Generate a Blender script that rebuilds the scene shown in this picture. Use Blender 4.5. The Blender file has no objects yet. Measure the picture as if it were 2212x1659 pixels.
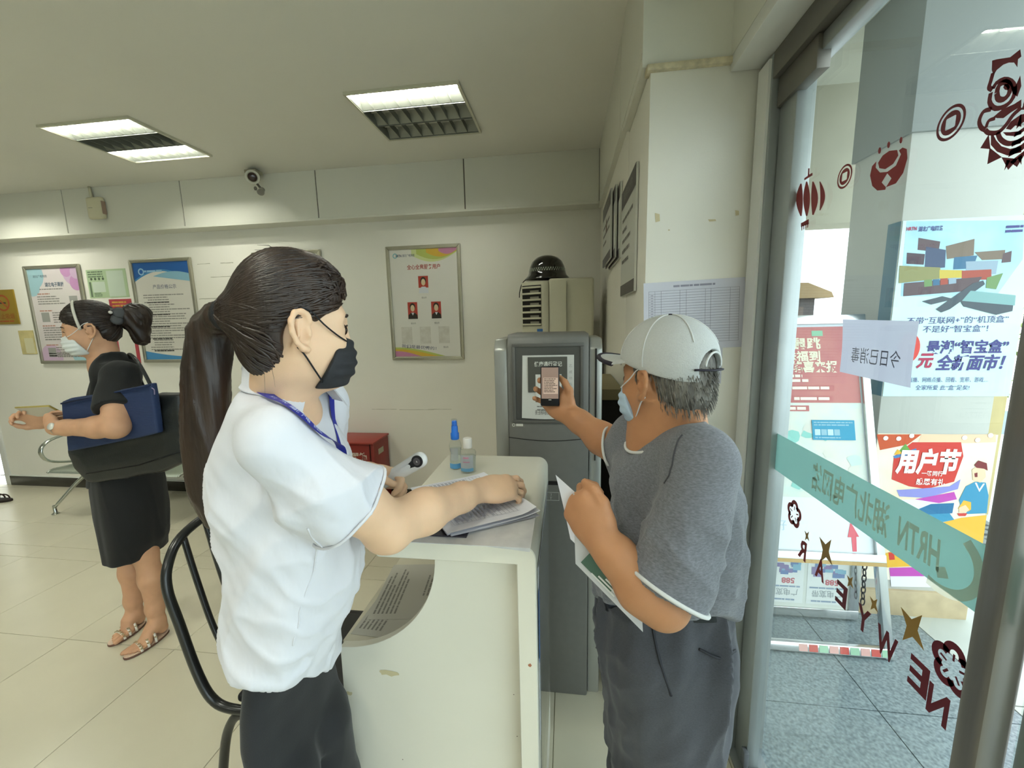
import bpy, bmesh, math, random
import numpy as np
from mathutils import Vector, Matrix
R = math.radians
S = bpy.context.scene
COL = S.collection
# ---------------------------------------------------------------- camera, world, light, exposure
CAM_H = 1.5
FPX = 880.0
YAW, PITCH, ROLL = R(7.73), R(8.7), R(-1.3)
def _axes():
    cy, sy, cp, sp = math.cos(YAW), math.sin(YAW), math.cos(PITCH), math.sin(PITCH)
    f = Vector((-sy*cp, cy*cp, -sp)); r = Vector((cy, sy, 0)); u = r.cross(f)
    return r*math.cos(ROLL)+u*math.sin(ROLL), u*math.cos(ROLL)-r*math.sin(ROLL), f
CR, CU, CF = _axes()
CO = Vector((0, 0, CAM_H))
cam = bpy.data.cameras.new('camera'); camo = bpy.data.objects.new('camera', cam); COL.objects.link(camo)
cam.sensor_width = 36; cam.sensor_fit = 'HORIZONTAL'; cam.lens = 36*FPX/2212; cam.clip_start = .02; cam.clip_end = 300
m = Matrix.Identity(4)
for i in range(3):
    m[i][0] = CR[i]; m[i][1] = CU[i]; m[i][2] = -CF[i]; m[i][3] = CO[i]
camo.matrix_world = m
S.camera = camo
W = bpy.data.worlds.new('sky'); S.world = W; W.use_nodes = True
bg = W.node_tree.nodes['Background']; bg.inputs[0].default_value = (.86, .94, 1, 1); bg.inputs[1].default_value = 2.3
S.view_settings.view_transform = 'Standard'; S.view_settings.look = 'None'; S.view_settings.gamma = 1
S.view_settings.use_curve_mapping = False
S.view_settings.exposure = 0.90
TUBE_POWER = 60
S.cycles.max_bounces = 6; S.cycles.diffuse_bounces = 3; S.cycles.glossy_bounces = 3; S.cycles.transmission_bounces = 4; S.cycles.transparent_max_bounces = 10
S.cycles.use_adaptive_sampling = True; S.cycles.adaptive_threshold = .03; S.cycles.use_light_tree = False

# measuring helpers: where the ray of a pixel meets a plane of the room
def ray(x, y): return CR*((x-1106)/FPX) - CU*((y-829.5)/FPX) + CF
def on(x, y, ax, v):
    d = ray(x, y); return CO + d*((v-CO[ax])/d[ax])
def P(x, y, depth): return on(x, y, 1, depth)
def FL(x, y, z=0.): return on(x, y, 2, z)

# ---------------------------------------------------------------- helpers
def lin(c):
    if isinstance(c, str):
        c = c.lstrip('#'); c = [int(c[i:i+2], 16)/255 for i in (0, 2, 4)]
        return tuple(((x/12.92) if x <= .04045 else ((x+.055)/1.055)**2.4) for x in c)+(1,)
    return tuple(c)+(1,) if len(c) == 3 else tuple(c)
MATS = {}
def mat(name, col, rough=.55, metal=0, var=0, vscale=6, bump=0, bscale=120, spec=.5, emit=0, stretch=(1,1,1), col2=None, coat=0, trans=0, sheen=0, sss=0):
    if name in MATS: return MATS[name]
    M = bpy.data.materials.new(name); M.use_nodes = True; nt = M.node_tree; N = nt.nodes; L = nt.links
    b = N['Principled BSDF']; c = lin(col)
    b.inputs['Base Color'].default_value = c; b.inputs['Roughness'].default_value = rough; b.inputs['Metallic'].default_value = metal
    b.inputs['Specular IOR Level'].default_value = spec
    if coat: b.inputs['Coat Weight'].default_value = coat; b.inputs['Coat Roughness'].default_value = .08
    if sheen: b.inputs['Sheen Weight'].default_value = sheen
    if trans: b.inputs['Transmission Weight'].default_value = trans
    if sss:
        b.inputs['Subsurface Weight'].default_value = sss; b.inputs['Subsurface Radius'].default_value = (.012, .005, .003); b.inputs['Subsurface Scale'].default_value = .6
    if emit: b.inputs['Emission Color'].default_value = c; b.inputs['Emission Strength'].default_value = emit
    if var or bump or col2:
        tc = N.new('ShaderNodeTexCoord'); mp = N.new('ShaderNodeMapping'); mp.inputs['Scale'].default_value = stretch
        L.new(tc.outputs['Object'], mp.inputs['Vector'])
    if var or col2:
        nz = N.new('ShaderNodeTexNoise'); nz.inputs['Scale'].default_value = vscale; nz.inputs['Detail'].default_value = 5
        L.new(mp.outputs[0], nz.inputs['Vector'])
        rp = N.new('ShaderNodeValToRGB'); rp.color_ramp.elements[0].position = .32; rp.color_ramp.elements[1].position = .68
        if col2: ca, cb = lin(col), lin(col2)
        else: ca = tuple(x*(1-var) for x in c[:3])+(1,); cb = tuple(min(1, x*(1+var)) for x in c[:3])+(1,)
        rp.color_ramp.elements[0].color = ca; rp.color_ramp.elements[1].color = cb
        L.new(nz.outputs['Fac'], rp.inputs['Fac']); L.new(rp.outputs[0], b.inputs['Base Color'])
    if bump:
        nb = N.new('ShaderNodeTexNoise'); nb.inputs['Scale'].default_value = bscale; nb.inputs['Detail'].default_value = 4
        L.new(mp.outputs[0], nb.inputs['Vector'])
        bp = N.new('ShaderNodeBump'); bp.inputs['Strength'].default_value = min(1, bump); bp.inputs['Distance'].default_value = .002*max(1, bump)
        L.new(nb.outputs['Fac'], bp.inputs['Height']); L.new(bp.outputs[0], b.inputs['Normal'])
    MATS[name] = M; return M
def ink(hexc, rough=.6): return mat('ink_'+hexc.strip('#'), hexc, rough, spec=.3)
def glassmat(name, tint=(.93, .975, .96), ior=1.45, rough=.0, refl=1.0):
    if name in MATS: return MATS[name]
    M = bpy.data.materials.new(name); M.use_nodes = True; nt = M.node_tree; N = nt.nodes; L = nt.links
    N.remove(N['Principled BSDF']); out = N['Material Output']
    t = N.new('ShaderNodeBsdfTransparent'); t.inputs[0].default_value = tint+(1,)
    g = N.new('ShaderNodeBsdfGlossy'); g.inputs['Roughness'].default_value = rough; g.inputs['Color'].default_value = (refl, refl, refl, 1)
    fr = N.new('ShaderNodeLayerWeight'); fr.inputs[0].default_value = .5
    pw = N.new('ShaderNodeMath'); pw.operation = 'POWER'; pw.inputs[1].default_value = 5; L.new(fr.outputs['Facing'], pw.inputs[0])
    r0 = ((ior-1)/(ior+1))**2; ma = N.new('ShaderNodeMath'); ma.operation = 'MULTIPLY_ADD'; ma.inputs[1].default_value = 1-r0; ma.inputs[2].default_value = r0; L.new(pw.outputs[0], ma.inputs[0])
    mx = N.new('ShaderNodeMixShader'); L.new(ma.outputs[0], mx.inputs[0]); L.new(t.outputs[0], mx.inputs[1]); L.new(g.outputs[0], mx.inputs[2])
    L.new(mx.outputs[0], out.inputs['Surface']); MATS[name] = M; return M

BASE = {}
def _place(o, parent, base):
    COL.objects.link(o)
    if parent is not None:
        o.parent = parent; BASE[o.name] = BASE[parent.name]
    else:
        o.location = base; BASE[o.name] = Vector(base)
def thing(name, label, cat, loc, group=None):
    o = bpy.data.objects.new(name, None); o.empty_display_size = .1
    _place(o, None, Vector(loc)); o['label'] = label; o['category'] = cat
    if group: o['group'] = group
    return o
def tag(o, label, cat, group=None):
    o['label'] = label; o['category'] = cat
    if group: o['group'] = group
    return o
def mkobj(name, verts, faces, material, parent=None, base=None, smooth=False, bevel=0, bseg=2, fmats=None, auto=None):
    V = np.asarray([tuple(v) for v in verts], dtype=float) if not isinstance(verts, np.ndarray) else verts
    if parent is not None: b = np.array(BASE[parent.name])
    else:
        if base is None:
            lo, hi = V.min(0), V.max(0); base = ((lo[0]+hi[0])/2, (lo[1]+hi[1])/2, lo[2])
        b = np.array(base)
    me = bpy.data.meshes.new(name)
    me.from_pydata((V-b).tolist(), [], faces if isinstance(faces, list) else faces.tolist())
    if bevel:
        bm = bmesh.new(); bm.from_mesh(me)
        bmesh.ops.remove_doubles(bm, verts=bm.verts, dist=1e-6)
        es = [e for e in bm.edges if len(e.link_faces) == 2 and e.calc_face_angle(0) > .6]
        bmesh.ops.bevel(bm, geom=es, offset=bevel, segments=bseg, affect='EDGES', profile=.5, clamp_overlap=True)
        bm.to_mesh(me); bm.free()
    for mm in (material if isinstance(material, (list, tuple)) else [material]): me.materials.append(mm)
    if fmats: me.polygons.foreach_set('material_index', fmats)
    if smooth or auto is not None:
        me.polygons.foreach_set('use_smooth', [True]*len(me.polygons))
        if auto is not None: me.set_sharp_from_angle(angle=R(auto))
    elif bevel: 
        me.polygons.foreach_set('use_smooth', [True]*len(me.polygons)); me.set_sharp_from_angle(angle=R(40))
    me.update()
    o = bpy.data.objects.new(name, me); _place(o, parent, base); return o

class Fr:      # a plane in the room: origin, right, up
    def __init__(s, o, u, v):
        s.o = Vector(o); s.u = Vector(u).normalized(); s.v = Vector(v).normalized(); s.n = s.u.cross(s.v)
    def p(s, a, b, c=0.): return s.o + s.u*a + s.v*b + s.n*c
_TX = {}
def _text(sx, off, shear):
    k = (sx, off, shear)
    if k not in _TX:
        c = bpy.data.curves.new('t', 'FONT'); c.body = sx; c.size = 1; c.resolution_u = 2; c.offset = off; c.shear = shear
        o = bpy.data.objects.new('t', c); COL.objects.link(o)
        dg = bpy.context.evaluated_depsgraph_get(); me = bpy.data.meshes.new_from_object(o.evaluated_get(dg))
        v = [(q.co.x, q.co.y) for q in me.vertices]; f = [tuple(q.vertices) for q in me.polygons]
        bpy.data.objects.remove(o); bpy.data.curves.remove(c); bpy.data.meshes.remove(me)
        _TX[k] = (v, f)
    return _TX[k]
class MB:
    def __init__(s): s.v = []; s.f = []; s.fm = []; s.mi = 0
    def add(s, v, f):
        n = len(s.v); s.v += [Vector(q) for q in v]; s.f += [tuple(n+i for i in q) for q in f]; s.fm += [s.mi]*len(f); return s
    def box(s, x0, x1, y0, y1, z0, z1):
        return s.add([(x, y, z) for z in (z0, z1) for y in (y0, y1) for x in (x0, x1)], [(0,2,3,1),(4,5,7,6),(0,1,5,4),(2,6,7,3),(0,4,6,2),(1,3,7,5)])
    def fbox(s, fr, a0, a1, b0, b1, c0, c1):     # box in a frame
        return s.add([fr.p(a, b, c) for c in (c0, c1) for b in (b0, b1) for a in (a0, a1)], [(0,2,3,1),(4,5,7,6),(0,1,5,4),(2,6,7,3),(0,4,6,2),(1,3,7,5)])
    def rect(s, fr, a0, a1, b0, b1, c): return s.add([fr.p(a0, b0, c), fr.p(a1, b0, c), fr.p(a1, b1, c), fr.p(a0, b1, c)], [(0,1,2,3)])
    def poly(s, fr, pts, c): return s.add([fr.p(a, b, c) for a, b in pts], [tuple(range(len(pts)))])
    def prism(s, fr, pts, c0, c1):
        n = len(pts)
        return s.add([fr.p(a, b, c0) for a, b in pts]+[fr.p(a, b, c1) for a, b in pts], [tuple(range(n))[::-1], tuple(range(n, 2*n))]+[(i, (i+1) % n, n+(i+1) % n, n+i) for i in range(n)])
    def disc(s, fr, a, b, r, c, n=24, r2=None, t0=0, t1=2*math.pi):
        r2 = r if r2 is None else r2
        return s.poly(fr, [(a+r*math.cos(t0+(t1-t0)*i/n), b+r2*math.sin(t0+(t1-t0)*i/n)) for i in range(n)], c)
    def ring(s, fr, a, b, r, w, c, n=32, k=1., c1=None):
        v = []
        for i in range(n):
            t = 2*math.pi*i/n
            for q in (r, r-w): v.append(fr.p(a+q*math.cos(t)*k, b+q*math.sin(t), c))
        return s.add(v, [(2*i, 2*((i+1) % n), 2*((i+1) % n)+1, 2*i+1) for i in range(n)])
    def tube(s, pts, r, seg=8, cap=True, flat=1., up=None):
        pts = [Vector(p) for p in pts]; n = len(pts)
        rr = list(r) if isinstance(r, (list, tuple, np.ndarray)) else [r]*n
        base = len(s.v); v = []; f = []; prev = None
        for i, p in enumerate(pts):
            t = (pts[min(i+1, n-1)]-pts[max(i-1, 0)]).normalized()
            if prev is None:
                q = Vector(up) if up is not None else (Vector((0,0,1)) if abs(t.z) < .9 else Vector((1,0,0)))
                a = (q - t*q.dot(t)).normalized()
            else: a = (prev - t*prev.dot(t)).normalized()
            prev = a; b = t.cross(a)
            for k in range(seg):
                th = 2*math.pi*k/seg; v.append(p + a*(math.cos(th)*rr[i]*flat) + b*(math.sin(th)*rr[i]))
        for i in range(n-1):
            for k in range(seg):
                k2 = (k+1) % seg; f.append((i*seg+k, i*seg+k2, (i+1)*seg+k2, (i+1)*seg+k))
        if cap: f.append(tuple(range(seg))[::-1]); f.append(tuple((n-1)*seg+k for k in range(seg)))
        return s.add(v, f)
    def lathe(s, prof, o, ax=(0,0,1), seg=24, sx=1., ref=None):
        ax = Vector(ax).normalized(); q = Vector(ref) if ref else (Vector((1,0,0)) if abs(ax.x) < .9 else Vector((0,1,0)))
        a = (q-ax*q.dot(ax)).normalized(); b = ax.cross(a); o = Vector(o); v = []; f = []; n = len(prof)
        for r, h in prof:
            for k in range(seg):
                t = 2*math.pi*k/seg; v.append(o+ax*h+a*(r*math.cos(t)*sx)+b*(r*math.sin(t)))
        for i in range(n-1):
            for k in range(seg):
                k2 = (k+1) % seg; f.append((i*seg+k, i*seg+k2, (i+1)*seg+k2, (i+1)*seg+k))
        f.append(tuple(range(seg))[::-1]); f.append(tuple((n-1)*seg+k for k in range(seg)))
        return s.add(v, f)
    def grid(s, rows, closed=False):              # rows of points -> quads
        n = len(rows[0]); v = [p for r_ in rows for p in r_]; f = []
        for i in range(len(rows)-1):
            for k in range(n if closed else n-1):
                k2 = (k+1) % n; f.append((i*n+k, i*n+k2, (i+1)*n+k2, (i+1)*n+k))
        return s.add(v, f)
    def text(s, tx, fr, a, b, h, c=.0006, align='C', w=None, bold=0., mirror=False, rot=0., shear=0.):
        v, f = _text(tx, bold, shear)
        if not v: return s
        x0 = min(q[0] for q in v); x1 = max(q[0] for q in v); k = h/.86; kx = k
        if w: kx = w/(x1-x0)
        ox = {'C': (x0+x1)/2, 'L': x0, 'R': x1}[align]; cr, sr = math.cos(rot), math.sin(rot)
        out = []
        for x, y in v:
            xx = (x-ox)*kx*(-1 if mirror else 1); yy = (y-.38)*k
            out.append(fr.p(a+xx*cr-yy*sr, b+xx*sr+yy*cr, c))
        return s.add(out, f)
    def lines(s, fr, a0, a1, b, n, pitch, h, c=.0006, seed=0, fill=(.55, 1.), indent=0.):   # rows of small print too fine to read
        rd = random.Random(seed)
        for i in range(n):
            x = a0+(indent if rd.random() < .4 else 0); e = a0+(a1-a0)*rd.uniform(*fill)
            while x < e-.002:
                wd = min(rd.uniform(1.5, 6)*h, e-x); s.rect(fr, x, x+wd, b-i*pitch-h, b-i*pitch, c); x += wd+h*rd.uniform(.25, .6)
        return s
    def split(s, name, mats, parent):           # every connected piece becomes a part of its own
        par = list(range(len(s.v)))
        def fd(a):
            while par[a] != a: par[a] = par[par[a]]; a = par[a]
            return a
        for f in s.f:
            for q in f[1:]: par[fd(q)] = fd(f[0])
        g_ = {}
        for f, m_ in zip(s.f, s.fm): g_.setdefault(fd(f[0]), []).append((f, m_))
        for fs in g_.values():
            ids = sorted({q for f, _ in fs for q in f}); ix = {q: i for i, q in enumerate(ids)}
            mkobj(name, [s.v[q] for q in ids], [tuple(ix[q] for q in f) for f, _ in fs], mats[fs[0][1]] if isinstance(mats, (list, tuple)) else mats, parent)
    def build(s, name, material, parent=None, **k):
        multi = isinstance(material, (list, tuple))
        return mkobj(name, s.v, s.f, material, parent, fmats=s.fm if multi else None, **k)
def struct(o): o['kind'] = 'structure'; return o
def bez(pts, n=24):              # smooth path through points (Catmull-Rom)
    pts = [Vector(p) for p in pts]; q = [pts[0]*2-pts[1]]+pts+[pts[-1]*2-pts[-2]]; out = []
    m_ = len(pts)-1
    for i in range(n+1):
        t = i/n*m_; k = min(int(t), m_-1); t -= k; a, b, c, d = q[k:k+4]
        out.append(.5*((2*b)+(c-a)*t+(2*a-5*b+4*c-d)*t*t+(3*b-a-3*c+d)*t**3))
    return out
# ---------------------------------------------------------------- the setting
YB = 3.19; XR = .25; YP = 1.388; XG = .60; ZC = 2.66; YF = 3.05; ZF = 2.303
M_WALL = mat('wall_paint', '#efece0', .75, var=.025, vscale=1.5, bump=.12, bscale=180)
M_CEIL = mat('ceiling_paint', '#e9e7dc', .8, var=.02, vscale=1.2, bump=.08, bscale=150)
M_FASC = mat('fascia_panel_paint', '#e0dfd2', .5, var=.02, vscale=1.5)
M_TILE = mat('floor_tile_glaze', '#d8d2bb', .24, var=.035, vscale=2.5, spec=.45)
M_GROUT = mat('floor_grout', '#8d8868', .8)
M_BLACKTILE = mat('black_skirting', '#232019', .25)
M_ALU = mat('grey_aluminium', '#a3a8a8', .38, metal=.65, var=.04, vscale=9)
M_ALUD = mat('dark_aluminium', '#77736c', .42, metal=.6, var=.05, vscale=9)
M_GREYP = mat('header_grey', '#73716a', .6)
M_WHITEP = mat('white_trim_paint', '#e4e4de', .5, var=.02)
g = MB().box(-9, XG+.05, -4, YB, -.06, -.003).build('floor', M_GROUT); struct(g)
tx = [-.05-.598*i for i in range(-2, 16)]; tx = sorted(tx); ty = [-1.51, -.91, -.31, .29, .89, 1.49, 2.09, 2.22, 2.52, 3.12, YB]
shared = {}
for i in range(len(tx)-1):
    for j in range(len(ty)-1):
        x0, x1, y0, y1 = tx[i]+.0012, min(tx[i+1]-.0012, XG+.04), ty[j]+.0012, ty[j+1]-.0012
        if x1-x0 < .01: continue
        k = (round(x1-x0, 3), round(y1-y0, 3))
        if k not in shared:
            t = MB().box(0, x1-x0, 0, y1-y0, -.004, 0).build('tile', M_TILE, g, bevel=.0008, bseg=1)
            shared[k] = t.data
            v = np.zeros(len(t.data.vertices)*3); t.data.vertices.foreach_get('co', v); v = v.reshape(-1, 3)+np.array(BASE[g.name]); t.data.vertices.foreach_set('co', v.ravel())
        else:
            t = bpy.data.objects.new('tile', shared[k]); _place(t, g, None)
        t.location = Vector((x0, y0, 0))-BASE[g.name]
struct(MB().box(-9, XG+.06, -4, YB+.15, ZC, ZC+.12).build('ceiling', M_CEIL))
wb = struct(MB().box(-5.5, XR+.2, YB, YB+.15, 0, ZC).build('wall_back', M_WALL))
struct(MB().box(-9, -5.9, YB+1.2, YB+1.35, 0, ZC).build('wall_alcove', M_WALL))
struct(MB().box(-9.15, -9, -4, YB+1.35, 0, ZC).build('wall_left', M_WALL))
struct(MB().box(-9, XG, -4.15, -4, 0, ZC).build('wall_front', M_WALL))
struct(MB().box(-5.56, -5.5, YB-.012, YB+.16, 0, 2.1).build('trim_1', M_WHITEP, bevel=.003))
struct(MB().box(-5.9, -5.56, YB+.02, YB+.15, 2.1, ZC).build('wall_lintel', M_WALL))
struct(MB().box(-9, -5.86, YB, YB+.15, 0, ZC).build('wall_back_far', M_WALL))
struct(MB().box(-5.5, XR, YB-.014, YB, 0, .098).build('baseboard_back', M_BLACKTILE, bevel=.002))
struct(MB().box(-5.6, XR, YB-.018, YB, .098, .104).build('trim_2', M_WHITEP))
# wall marks: old tape, scuffs and a rusty stain
mk = MB(); fw_ = Fr((0, YB, 0), (1,0,0), (0,0,1)); rd = random.Random(4)
for (px, py, w, h) in ((440, 570, .12, .006), (490, 568, .12, .008), (478, 598, .20, .006), (455, 645, .22, .008), (900, 885, .3, .004), (950, 884, .2, .004), (830, 884, .22, .005)):
    q = P(px, py, YB); n = 7
    pts = [(q.x-w/2+w*i/n, q.z+h*rd.uniform(.2, .6)) for i in range(n+1)]+[(q.x+w/2-w*i/n, q.z-h*rd.uniform(.2, .6)) for i in range(n+1)]
    mk.poly(fw_, pts, .0008)
mk.split('wall_scuff', mat('scuff', '#b9b6a4', .8), wb)
# fascia boxes along the ceiling, built of panels with open joints
def fascia(name, fr, edges, z0, z1, depth, parentname):
    core = struct(MB().fbox(fr, edges[0], edges[-1], z0+.004, z1, -depth, -.006).build(name, mat('fascia_joint', '#6f6a60', .8)))
    for a, b in zip(edges[:-1], edges[1:]):
        MB().fbox(fr, a+.004, b-.004, z0, z1, -.012, 0).build('fascia_panel', M_FASC, core, bevel=.0015, bseg=1)
    MB().fbox(fr, edges[0], edges[-1], z0-.004, z0+.012, -depth, .004).build('edge_trim', M_FASC, core, bevel=.001, bseg=1)
    return core
j = [P(x, y, YF).x for x, y in ((140, 460), (393, 440), (684, 420), (1003, 400))]
st = j[1]-j[0]
fascia('trim_fascia_back', Fr((0, YF, 0), (1,0,0), (0,0,1)), [-9, j[0]-3*st, j[0]-2*st, j[0]-st]+j+[XR-.02], ZF, ZC, YB-YF, None)
fascia('trim_fascia_right', Fr((XR-.022, 0, 0), (0,-1,0), (0,0,1)), [-YF, -1.93, -YP-.006], ZF-.03, ZC, .05, None)
# right wall and pillar
struct(MB().box(XR, XR+.14, YP+.42, YB+.15, 0, ZC).build('wall_right', M_WALL))
struct(MB().box(XR, .585, YP, YP+.42, 0, 2.236).build('wall_pillar', M_WALL, bevel=.003))
struct(MB().box(XR-.024, .475, YP-.002, YP+.42, 2.24, ZC).build('wall_pillar_head', M_FASC))
struct(MB().box(XR-.012, .59, YP-.016, YP+.03, 2.224, 2.242).build('trim_3', mat('caulk', '#cfc4a4', .8, var=.2, vscale=40), bevel=.003))
# header beam over the glass front
struct(MB().box(.475, .56, -4, YP, 2.245, ZC).build('wall_header', M_FASC))
struct(MB().box(.475, .565, -4, YP, 2.205, 2.245).build('trim_4', M_WHITEP, bevel=.003))
struct(MB().box(.56, .70, -4, YP+.02, 2.2, ZC).build('wall_header_core', M_GREYP))
# tape marks on the pillar
mk = MB(); fp = Fr((0, YP, 0), (1,0,0), (0,0,1))
for px, py, w, h in ((1420, 470, .016, .028), (1538, 476, .024, .007), (1445, 497, .006, .004), (1592, 460, .012, .016)):
    q = P(px, py, YP); mk.poly(fp, [(q.x-w/2, q.z+h/2), (q.x-w/3, q.z-h/2), (q.x+w/2, q.z-h*.4), (q.x+w/2.5, q.z+h*.35)], .0008)
mk.split('tape_mark', mat('old_tape', '#cdbf98', .6), bpy.data.objects['wall_pillar'])
# ---------------------------------------------------------------- glass front
M_GLASS = glassmat('door_glass')
FG = Fr((XG, 0, 0), (0,1,0), (0,0,1))           # a = y, b = z, c = towards outside
def PXF(fr, pts):
    out = []
    for x, y in pts:
        d = ray(x, y); t = (fr.o-CO).dot(fr.n)/d.dot(fr.n); q = CO+d*t-fr.o; out.append((q.dot(fr.u), q.dot(fr.v)))
    return out
struct(MB().box(.555, .645, 1.302, YP, 0, 2.2).build('door_jamb', M_ALU, bevel=.003))
MB().box(.548, .556, 1.31, 1.375, 0, 2.19).build('jamb_strip', M_WHITEP, bpy.data.objects['door_jamb'])
struct(MB().box(.556, .66, -4, YP, 2.135, 2.2).build('trim_5', M_ALUD, bevel=.003))
d1 = struct(MB().box(.597, .604, .60, 1.23, .03, 2.12).build('door_1', M_GLASS))
MB().box(.578, .624, 1.214, 1.298, .012, 2.134).build('stile', M_ALU, d1, bevel=.003)
MB().box(.582, .622, .578, .617, .012, 2.134).build('stile', mat('steel_stile', '#8f8a84', .3, metal=.6, var=.06, vscale=12, stretch=(8,8,.3)), d1, bevel=.008)
MB().box(.580, .622, .617, 1.214, 2.098, 2.134).build('rail', M_ALU, d1, bevel=.003)
MB().box(.580, .622, .617, 1.214, .012, .045).build('rail', M_ALU, d1, bevel=.003)
MB().box(.564, .58, 1.2, 1.225, .05, .11).build('door_stop', mat('grey_rubber', '#5c5f63', .6), d1, bevel=.003)
MB().box(.57, .60, 1.12, 1.30, 2.06, 2.134).build('closer_bracket', M_ALUD, d1, bevel=.002)
struct(MB().box(.555, .66, -4, YP, 0, .012).build('trim_threshold', M_ALU, bevel=.002))
d2 = struct(MB().box(.617, .624, -.45, .57, .03, 2.14).build('door_2', M_GLASS))
MB().box(.624, .645, .556, .576, .012, 2.134).build('stile', M_ALU, d2, bevel=.003)
MB().box(.600, .64, -.5, -.42, .012, 2.134).build('stile', M_ALU, d2, bevel=.003)
w1 = struct(MB().box(.60, .607, -4, -.5, .03, 2.14).build('window_1', M_GLASS))
for yy in (-1.6, -2.8, -3.95): MB().box(.575, .63, yy, yy+.06, .012, 2.134).build('mullion', M_ALU, w1, bevel=.003)
# --- stickers on the inside of the door glass
M_RED = mat('sticker_red', '#8c2227', .5)
M_REDD = mat('sticker_maroon', '#6a1a28', .5)
M_GOLD = mat('sticker_gold', '#a07c3a', .45)
CI = -.0042
def ribbon(mb, pts, w, c=CI, n=20):       # a stroke of constant width on the glass
    q = bez([Vector((a, b, 0)) for a, b in pts], n); L_, R_ = [], []
    for i, p in enumerate(q):
        t = (q[min(i+1, n)]-q[max(i-1, 0)]); t = t.normalized() if t.length > 0 else Vector((1,0,0)); nn = Vector((-t.y, t.x, 0))
        L_.append(FG.p(*(p+nn*w/2)[:2], c)); R_.append(FG.p(*(p-nn*w/2)[:2], c))
    mb.grid([L_, R_])
def G(pts): return PXF(FG, pts)
def c2(pts): return G([(1640+.2893*x, .2893*y) for x, y in pts])
# lantern
mb = MB()
for cx, w, y0, y1, bow in ((283, 34, 1432, 1612, -26), (328, 52, 1370, 1612, -14), (368, 52, 1355, 1612, 0), (412, 52, 1355, 1604, 16), (463, 36, 1355, 1570, 26)):
    n = 8; l = []; r_ = []
    for i in range(n+1):
        t = i/n; s_ = math.sin(math.pi*(.06+.88*t)); yy = y0+(y1-y0)*t+ (0 if cx < 300 else 0)
        l.append((cx+bow*s_-w/2*s_, yy)); r_.append((cx+bow*s_+w/2*s_, yy))
    mb.poly(FG, c2(l+r_[::-1]), CI)
mb.poly(FG, c2([(350,1330),(376,1312),(380,1256),(390,1256),(388,1302),(412,1288),(412,1308),(350,1346)]), CI)
mb.poly(FG, G([(1734,482),(1751,473),(1751,484),(1734,490)]), CI)
for i in range(4): mb.poly(FG, G([(1735+i*4.3, 488-i*2), (1737.2+i*4.3, 487-i*2), (1736.5+i*4.3, 497-i*2), (1735+i*4.3, 498-i*2)]), CI)
tag(mb.build('lantern_sticker', M_RED), 'red round lantern sticker on the glass door nearest the white pillar', 'sticker')
def coin(px, py, ry, m_, lab):
    a, b = G([(px, py)])[0]; r = (G([(px, py-ry)])[0][1]-b); mb = MB()
    mb.ring(FG, a, b, r, r*.17, CI, 36)
    n = 36; v = []
    for i in range(n):
        t = 2*math.pi*i/n; cs, sn = math.cos(t), math.sin(t); k = .34*r/max(abs(cs), abs(sn))
        v += [FG.p(a+.68*r*cs, b+.68*r*sn, CI), FG.p(a+k*cs, b+k*sn, CI)]
    mb.add(v, [(2*i, 2*((i+1) % n), 2*((i+1) % n)+1, 2*i+1) for i in range(n)])
    tag(mb.build('coin_sticker', m_), lab, 'sticker', 'coin stickers on the glass door')
coin(1829, 381, 24.6, M_RED, 'small red coin sticker between the lantern and the ingot stickers')
coin(2060, 265, 35, M_REDD, 'larger dark red coin sticker beside the lion head sticker')
mb = MB()
mb.poly(FG, c2([(845,1310),(860,1240),(893,1203),(888,1250),(920,1287),(975,1282),(1040,1235),(1078,1150),(1062,1122),(1090,1100),(1122,1112),(1127,1180),(1095,1290),(1040,1368),(965,1397),(1006,1330),(975,1293),(933,1362),(965,1397),(960,1416),(900,1422),(862,1388)]), CI)
mb.poly(FG, c2([(905,1215),(940,1160),(990,1125),(1050,1118),(1058,1160),(1020,1222),(960,1262),(915,1255)]), CI)
for x, y in ((917,1123),(985,1080),(1078,1045)):
    mb.poly(FG, c2([(x+11*math.cos(t)+ 3*math.sin(t), y-25*math.sin(t)) for t in [i*math.pi/6 for i in range(12)]]), CI)
tag(mb.build('ingot_sticker', M_RED), 'red ingot sticker with three drops above it on the glass door', 'sticker')
# lion head, mirrored about its own middle
mb = MB(); am = G([(2214, 240)])[0][0]
def both(pts, w=None):
    for s_ in (0, 1):
        q = [(2*am-a, b) if s_ else (a, b) for a, b in c2(pts)]
        if w: ribbon(mb, q, w)
        else: mb.poly(FG, q, CI)
both([(1765,450),(1800,440),(1900,425),(1977,365),(1985,420),(1960,440),(1955,500),(1930,465),(1890,465),(1850,480),(1800,520),(1775,560),(1762,520)])
both([(1772,540),(1755,600),(1742,650),(1768,668)], .006)
both([(1770,660),(1800,615),(1860,590),(1920,620),(1935,690),(1900,760),(1840,800),(1780,805),(1745,760),(1755,690)], .0062)
both([(1800,690),(1815,640),(1860,610),(1900,640),(1890,700),(1850,740),(1810,735),(1800,690)], .007)
both([(1848,650),(1860,625),(1885,622),(1900,650),(1885,672),(1860,668)])
both([(1905,650),(1940,640),(1977,560),(1985,640),(1955,720),(1925,700)])
both([(1775,870),(1840,815),(1930,775),(1985,740),(1985,790),(1910,835),(1850,880),(1800,880)])
both([(1760,812),(1700,832),(1668,900),(1682,950),(1712,968)], .006)
both([(1712,968),(1740,990),(1810,985),(1870,930),(1920,860),(1985,800)], .006)
both([(1790,880),(1740,900),(1718,950)], .005)
both([(1868,960),(1905,905),(1985,850),(1985,945),(1940,935),(1905,968)])
both([(1845,985),(1900,985),(1985,975),(1985,1000),(1930,1015),(1870,1010)])
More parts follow.
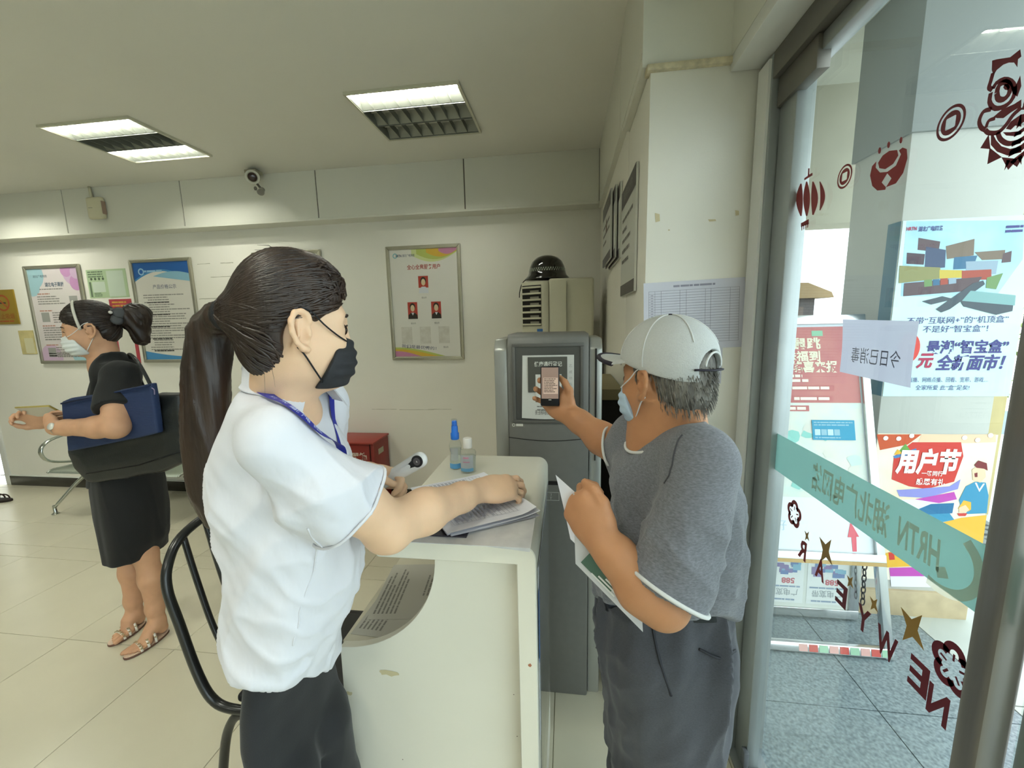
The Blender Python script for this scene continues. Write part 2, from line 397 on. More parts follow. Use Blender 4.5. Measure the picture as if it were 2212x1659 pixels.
both([(1755,1000),(1755,1080),(1800,1130),(1880,1160),(1985,1135),(1985,1090),(1900,1110),(1835,1090),(1795,1045),(1772,1000)])
both([(1805,985),(1830,1040),(1890,1070),(1985,1050)], .006)
for tri in ([(1740,1000),(1675,1105),(1752,1112)], [(1745,1100),(1728,1225),(1838,1172)], [(1835,1172),(1885,1268),(1960,1185)], [(1955,1178),(1985,1230),(1990,1150)]): both(tri)
tag(mb.build('lion_head_sticker', M_REDD), 'large dark red lion dance head sticker high on the glass door', 'sticker')
# letters, read from outside
for ch, px, py, h, lab in (('R', 1737, 1185, .049, 'letter R sticker below the small plum blossom'), ('A', 1776, 1228, .049, 'letter A sticker between R and E on the glass'),
        ('E', 1822, 1282, .049, 'letter E sticker next to the letter A on the glass'), ('Y', 1870, 1336, .05, 'letter Y sticker between E and W on the glass'),
        ('W', 1920, 1390, .052, 'letter W sticker between the letters Y and E'), ('E', 1990, 1458, .054, 'letter E sticker between the letters W and N'), ('N', 2032, 1520, .052, 'letter N sticker lowest and nearest the steel door stile')):
    a, b = G([(px, py)])[0]
    tag(MB().text(ch, FG, a, b, h*1.22, CI, bold=.03, w=h*(.95 if ch == 'W' else .72)).build('letter_sticker', M_RED if ch in 'RA' else M_REDD), 'dark red '+lab, 'sticker', 'new year letters on the glass door')
for px, py, r, lab in ((1788, 1190, .042, 'large gold four pointed star sticker above the letter A'), (1747, 1158, .018, 'small gold star sticker right above the letter R'), (1841, 1257, .018, 'small gold star sticker between letters A and E'),
        (1893, 1306, .019, 'small gold star sticker above letters Y and W'), (1976, 1357, .042, 'large gold four pointed star sticker above the letter W')):
    a, b = G([(px, py)])[0]; pts = []
    for i in range(8):
        t = i*math.pi/4+.5; q = r if i % 2 == 0 else r*.36; pts.append((a+q*math.cos(t)*.75, b+q*math.sin(t)))
    tag(MB().poly(FG, pts, CI).build('star_sticker', M_GOLD), lab, 'sticker', 'gold star stickers on the glass door')
for px, py, r, lab in ((1719, 1110, .033, 'small red plum blossom sticker near the door stile by the pillar'), (2064, 1443, .037, 'large dark red plum blossom sticker beside the steel door stile')):
    a, b = G([(px, py)])[0]; mb = MB()
    for i in range(5):
        t = i*2*math.pi/5+.3; ca, cb = a+.58*r*math.cos(t)*.9, b+.58*r*math.sin(t)
        ribbon(mb, [(ca+.36*r*math.cos(t+u), cb+.38*r*math.sin(t+u)) for u in [(-1.9+3.8*k/8) for k in range(9)]], r*.32, n=16)
        ribbon(mb, [(a+.3*r*math.cos(t), b+.3*r*math.sin(t)), (a+.62*r*math.cos(t), b+.62*r*math.sin(t))], r*.1, n=2)
    tag(mb.build('blossom_sticker', M_RED if px < 1800 else M_REDD), lab, 'sticker', 'plum blossom stickers on the glass door')
# green safety band, frosted lettering
def film(name, col, tr):
    M = bpy.data.materials.new(name); M.use_nodes = True; N = M.node_tree.nodes; L = M.node_tree.links
    N.remove(N['Principled BSDF']); d = N.new('ShaderNodeBsdfDiffuse'); d.inputs[0].default_value = lin(col)
    t = N.new('ShaderNodeBsdfTranslucent'); t.inputs[0].default_value = lin(col); x = N.new('ShaderNodeMixShader'); x.inputs[0].default_value = .6
    tp = N.new('ShaderNodeBsdfTransparent'); y = N.new('ShaderNodeMixShader'); y.inputs[0].default_value = tr
    L.new(d.outputs[0], x.inputs[1]); L.new(t.outputs[0], x.inputs[2]); L.new(x.outputs[0], y.inputs[1]); L.new(tp.outputs[0], y.inputs[2]); L.new(y.outputs[0], N['Material Output'].inputs[0]); return M
M_BAND = film('teal_film', '#abcdc8', .08); M_FROST = film('frosted_lettering', '#d6d2be', .12)
bd = tag(MB().fbox(FG, .617, 1.30, 1.062, 1.168, -.0050, -.0045).build('safety_band', M_BAND), 'teal safety band with frosted lettering across the glass door', 'band')
mb = MB()
a0 = G([(1762, 1010)])[0][0]; a1 = G([(1925, 1130)])[0][0]
mb.text('湖北广电网络', FG, (a0+a1)/2, 1.114, .062, -.0056, w=abs(a0-a1)*1.02, bold=.02)
a2 = G([(1945, 1150)])[0][0]; a3 = G([(2040, 1205)])[0][0]
mb.text('HRTN', FG, (a2+a3)/2, 1.114, .062, -.0056, w=abs(a2-a3), bold=.03, shear=.15)
ca = a3-.03
for s_ in range(1): ribbon(mb, [(ca+.03+.062*math.cos(t), 1.114+.055*math.sin(t)) for t in [2.2+i*.35 for i in range(9)]], .016, c=-.0056)
mb.poly(FG, [(ca+.02, 1.10), (ca+.012, 1.085), (ca+.03, 1.075), (ca+.036, 1.09)], -.0056)
mb.build('lettering', M_FROST, bd)
bd2 = tag(MB().box(.6155, .616, -.42, .555, 1.062, 1.168).build('safety_band', M_BAND), 'teal safety band on the next glass leaf, right of the steel stile', 'band')
# notice taped on the outside
pts = G([(1815,690),(1976,694),(1957,838),(1808,803)]); M_PAPERB = film('notice_paper', '#b4b3c2', .02)
n = 10; rows = []
for i in range(n+1):
    t = i/n; A = Vector(pts[0]).lerp(Vector(pts[3]), t); B = Vector(pts[1]).lerp(Vector(pts[2]), t)
    rows.append([FG.p(*(A.lerp(B, k/n))[:2], .0052+.002*math.sin(3*t+2*k/n)+.004*(k/n)*t*t) for k in range(n+1)])
nt_ = tag(MB().grid(rows).build('notice_sheet', M_PAPERB, smooth=True), 'blank-backed paper notice taped to the glass, its handwriting showing reversed', 'notice')
a, b = G([(1882, 771)])[0]; a0 = G([(1830, 771)])[0][0]; a1 = G([(1935, 771)])[0][0]
MB().text('今日已消毒', FG, a, b, .03, .0048, w=abs(a0-a1)).build('handwriting', ink('#77738a'), nt_)

# ---------------------------------------------------------------- outside
M_GRAN = mat('granite', '#8f9da0', .45, col2='#5d6a70', vscale=90)
gp = struct(MB().box(XG+.05, 9, -5, 7, -.16, -.012).build('ground_outside', mat('paving_joint', '#76828a', .8)))
for i in range(3):
    for k in range(9):
        x0 = .66+i*.52; y0 = -2.4+k*.56
        if x0 > 1.7: continue
        MB().box(x0, min(x0+.517, 1.685), y0, y0+.557, -.014, -.002).build('paving_slab', M_GRAN, gp, bevel=.001, bseg=1)
M_PALE = mat('pale_paving', '#b4b9b2', .5, var=.05, vscale=8)
for i in range(7):
    for k in range(11):
        x0 = 1.69+i*.8; y0 = -3.2+k*.8
        MB().box(x0, x0+.796, y0, y0+.796, -.014, -.003).build('paving_slab', M_PALE, gp, bevel=.001, bseg=1)
M_OUTW = mat('pillar_stone_paint', '#bdbdb6', .7, var=.03, vscale=3, bump=.15, bscale=90)
XP0, XP1, YP0, YP1 = 1.47, 1.935, 2.10, 2.45
pil = struct(MB().box(XP0, XP1, YP0, YP1, -.01, 2.9).build('wall_porch_pillar', M_OUTW, bevel=.004))
MB().box(XP0-.012, XP1+.03, YP0-.014, YP1+.012, 2.26, 2.9).build('pillar_head', mat('pillar_head_grey', '#8f9391', .7), pil, bevel=.003)  # box round the upper pillar, darker grey than the shaft below
MB().box(XP0-.015, XP1+.015, YP0-.018, YP1+.015, -.01, .13).build('pillar_plinth', mat('plinth_stone', '#b9a684', .6, var=.12, vscale=14), pil, bevel=.004)
struct(MB().box(XG+.1, 2.25, -4, 3.0, 2.9, 3.02).build('ceiling_porch', mat('porch_soffit', '#d8d6c9', .8, var=.03)))
struct(MB().box(.66, 4.2, 3.0, 3.2, 2.08, 3.02).build('wall_porch_beam', mat('porch_beam', '#b5b19e', .8, var=.04)))
struct(MB().box(.60, .66, YP+.08, 6, 0, 3.02).build('wall_side_outside', M_OUTW))
struct(MB().box(3.0, 3.12, 3.3, 6.5, -.01, .92).build('wall_garden', mat('tan_render', '#b9a878', .8, var=.1, vscale=6, bump=.3, bscale=40)))
gr = MB().box(2.35, 3.0, 2.55, 3.25, -.002, .004)
gt = tag(gr.build('drain_grate', mat('grate_iron', '#6f7371', .5, metal=.4)), 'grey drain grate set in the paving behind the porch pillar', 'grate')
for i in range(9):
    for k in range(5): MB().box(2.39+k*.12, 2.47+k*.12, 2.6+i*.07, 2.63+i*.07, .0035, .0045).build('slot', ink('#2c2f30'), gt)
# shrub beyond the garden wall
rd = random.Random(5); mb = MB()
for i in range(420):
    c = Vector((4.2+rd.gauss(0, .22), 4.9+rd.gauss(0, .5), 1.25+rd.gauss(0, .28))); u = Vector((rd.uniform(-1,1), rd.uniform(-1,1), rd.uniform(-1,1))).normalized(); w_ = u.cross(Vector((.3,.2,.9))).normalized()
    mb.add([c-u*.05, c+w_*.022, c+u*.05, c-w_*.022], [(0,1,2,3)])
sh = thing('garden_shrub', 'leafy green shrub behind the tan garden wall outside', 'shrub', (4.2, 4.9, 0)); mb.build('foliage', mat('shrub_leaf', '#8d9c4a', .6, var=.3, vscale=8), sh)
MB().tube([(4.2,4.9,0),(4.21,4.88,.6),(4.17,4.92,1.2)], [.03,.025,.012]).build('stem', mat('shrub_bark', '#5b4a38', .9), sh)
# ---------------------------------------------------------------- easel sign, posters and clutter outside
M_CHROME = mat('bright_steel', '#c9cbca', .2, metal=.9, var=.05, vscale=6)
FE = Fr((1.13, 1.785, 0), (1,0,0), (0,.262,.965))       # leaning front leaf
def E_(pts): return PXF(FE, pts)
ez = thing('easel_sign', 'steel A-frame easel sign with a red and pale green poster outside the glass door', 'sign', (1.13, 1.85, 0))
w2 = .285; top = 1.55
for a in (-w2, w2-.035): MB().fbox(FE, a, a+.035, 0.0, top, -.02, .012).build('upright', M_CHROME, ez, bevel=.003)
MB().fbox(FE, -w2, w2, top-.045, top, -.02, .014).build('top_rail', M_CHROME, ez, bevel=.003)
MB().fbox(FE, -w2, w2, .005, .045, -.02, .014).build('base_rail', M_CHROME, ez, bevel=.003)
mb = MB()
rd = random.Random(3)
for i in range(9): 
    a = -.1+i*.042; mb.mi = [0, 1, 2][i % 3]; mb.rect(FE, a, a+.036, .010, .040, .0148)
mb.split('festive_tape', [ink('#d9a8a0'), ink('#c2564e'), ink('#9cc2a4')], ez)
zr = E_([(1760, 1205)])[0][1]
MB().fbox(FE, -w2, w2, zr-.02, zr+.03, -.02, .016).build('middle_rail', M_CHROME, ez, bevel=.003)
MB().fbox(FE, -w2+.002, w2-.002, zr-.02, zr-.004, .0165, .0172).build('brown_tape', ink('#b99a63'), ez)
bdE = MB().fbox(FE, -w2+.035, w2-.035, zr+.03, top-.045, -.012, -.004).build('board', mat('white_board', '#dfe6ec', .4), ez)
pb = E_([(1760, 1075)])[0][1]; rb = E_([(1760, 870)])[0][1]; rt = E_([(1760, 706)])[0][1]
mb = MB(); mb.rect(FE, -w2+.037, w2-.04, pb, rt, -.003)
mb.build('poster_sheet', mat('pale_poster', '#c4d8cf', .35, col2='#d8d2c8', vscale=9), bdE)
MB().rect(FE, -w2+.037, w2-.04, rb, rt, -.0024).build('red_print', mat('red_poster', '#b0565a', .35, col2='#bd7068', vscale=7), bdE)
mb = MB(); C1 = '#e8e2c8'
def et(mb, tx, px, py, hpx, wpx, bold=.03, **k):
    (a, b), (a2, b2), (a3, b3), (a4, b4) = E_([(px, py), (px+wpx/2, py), (px-wpx/2, py), (px, py-hpx/2)])
    mb.text(tx, FE, a, b, 2*abs(b4-b), -.0016, w=abs(a2-a3), bold=bold, **k)
et(mb, '玉鼠跳', 1728, 742, 22, 90); et(mb, '送福到', 1733, 769, 20, 78); et(mb, '网络喜来报', 1748, 792, 22, 124)
mb.build('lettering', ink(C1), bdE)
mb = MB()
for px, py, wd in ((1752, 838, 100), (1754, 861, 92), (1720, 882, 56)):
    (a0, b0), (a1, b1) = E_([(px-wd/2, py+6), (px+wd/2, py-6)]); mb.rect(FE, a0, a1, b0, b1, -.0018)
mb.split('caption_bar', ink('#b9696a'), bdE)
mb = MB()
for px, py, wd, i in ((1752, 838, 80, 1), (1754, 861, 76, 2), (1720, 882, 44, 3), (1715, 812, 40, 4), (1722, 822, 50, 5)):
    (a0, b0), (a1, b1) = E_([(px-wd/2, py+3), (px+wd/2, py-3)]); mb.lines(FE, a0, a1, b1, 1, .01, abs(b1-b0), -.001, seed=i, fill=(.95, 1))
mb.build('small_print', ink('#ece6d4'), bdE)
mb = MB(); (a0, b0), (a1, b1) = E_([(1754, 726), (1777, 714)]); mb.rect(FE, a0, a1, b0, b1, -.0016); mb.build('green_tag', ink('#8fc0a0'), bdE)
mb = MB()
rd = random.Random(12)
for i in range(16):
    px, py = rd.uniform(1705, 1850), rd.uniform(905, 1065); a, b = E_([(px, py)])[0]; s_ = rd.uniform(.018, .05)
    mb.mi = i % 3
    mb.poly(FE, [(a+s_*math.cos(t)*rd.uniform(.6, 1.1), b+s_*.8*math.sin(t)*rd.uniform(.6, 1.1)) for t in [k*.7 for k in range(9)]], -.0022+i*1e-5)
mb.split('swirl_print', [ink('#8cc9bf'), ink('#c3d7d0'), ink('#d7d5cb')], bdE)
(a0, b0), (a1, b1) = E_([(1756, 950), (1845, 908)])
stt = tag(MB().fbox(FE, a0, a1, b0, b1, .0005, .0010).build('blue_leaflet', ink('#2f94b8')), 'blue leaflet with small pictures stuck on the easel poster', 'leaflet')
mb = MB()
for i in range(4): mb.mi = i % 2; mb.rect(FE, a0+.01+i*.028, a0+.034+i*.028, b0+.022, b0+.05, .0014)
mb.lines(FE, a0+.008, a1-.008, b1-.008, 2, .012, .006, .0014, seed=8, fill=(.9, 1)); mb.lines(FE, a0+.01, a1-.02, b0+.014, 1, .012, .006, .0014, seed=9)
mb.build('print', [ink('#bcd7e2'), ink('#8fb8c9')], stt)
ar = E_([(1838,1127),(1857,1160),(1851,1160),(1852,1192),(1843,1192),(1840,1161),(1832,1161)])
tag(MB().poly(FE, ar, -.003).build('arrow_sticker', ink('#d8606e')), 'red arrow sticker pointing up on the white part of the easel', 'sticker')
a, b = E_([(1688, 1134)])[0]; MB().text('好', FE, a, b, .045, -.0032, bold=0).build('faint_writing', ink('#b4cbd8'), bdE)
# rear leaf with two upside-down leaflets
FR_ = Fr((1.17, 2.01, 0), (1,0,0), (0,.05,1))
rl = MB()
for a in (-.25, .205): MB().fbox(FR_, a, a+.045, .01, .70, -.02, 0).build('rear_upright', M_CHROME, ez, bevel=.003)
MB().fbox(FR_, -.25, .25, .01, .055, -.02, .002).build('rear_rail', M_CHROME, ez, bevel=.003)
MB().fbox(FR_, -.205, .205, .055, .70, -.014, -.008).build('rear_board', mat('rear_board', '#d4d8d0', .5), ez)
for k, (c0, lab) in enumerate(((-.095, 'upside-down broadband leaflet on the left inside the easel'), (.105, 'upside-down broadband leaflet on the right inside the easel'))):
    lf = tag(MB().fbox(FR_, c0-.092, c0+.092, .075, .42, -.0075, -.007).build('broadband_leaflet', mat('leaflet_paper', '#dfe3e0', .4)), lab, 'leaflet', 'leaflets in the rear leaf of the easel')
    mb = MB(); mb.text('广电宽带', FR_, c0, .13, .034, -.006, w=.135, rot=math.pi); mb.build('headline', ink('#8e979c'), lf)
    mb = MB(); mb.text('588', FR_, c0+.02, .19, .034, -.006, w=.06, rot=math.pi, bold=.03); mb.build('price', ink('#c26a74'), lf)
    mb = MB(); rd = random.Random(k)
    for i in range(14):
        x, y = c0+rd.uniform(-.06, .07), .225+rd.uniform(0, .06); mb.mi = i % 3; mb.rect(FR_, x-.018, x+.018, y-.008, y+.012, -.006+i*2e-5)
    mb.build('picture_print', [ink('#6f86b0'), ink('#8a7fa8'), ink('#86b3c6')], lf)
    mb = MB(); mb.lines(FR_, c0-.08, c0+.08, .165, 1, .012, .008, -.006, seed=k, fill=(.9, 1)); mb.lines(FR_, c0-.075, c0+.075, .40, 4, .018, .008, -.006, seed=k+5, fill=(.5, .95)); mb.lines(FR_, c0-.07, c0+.07, .095, 1, .012, .008, -.006, seed=k+3, fill=(.8, .95))
    mb.build('small_print', ink('#8fa0b4'), lf)
ch = MB(); p0, p1 = FE.p(w2-.03, .62, -.03), FR_.p(.25, .12, .02); nl = 16
for i in range(nl):
    c = p0.lerp(p1, i/(nl-1)); t = (p1-p0).normalized(); q = Vector((1,0,0)) if i % 2 else Vector((0,1,0)); q = (q-t*q.dot(t)).normalized()
    MB().tube([c+t*(.020*math.cos(u))+q*(.009*math.sin(u)) for u in [k*2*math.pi/10 for k in range(11)]], .0028, 6, cap=False).build('chain_link', mat('chain_steel', '#4d4a4c', .4, metal=.7), ez, smooth=True)
# posters on the porch pillar
FPX_ = Fr((0, YP0, 0), (1,0,0), (0,0,1))
def Q(pts): return PXF(FPX_, pts)
def qt(mb, tx, px, py, hpx, wpx, c=.004, **k):
    (a, b), (a2, _), (a3, _), (_, b4) = Q([(px, py), (px+wpx/2, py), (px-wpx/2, py), (px, py-hpx/2)])
    mb.text(tx, FPX_, a, b, 2*abs(b4-b), c, w=abs(a2-a3), **k)
def qp(mb, pts, c): mb.poly(FPX_, Q(pts), c)
(a0, b1), (a1, b0) = Q([(1957, 477), (2172, 856)]); a0, a1 = XP0+.004, a1+.012
pA = thing('set_top_box_poster', 'pale blue poster of television screens and a remote high on the porch pillar', 'poster', ((a0+a1)/2, YP0, b0))
MB().fbox(FPX_, a0, a1, b0, b1, .001, .002).build('sheet', mat('poster_a_paper', '#bfe0e4', .35, col2='#d3ebe6', vscale=3), pA)
MB().box(XP0-.002, XP0-.001, YP0+.0, YP0+.075, b0, b1).build('folded_edge', mat('poster_a_back', '#5d7f8e', .5), pA)
mb = MB(); qp(mb, [(1958,478),(2212,476),(2208,560),(2150,640),(1945,640),(1950,560)], .0024); mb.build('sky_print', mat('poster_sky', '#8fbfd6', .35, col2='#b3d9e6', vscale=5), pA)
mb = MB(); rd = random.Random(2)
cols = ['#5c4a50', '#7a6a5c', '#41506e', '#8c8a5a', '#a64a3c', '#3c6c8e', '#c9b24a', '#6d8f5a', '#4b3b46', '#93a7b8']
scr = [([(1983,514),(2030,522),(2026,545),(1981,540)],0),([(2042,532),(2104,516),(2102,552),(2044,560)],1),([(1999,533),(2042,540),(2040,578),(1996,582)],2),([(1958,546),(1997,549),(1994,572),(1957,570)],8),([(2104,545),(2170,540),(2168,560),(2120,562)],1),([(2165,548),(2184,542),(2182,566),(2162,568)],0),([(2060,556),(2110,552),(2100,580),(2058,582)],5),([(2085,565),(2155,563),(2150,592),(2086,596)],9),([(1942,574),(2030,578),(2030,602),(1940,612)],3),([(2028,583),(2078,584),(2078,600),(2028,602)],6),([(2076,585),(2140,582),(2140,604),(2076,605)],4),([(1952,612),(2120,598),(2100,628),(1950,640)],0),([(1995,605),(2012,604),(2012,618),(1995,620)],7),([(2014,604),(2028,603),(2028,616),(2014,617)],5),([(2030,602),(2046,601),(2046,614),(2030,616)],4),([(2048,601),(2064,600),(2064,612),(2048,614)],9),([(2130,600),(2165,590),(2150,625),(2128,622)],7)]
for i, (q, c) in enumerate(scr): mb.mi = c; qp(mb, q, .0028+i*5e-5)
mb.split('screen_print', [ink(c, .35) for c in cols], pA)
mb = MB(); qp(mb, [(1990,651),(2034,640),(2060,646),(2010,658)], .0038); qp(mb, [(2020,668),(2100,612),(2122,606),(2126,614),(2050,668),(2032,675)], .0040); qp(mb, [(2074,652),(2095,628),(2190,638),(2185,672),(2150,680),(2080,662)], .0039); mb.split('remote_print', ink('#47525c', .35), pA)
mb = MB(); qp(mb, [(2095,628),(2192,638),(2190,660),(2076,650)], .0041); mb.build('box_print', ink('#7fa9aa', .35), pA)
mb = MB(); C3 = '#4b4a86'
qt(mb, '不带“互联网+”的“机顶盒”', 2066, 691, 14, 218); qt(mb, '不是好“智宝盒”！', 2062, 710, 14, 140); qt(mb, '最潮“智宝盒”', 2088, 749, 26, 176, bold=.025); qt(mb, '全新面市！', 2095, 783, 30, 148, bold=.03, shear=.2)
qt(mb, '直播、网络点播、回看、宽带、游戏…', 2046, 820, 10, 172); qt(mb, '全家所爱 此“盒”足矣!', 2034, 837, 10, 116)
qt(mb, '湖北广电网络', 2009, 494, 10, 52, bold=.02); mb.lines(FPX_, *[q[0] for q in Q([(2172, 490), (2210, 490)])], Q([(2172, 488)])[0][1], 2, .018, .010, .004, seed=1, fill=(.8, 1))
mb.build('lettering', ink(C3), pA)
mb = MB(); qt(mb, '元', 1997, 778, 30, 36, bold=.04, shear=.2); qt(mb, 'HRTN', 1968, 494, 9, 22, bold=.03); mb.build('red_lettering', ink('#b03a58'), pA)
mb = MB(); a, b = Q([(1962, 752)])[0]; r_ = Q([(1986, 752)])[0][0]-a; mb.disc(FPX_, a, b, r_, .0035, 28, r2=r_*1.5); mb.build('red_disc', ink('#d8483e', .35), pA)
# festival poster below
pB = thing('festival_poster', 'orange and pink customer festival poster low on the porch pillar', 'poster', (1.66, YP0, .27))
qB = Q([(1890, 936), (2156, 936), (2132, 1268), (1921, 1240)]); xl, xr = XP0+.003, qB[1][0]; zt, zb = qB[0][1], qB[3][1]-.03
MB().fbox(FPX_, xl, xr, zb, zt, .001, .002).build('sheet', mat('poster_b_paper', '#ecd9b6', .35, col2='#f0e6d8', vscale=4), pB)
mb = MB(); cB = ['#c8552e', '#cf3f36', '#e6b23c', '#8f8fd0', '#c04fb0', '#3f8fb4', '#2f6f9c', '#e7e3ee', '#f4efe8', '#efc9a8', '#7c2a2c', '#4b7fb6', '#6da04a']
def sh_(c, pts, d): mb.mi = c; qp(mb, pts, .0024+d*6e-5)
sh_(0, [(1893,938),(1990,938),(1960,960),(1900,972)], 1); sh_(9, [(1990,938),(2150,938),(2150,955),(1980,960)], 2)
sh_(1, [(1930,985),(1970,955),(2075,955),(2080,985),(2060,1040),(2000,1056),(1962,1050),(1925,1035)], 3)
sh_(11, [(1928,985),(1978,968),(1980,978),(1932,990)], 5); sh_(12, [(1938,978),(1955,958),(1965,972)], 6); sh_(2, [(1930,982),(1938,970),(1950,980)], 7)
sh_(3, [(1936,1058),(1985,1055),(2050,1050),(2074,1035),(2068,1056),(2000,1075),(1942,1072)], 8); sh_(4, [(1975,1078),(2060,1062),(2066,1078),(2000,1092)], 9); sh_(7, [(1930,1080),(1975,1078),(2050,1090),(1960,1105)], 10)
sh_(6, [(1968,1105),(2010,1088),(2060,1086),(2056,1108),(1990,1115)], 11); sh_(5, [(1978,1112),(2050,1108),(2060,1122),(2030,1128)], 12)
sh_(2, [(2036,1128),(2075,1118),(2130,1112),(2120,1184),(2080,1178)], 13); sh_(2, [(1910,1195),(1935,1188),(1975,1222),(1915,1225)], 13)
sh_(4, [(1920,1226),(1990,1224),(2010,1244),(1922,1244)], 14); sh_(7, [(1922,1244),(2010,1244),(2030,1268),(1924,1266)], 15); sh_(1, [(1918,1193),(1930,1193),(1932,1208),(1920,1209)], 16)
# singing family, drawn simply
sh_(5, [(2085,1050),(2105,1040),(2128,1042),(2134,1070),(2130,1108),(2080,1110),(2070,1080)], 17); sh_(9, [(2098,1014),(2110,1006),(2126,1010),(2128,1030),(2116,1042),(2100,1036)], 18); sh_(10, [(2103,1004),(2112,994),(2130,1000),(2132,1016),(2124,1012),(2108,1010)], 19)
sh_(10, [(2103,1022),(2110,1020),(2110,1030),(2104,1030)], 20); sh_(8, [(2104,1042),(2114,1062),(2126,1044),(2122,1044),(2114,1056),(2108,1042)], 21)
sh_(2, [(2068,1098),(2080,1080),(2096,1084),(2096,1100),(2090,1104)], 22); sh_(9, [(2070,1096),(2084,1090),(2092,1100),(2084,1108),(2070,1106)], 23); sh_(1, [(2066,1108),(2088,1108),(2084,1114),(2070,1114)], 24)
for px, py in ((1912,946),(1940,947),(1968,941),(2082,945),(2110,950),(2138,940)):
    a, b = Q([(px, py)])[0]; mb.mi = 8; mb.disc(FPX_, a, b, .011, .0042, 12)
mb.split('illustration', [ink(c, .35) for c in cB], pB)
mb = MB(); qt(mb, '用户节', 2003, 996, 46, 138, .0046, bold=.05, shear=.1); qt(mb, '一路同行', 2012, 1022, 10, 46, .0046, bold=.02); qt(mb, '感恩有礼', 2008, 1040, 13, 62, .0046, bold=.02); mb.build('lettering', ink('#f6f1ea'), pB)
# clutter stored against the porch beam
def crate(name, px0, py0, px1, py1, y, d, m_, lab, cat):
    A, B = P(px0, py0, y), P(px1, py1, y); return MB().box(A.x, B.x, y, y+d, B.z, A.z), A, B
t = thing('wooden_cabinet', 'dark brown cabinet with a drawer standing outside beside the porch pillar', 'cabinet', (1.45, 3.5, -.002))
MB().box(1.2, 1.80, 3.3, 3.75, -.003, 1.62).build('body', mat('dark_wood', '#3d3029', .5, var=.15, vscale=10), t, bevel=.004)
MB().box(1.25, 1.72, 3.285, 3.3, 1.30, 1.56).build('drawer', mat('brown_wood', '#5b4536', .45, var=.1), t, bevel=.003)
MB().box(1.46, 1.56, 3.272, 3.286, 1.51, 1.52).build('handle', M_CHROME, t)
t = thing('cardboard_box', 'flattened brown cardboard box lying on the outdoor cabinet', 'box', (1.5, 3.5, 1.62))
MB().prism(Fr((0, 3.25, 0), (1,0,0), (0,0,1)), [(1.22,1.62),(1.9,1.62),(1.88,1.66),(1.72,1.73),(1.24,1.74)], -.4, 0).build('carton', mat('cardboard', '#a58a63', .8, var=.08, vscale=8), t, bevel=.004)
MB().prism(Fr((0, 3.3, 0), (1,0,0), (0,0,1)), [(1.25,1.74),(1.70,1.74),(1.66,1.80),(1.55,1.85),(1.3,1.85)], -.3, 0).build('bundle', mat('sack_cloth', '#6a5d49', .9, var=.25, vscale=10), t, bevel=.01)
t = thing('white_tray', 'white plastic tray on a low shelf behind the easel sign', 'tray', (1.5, 3.0, 1.30))
MB().box(1.15, 1.62, 2.72, 2.95, 1.36, 1.42).build('tray_body', M_WHITEP, t, bevel=.012); MB().box(1.18, 1.58, 2.712, 2.722, 1.375, 1.39).build('slot', ink('#2f2f33'), t)
t = thing('storage_shelf', 'low grey shelf unit under the white tray outside', 'shelf', (1.4, 2.85, -.002))
MB().box(1.1, 1.66, 2.7, 2.98, 1.32, 1.36).build('shelf_top', M_ALU, t, bevel=.003); MB().box(1.1, 1.13, 2.7, 2.98, -.003, 1.32).build('side', M_ALUD, t); MB().box(1.63, 1.66, 2.7, 2.98, -.003, 1.32).build('side', M_ALUD, t); MB().box(1.13, 1.63, 2.9, 2.95, .1, 1.2).build('back_panel', M_ALUD, t)
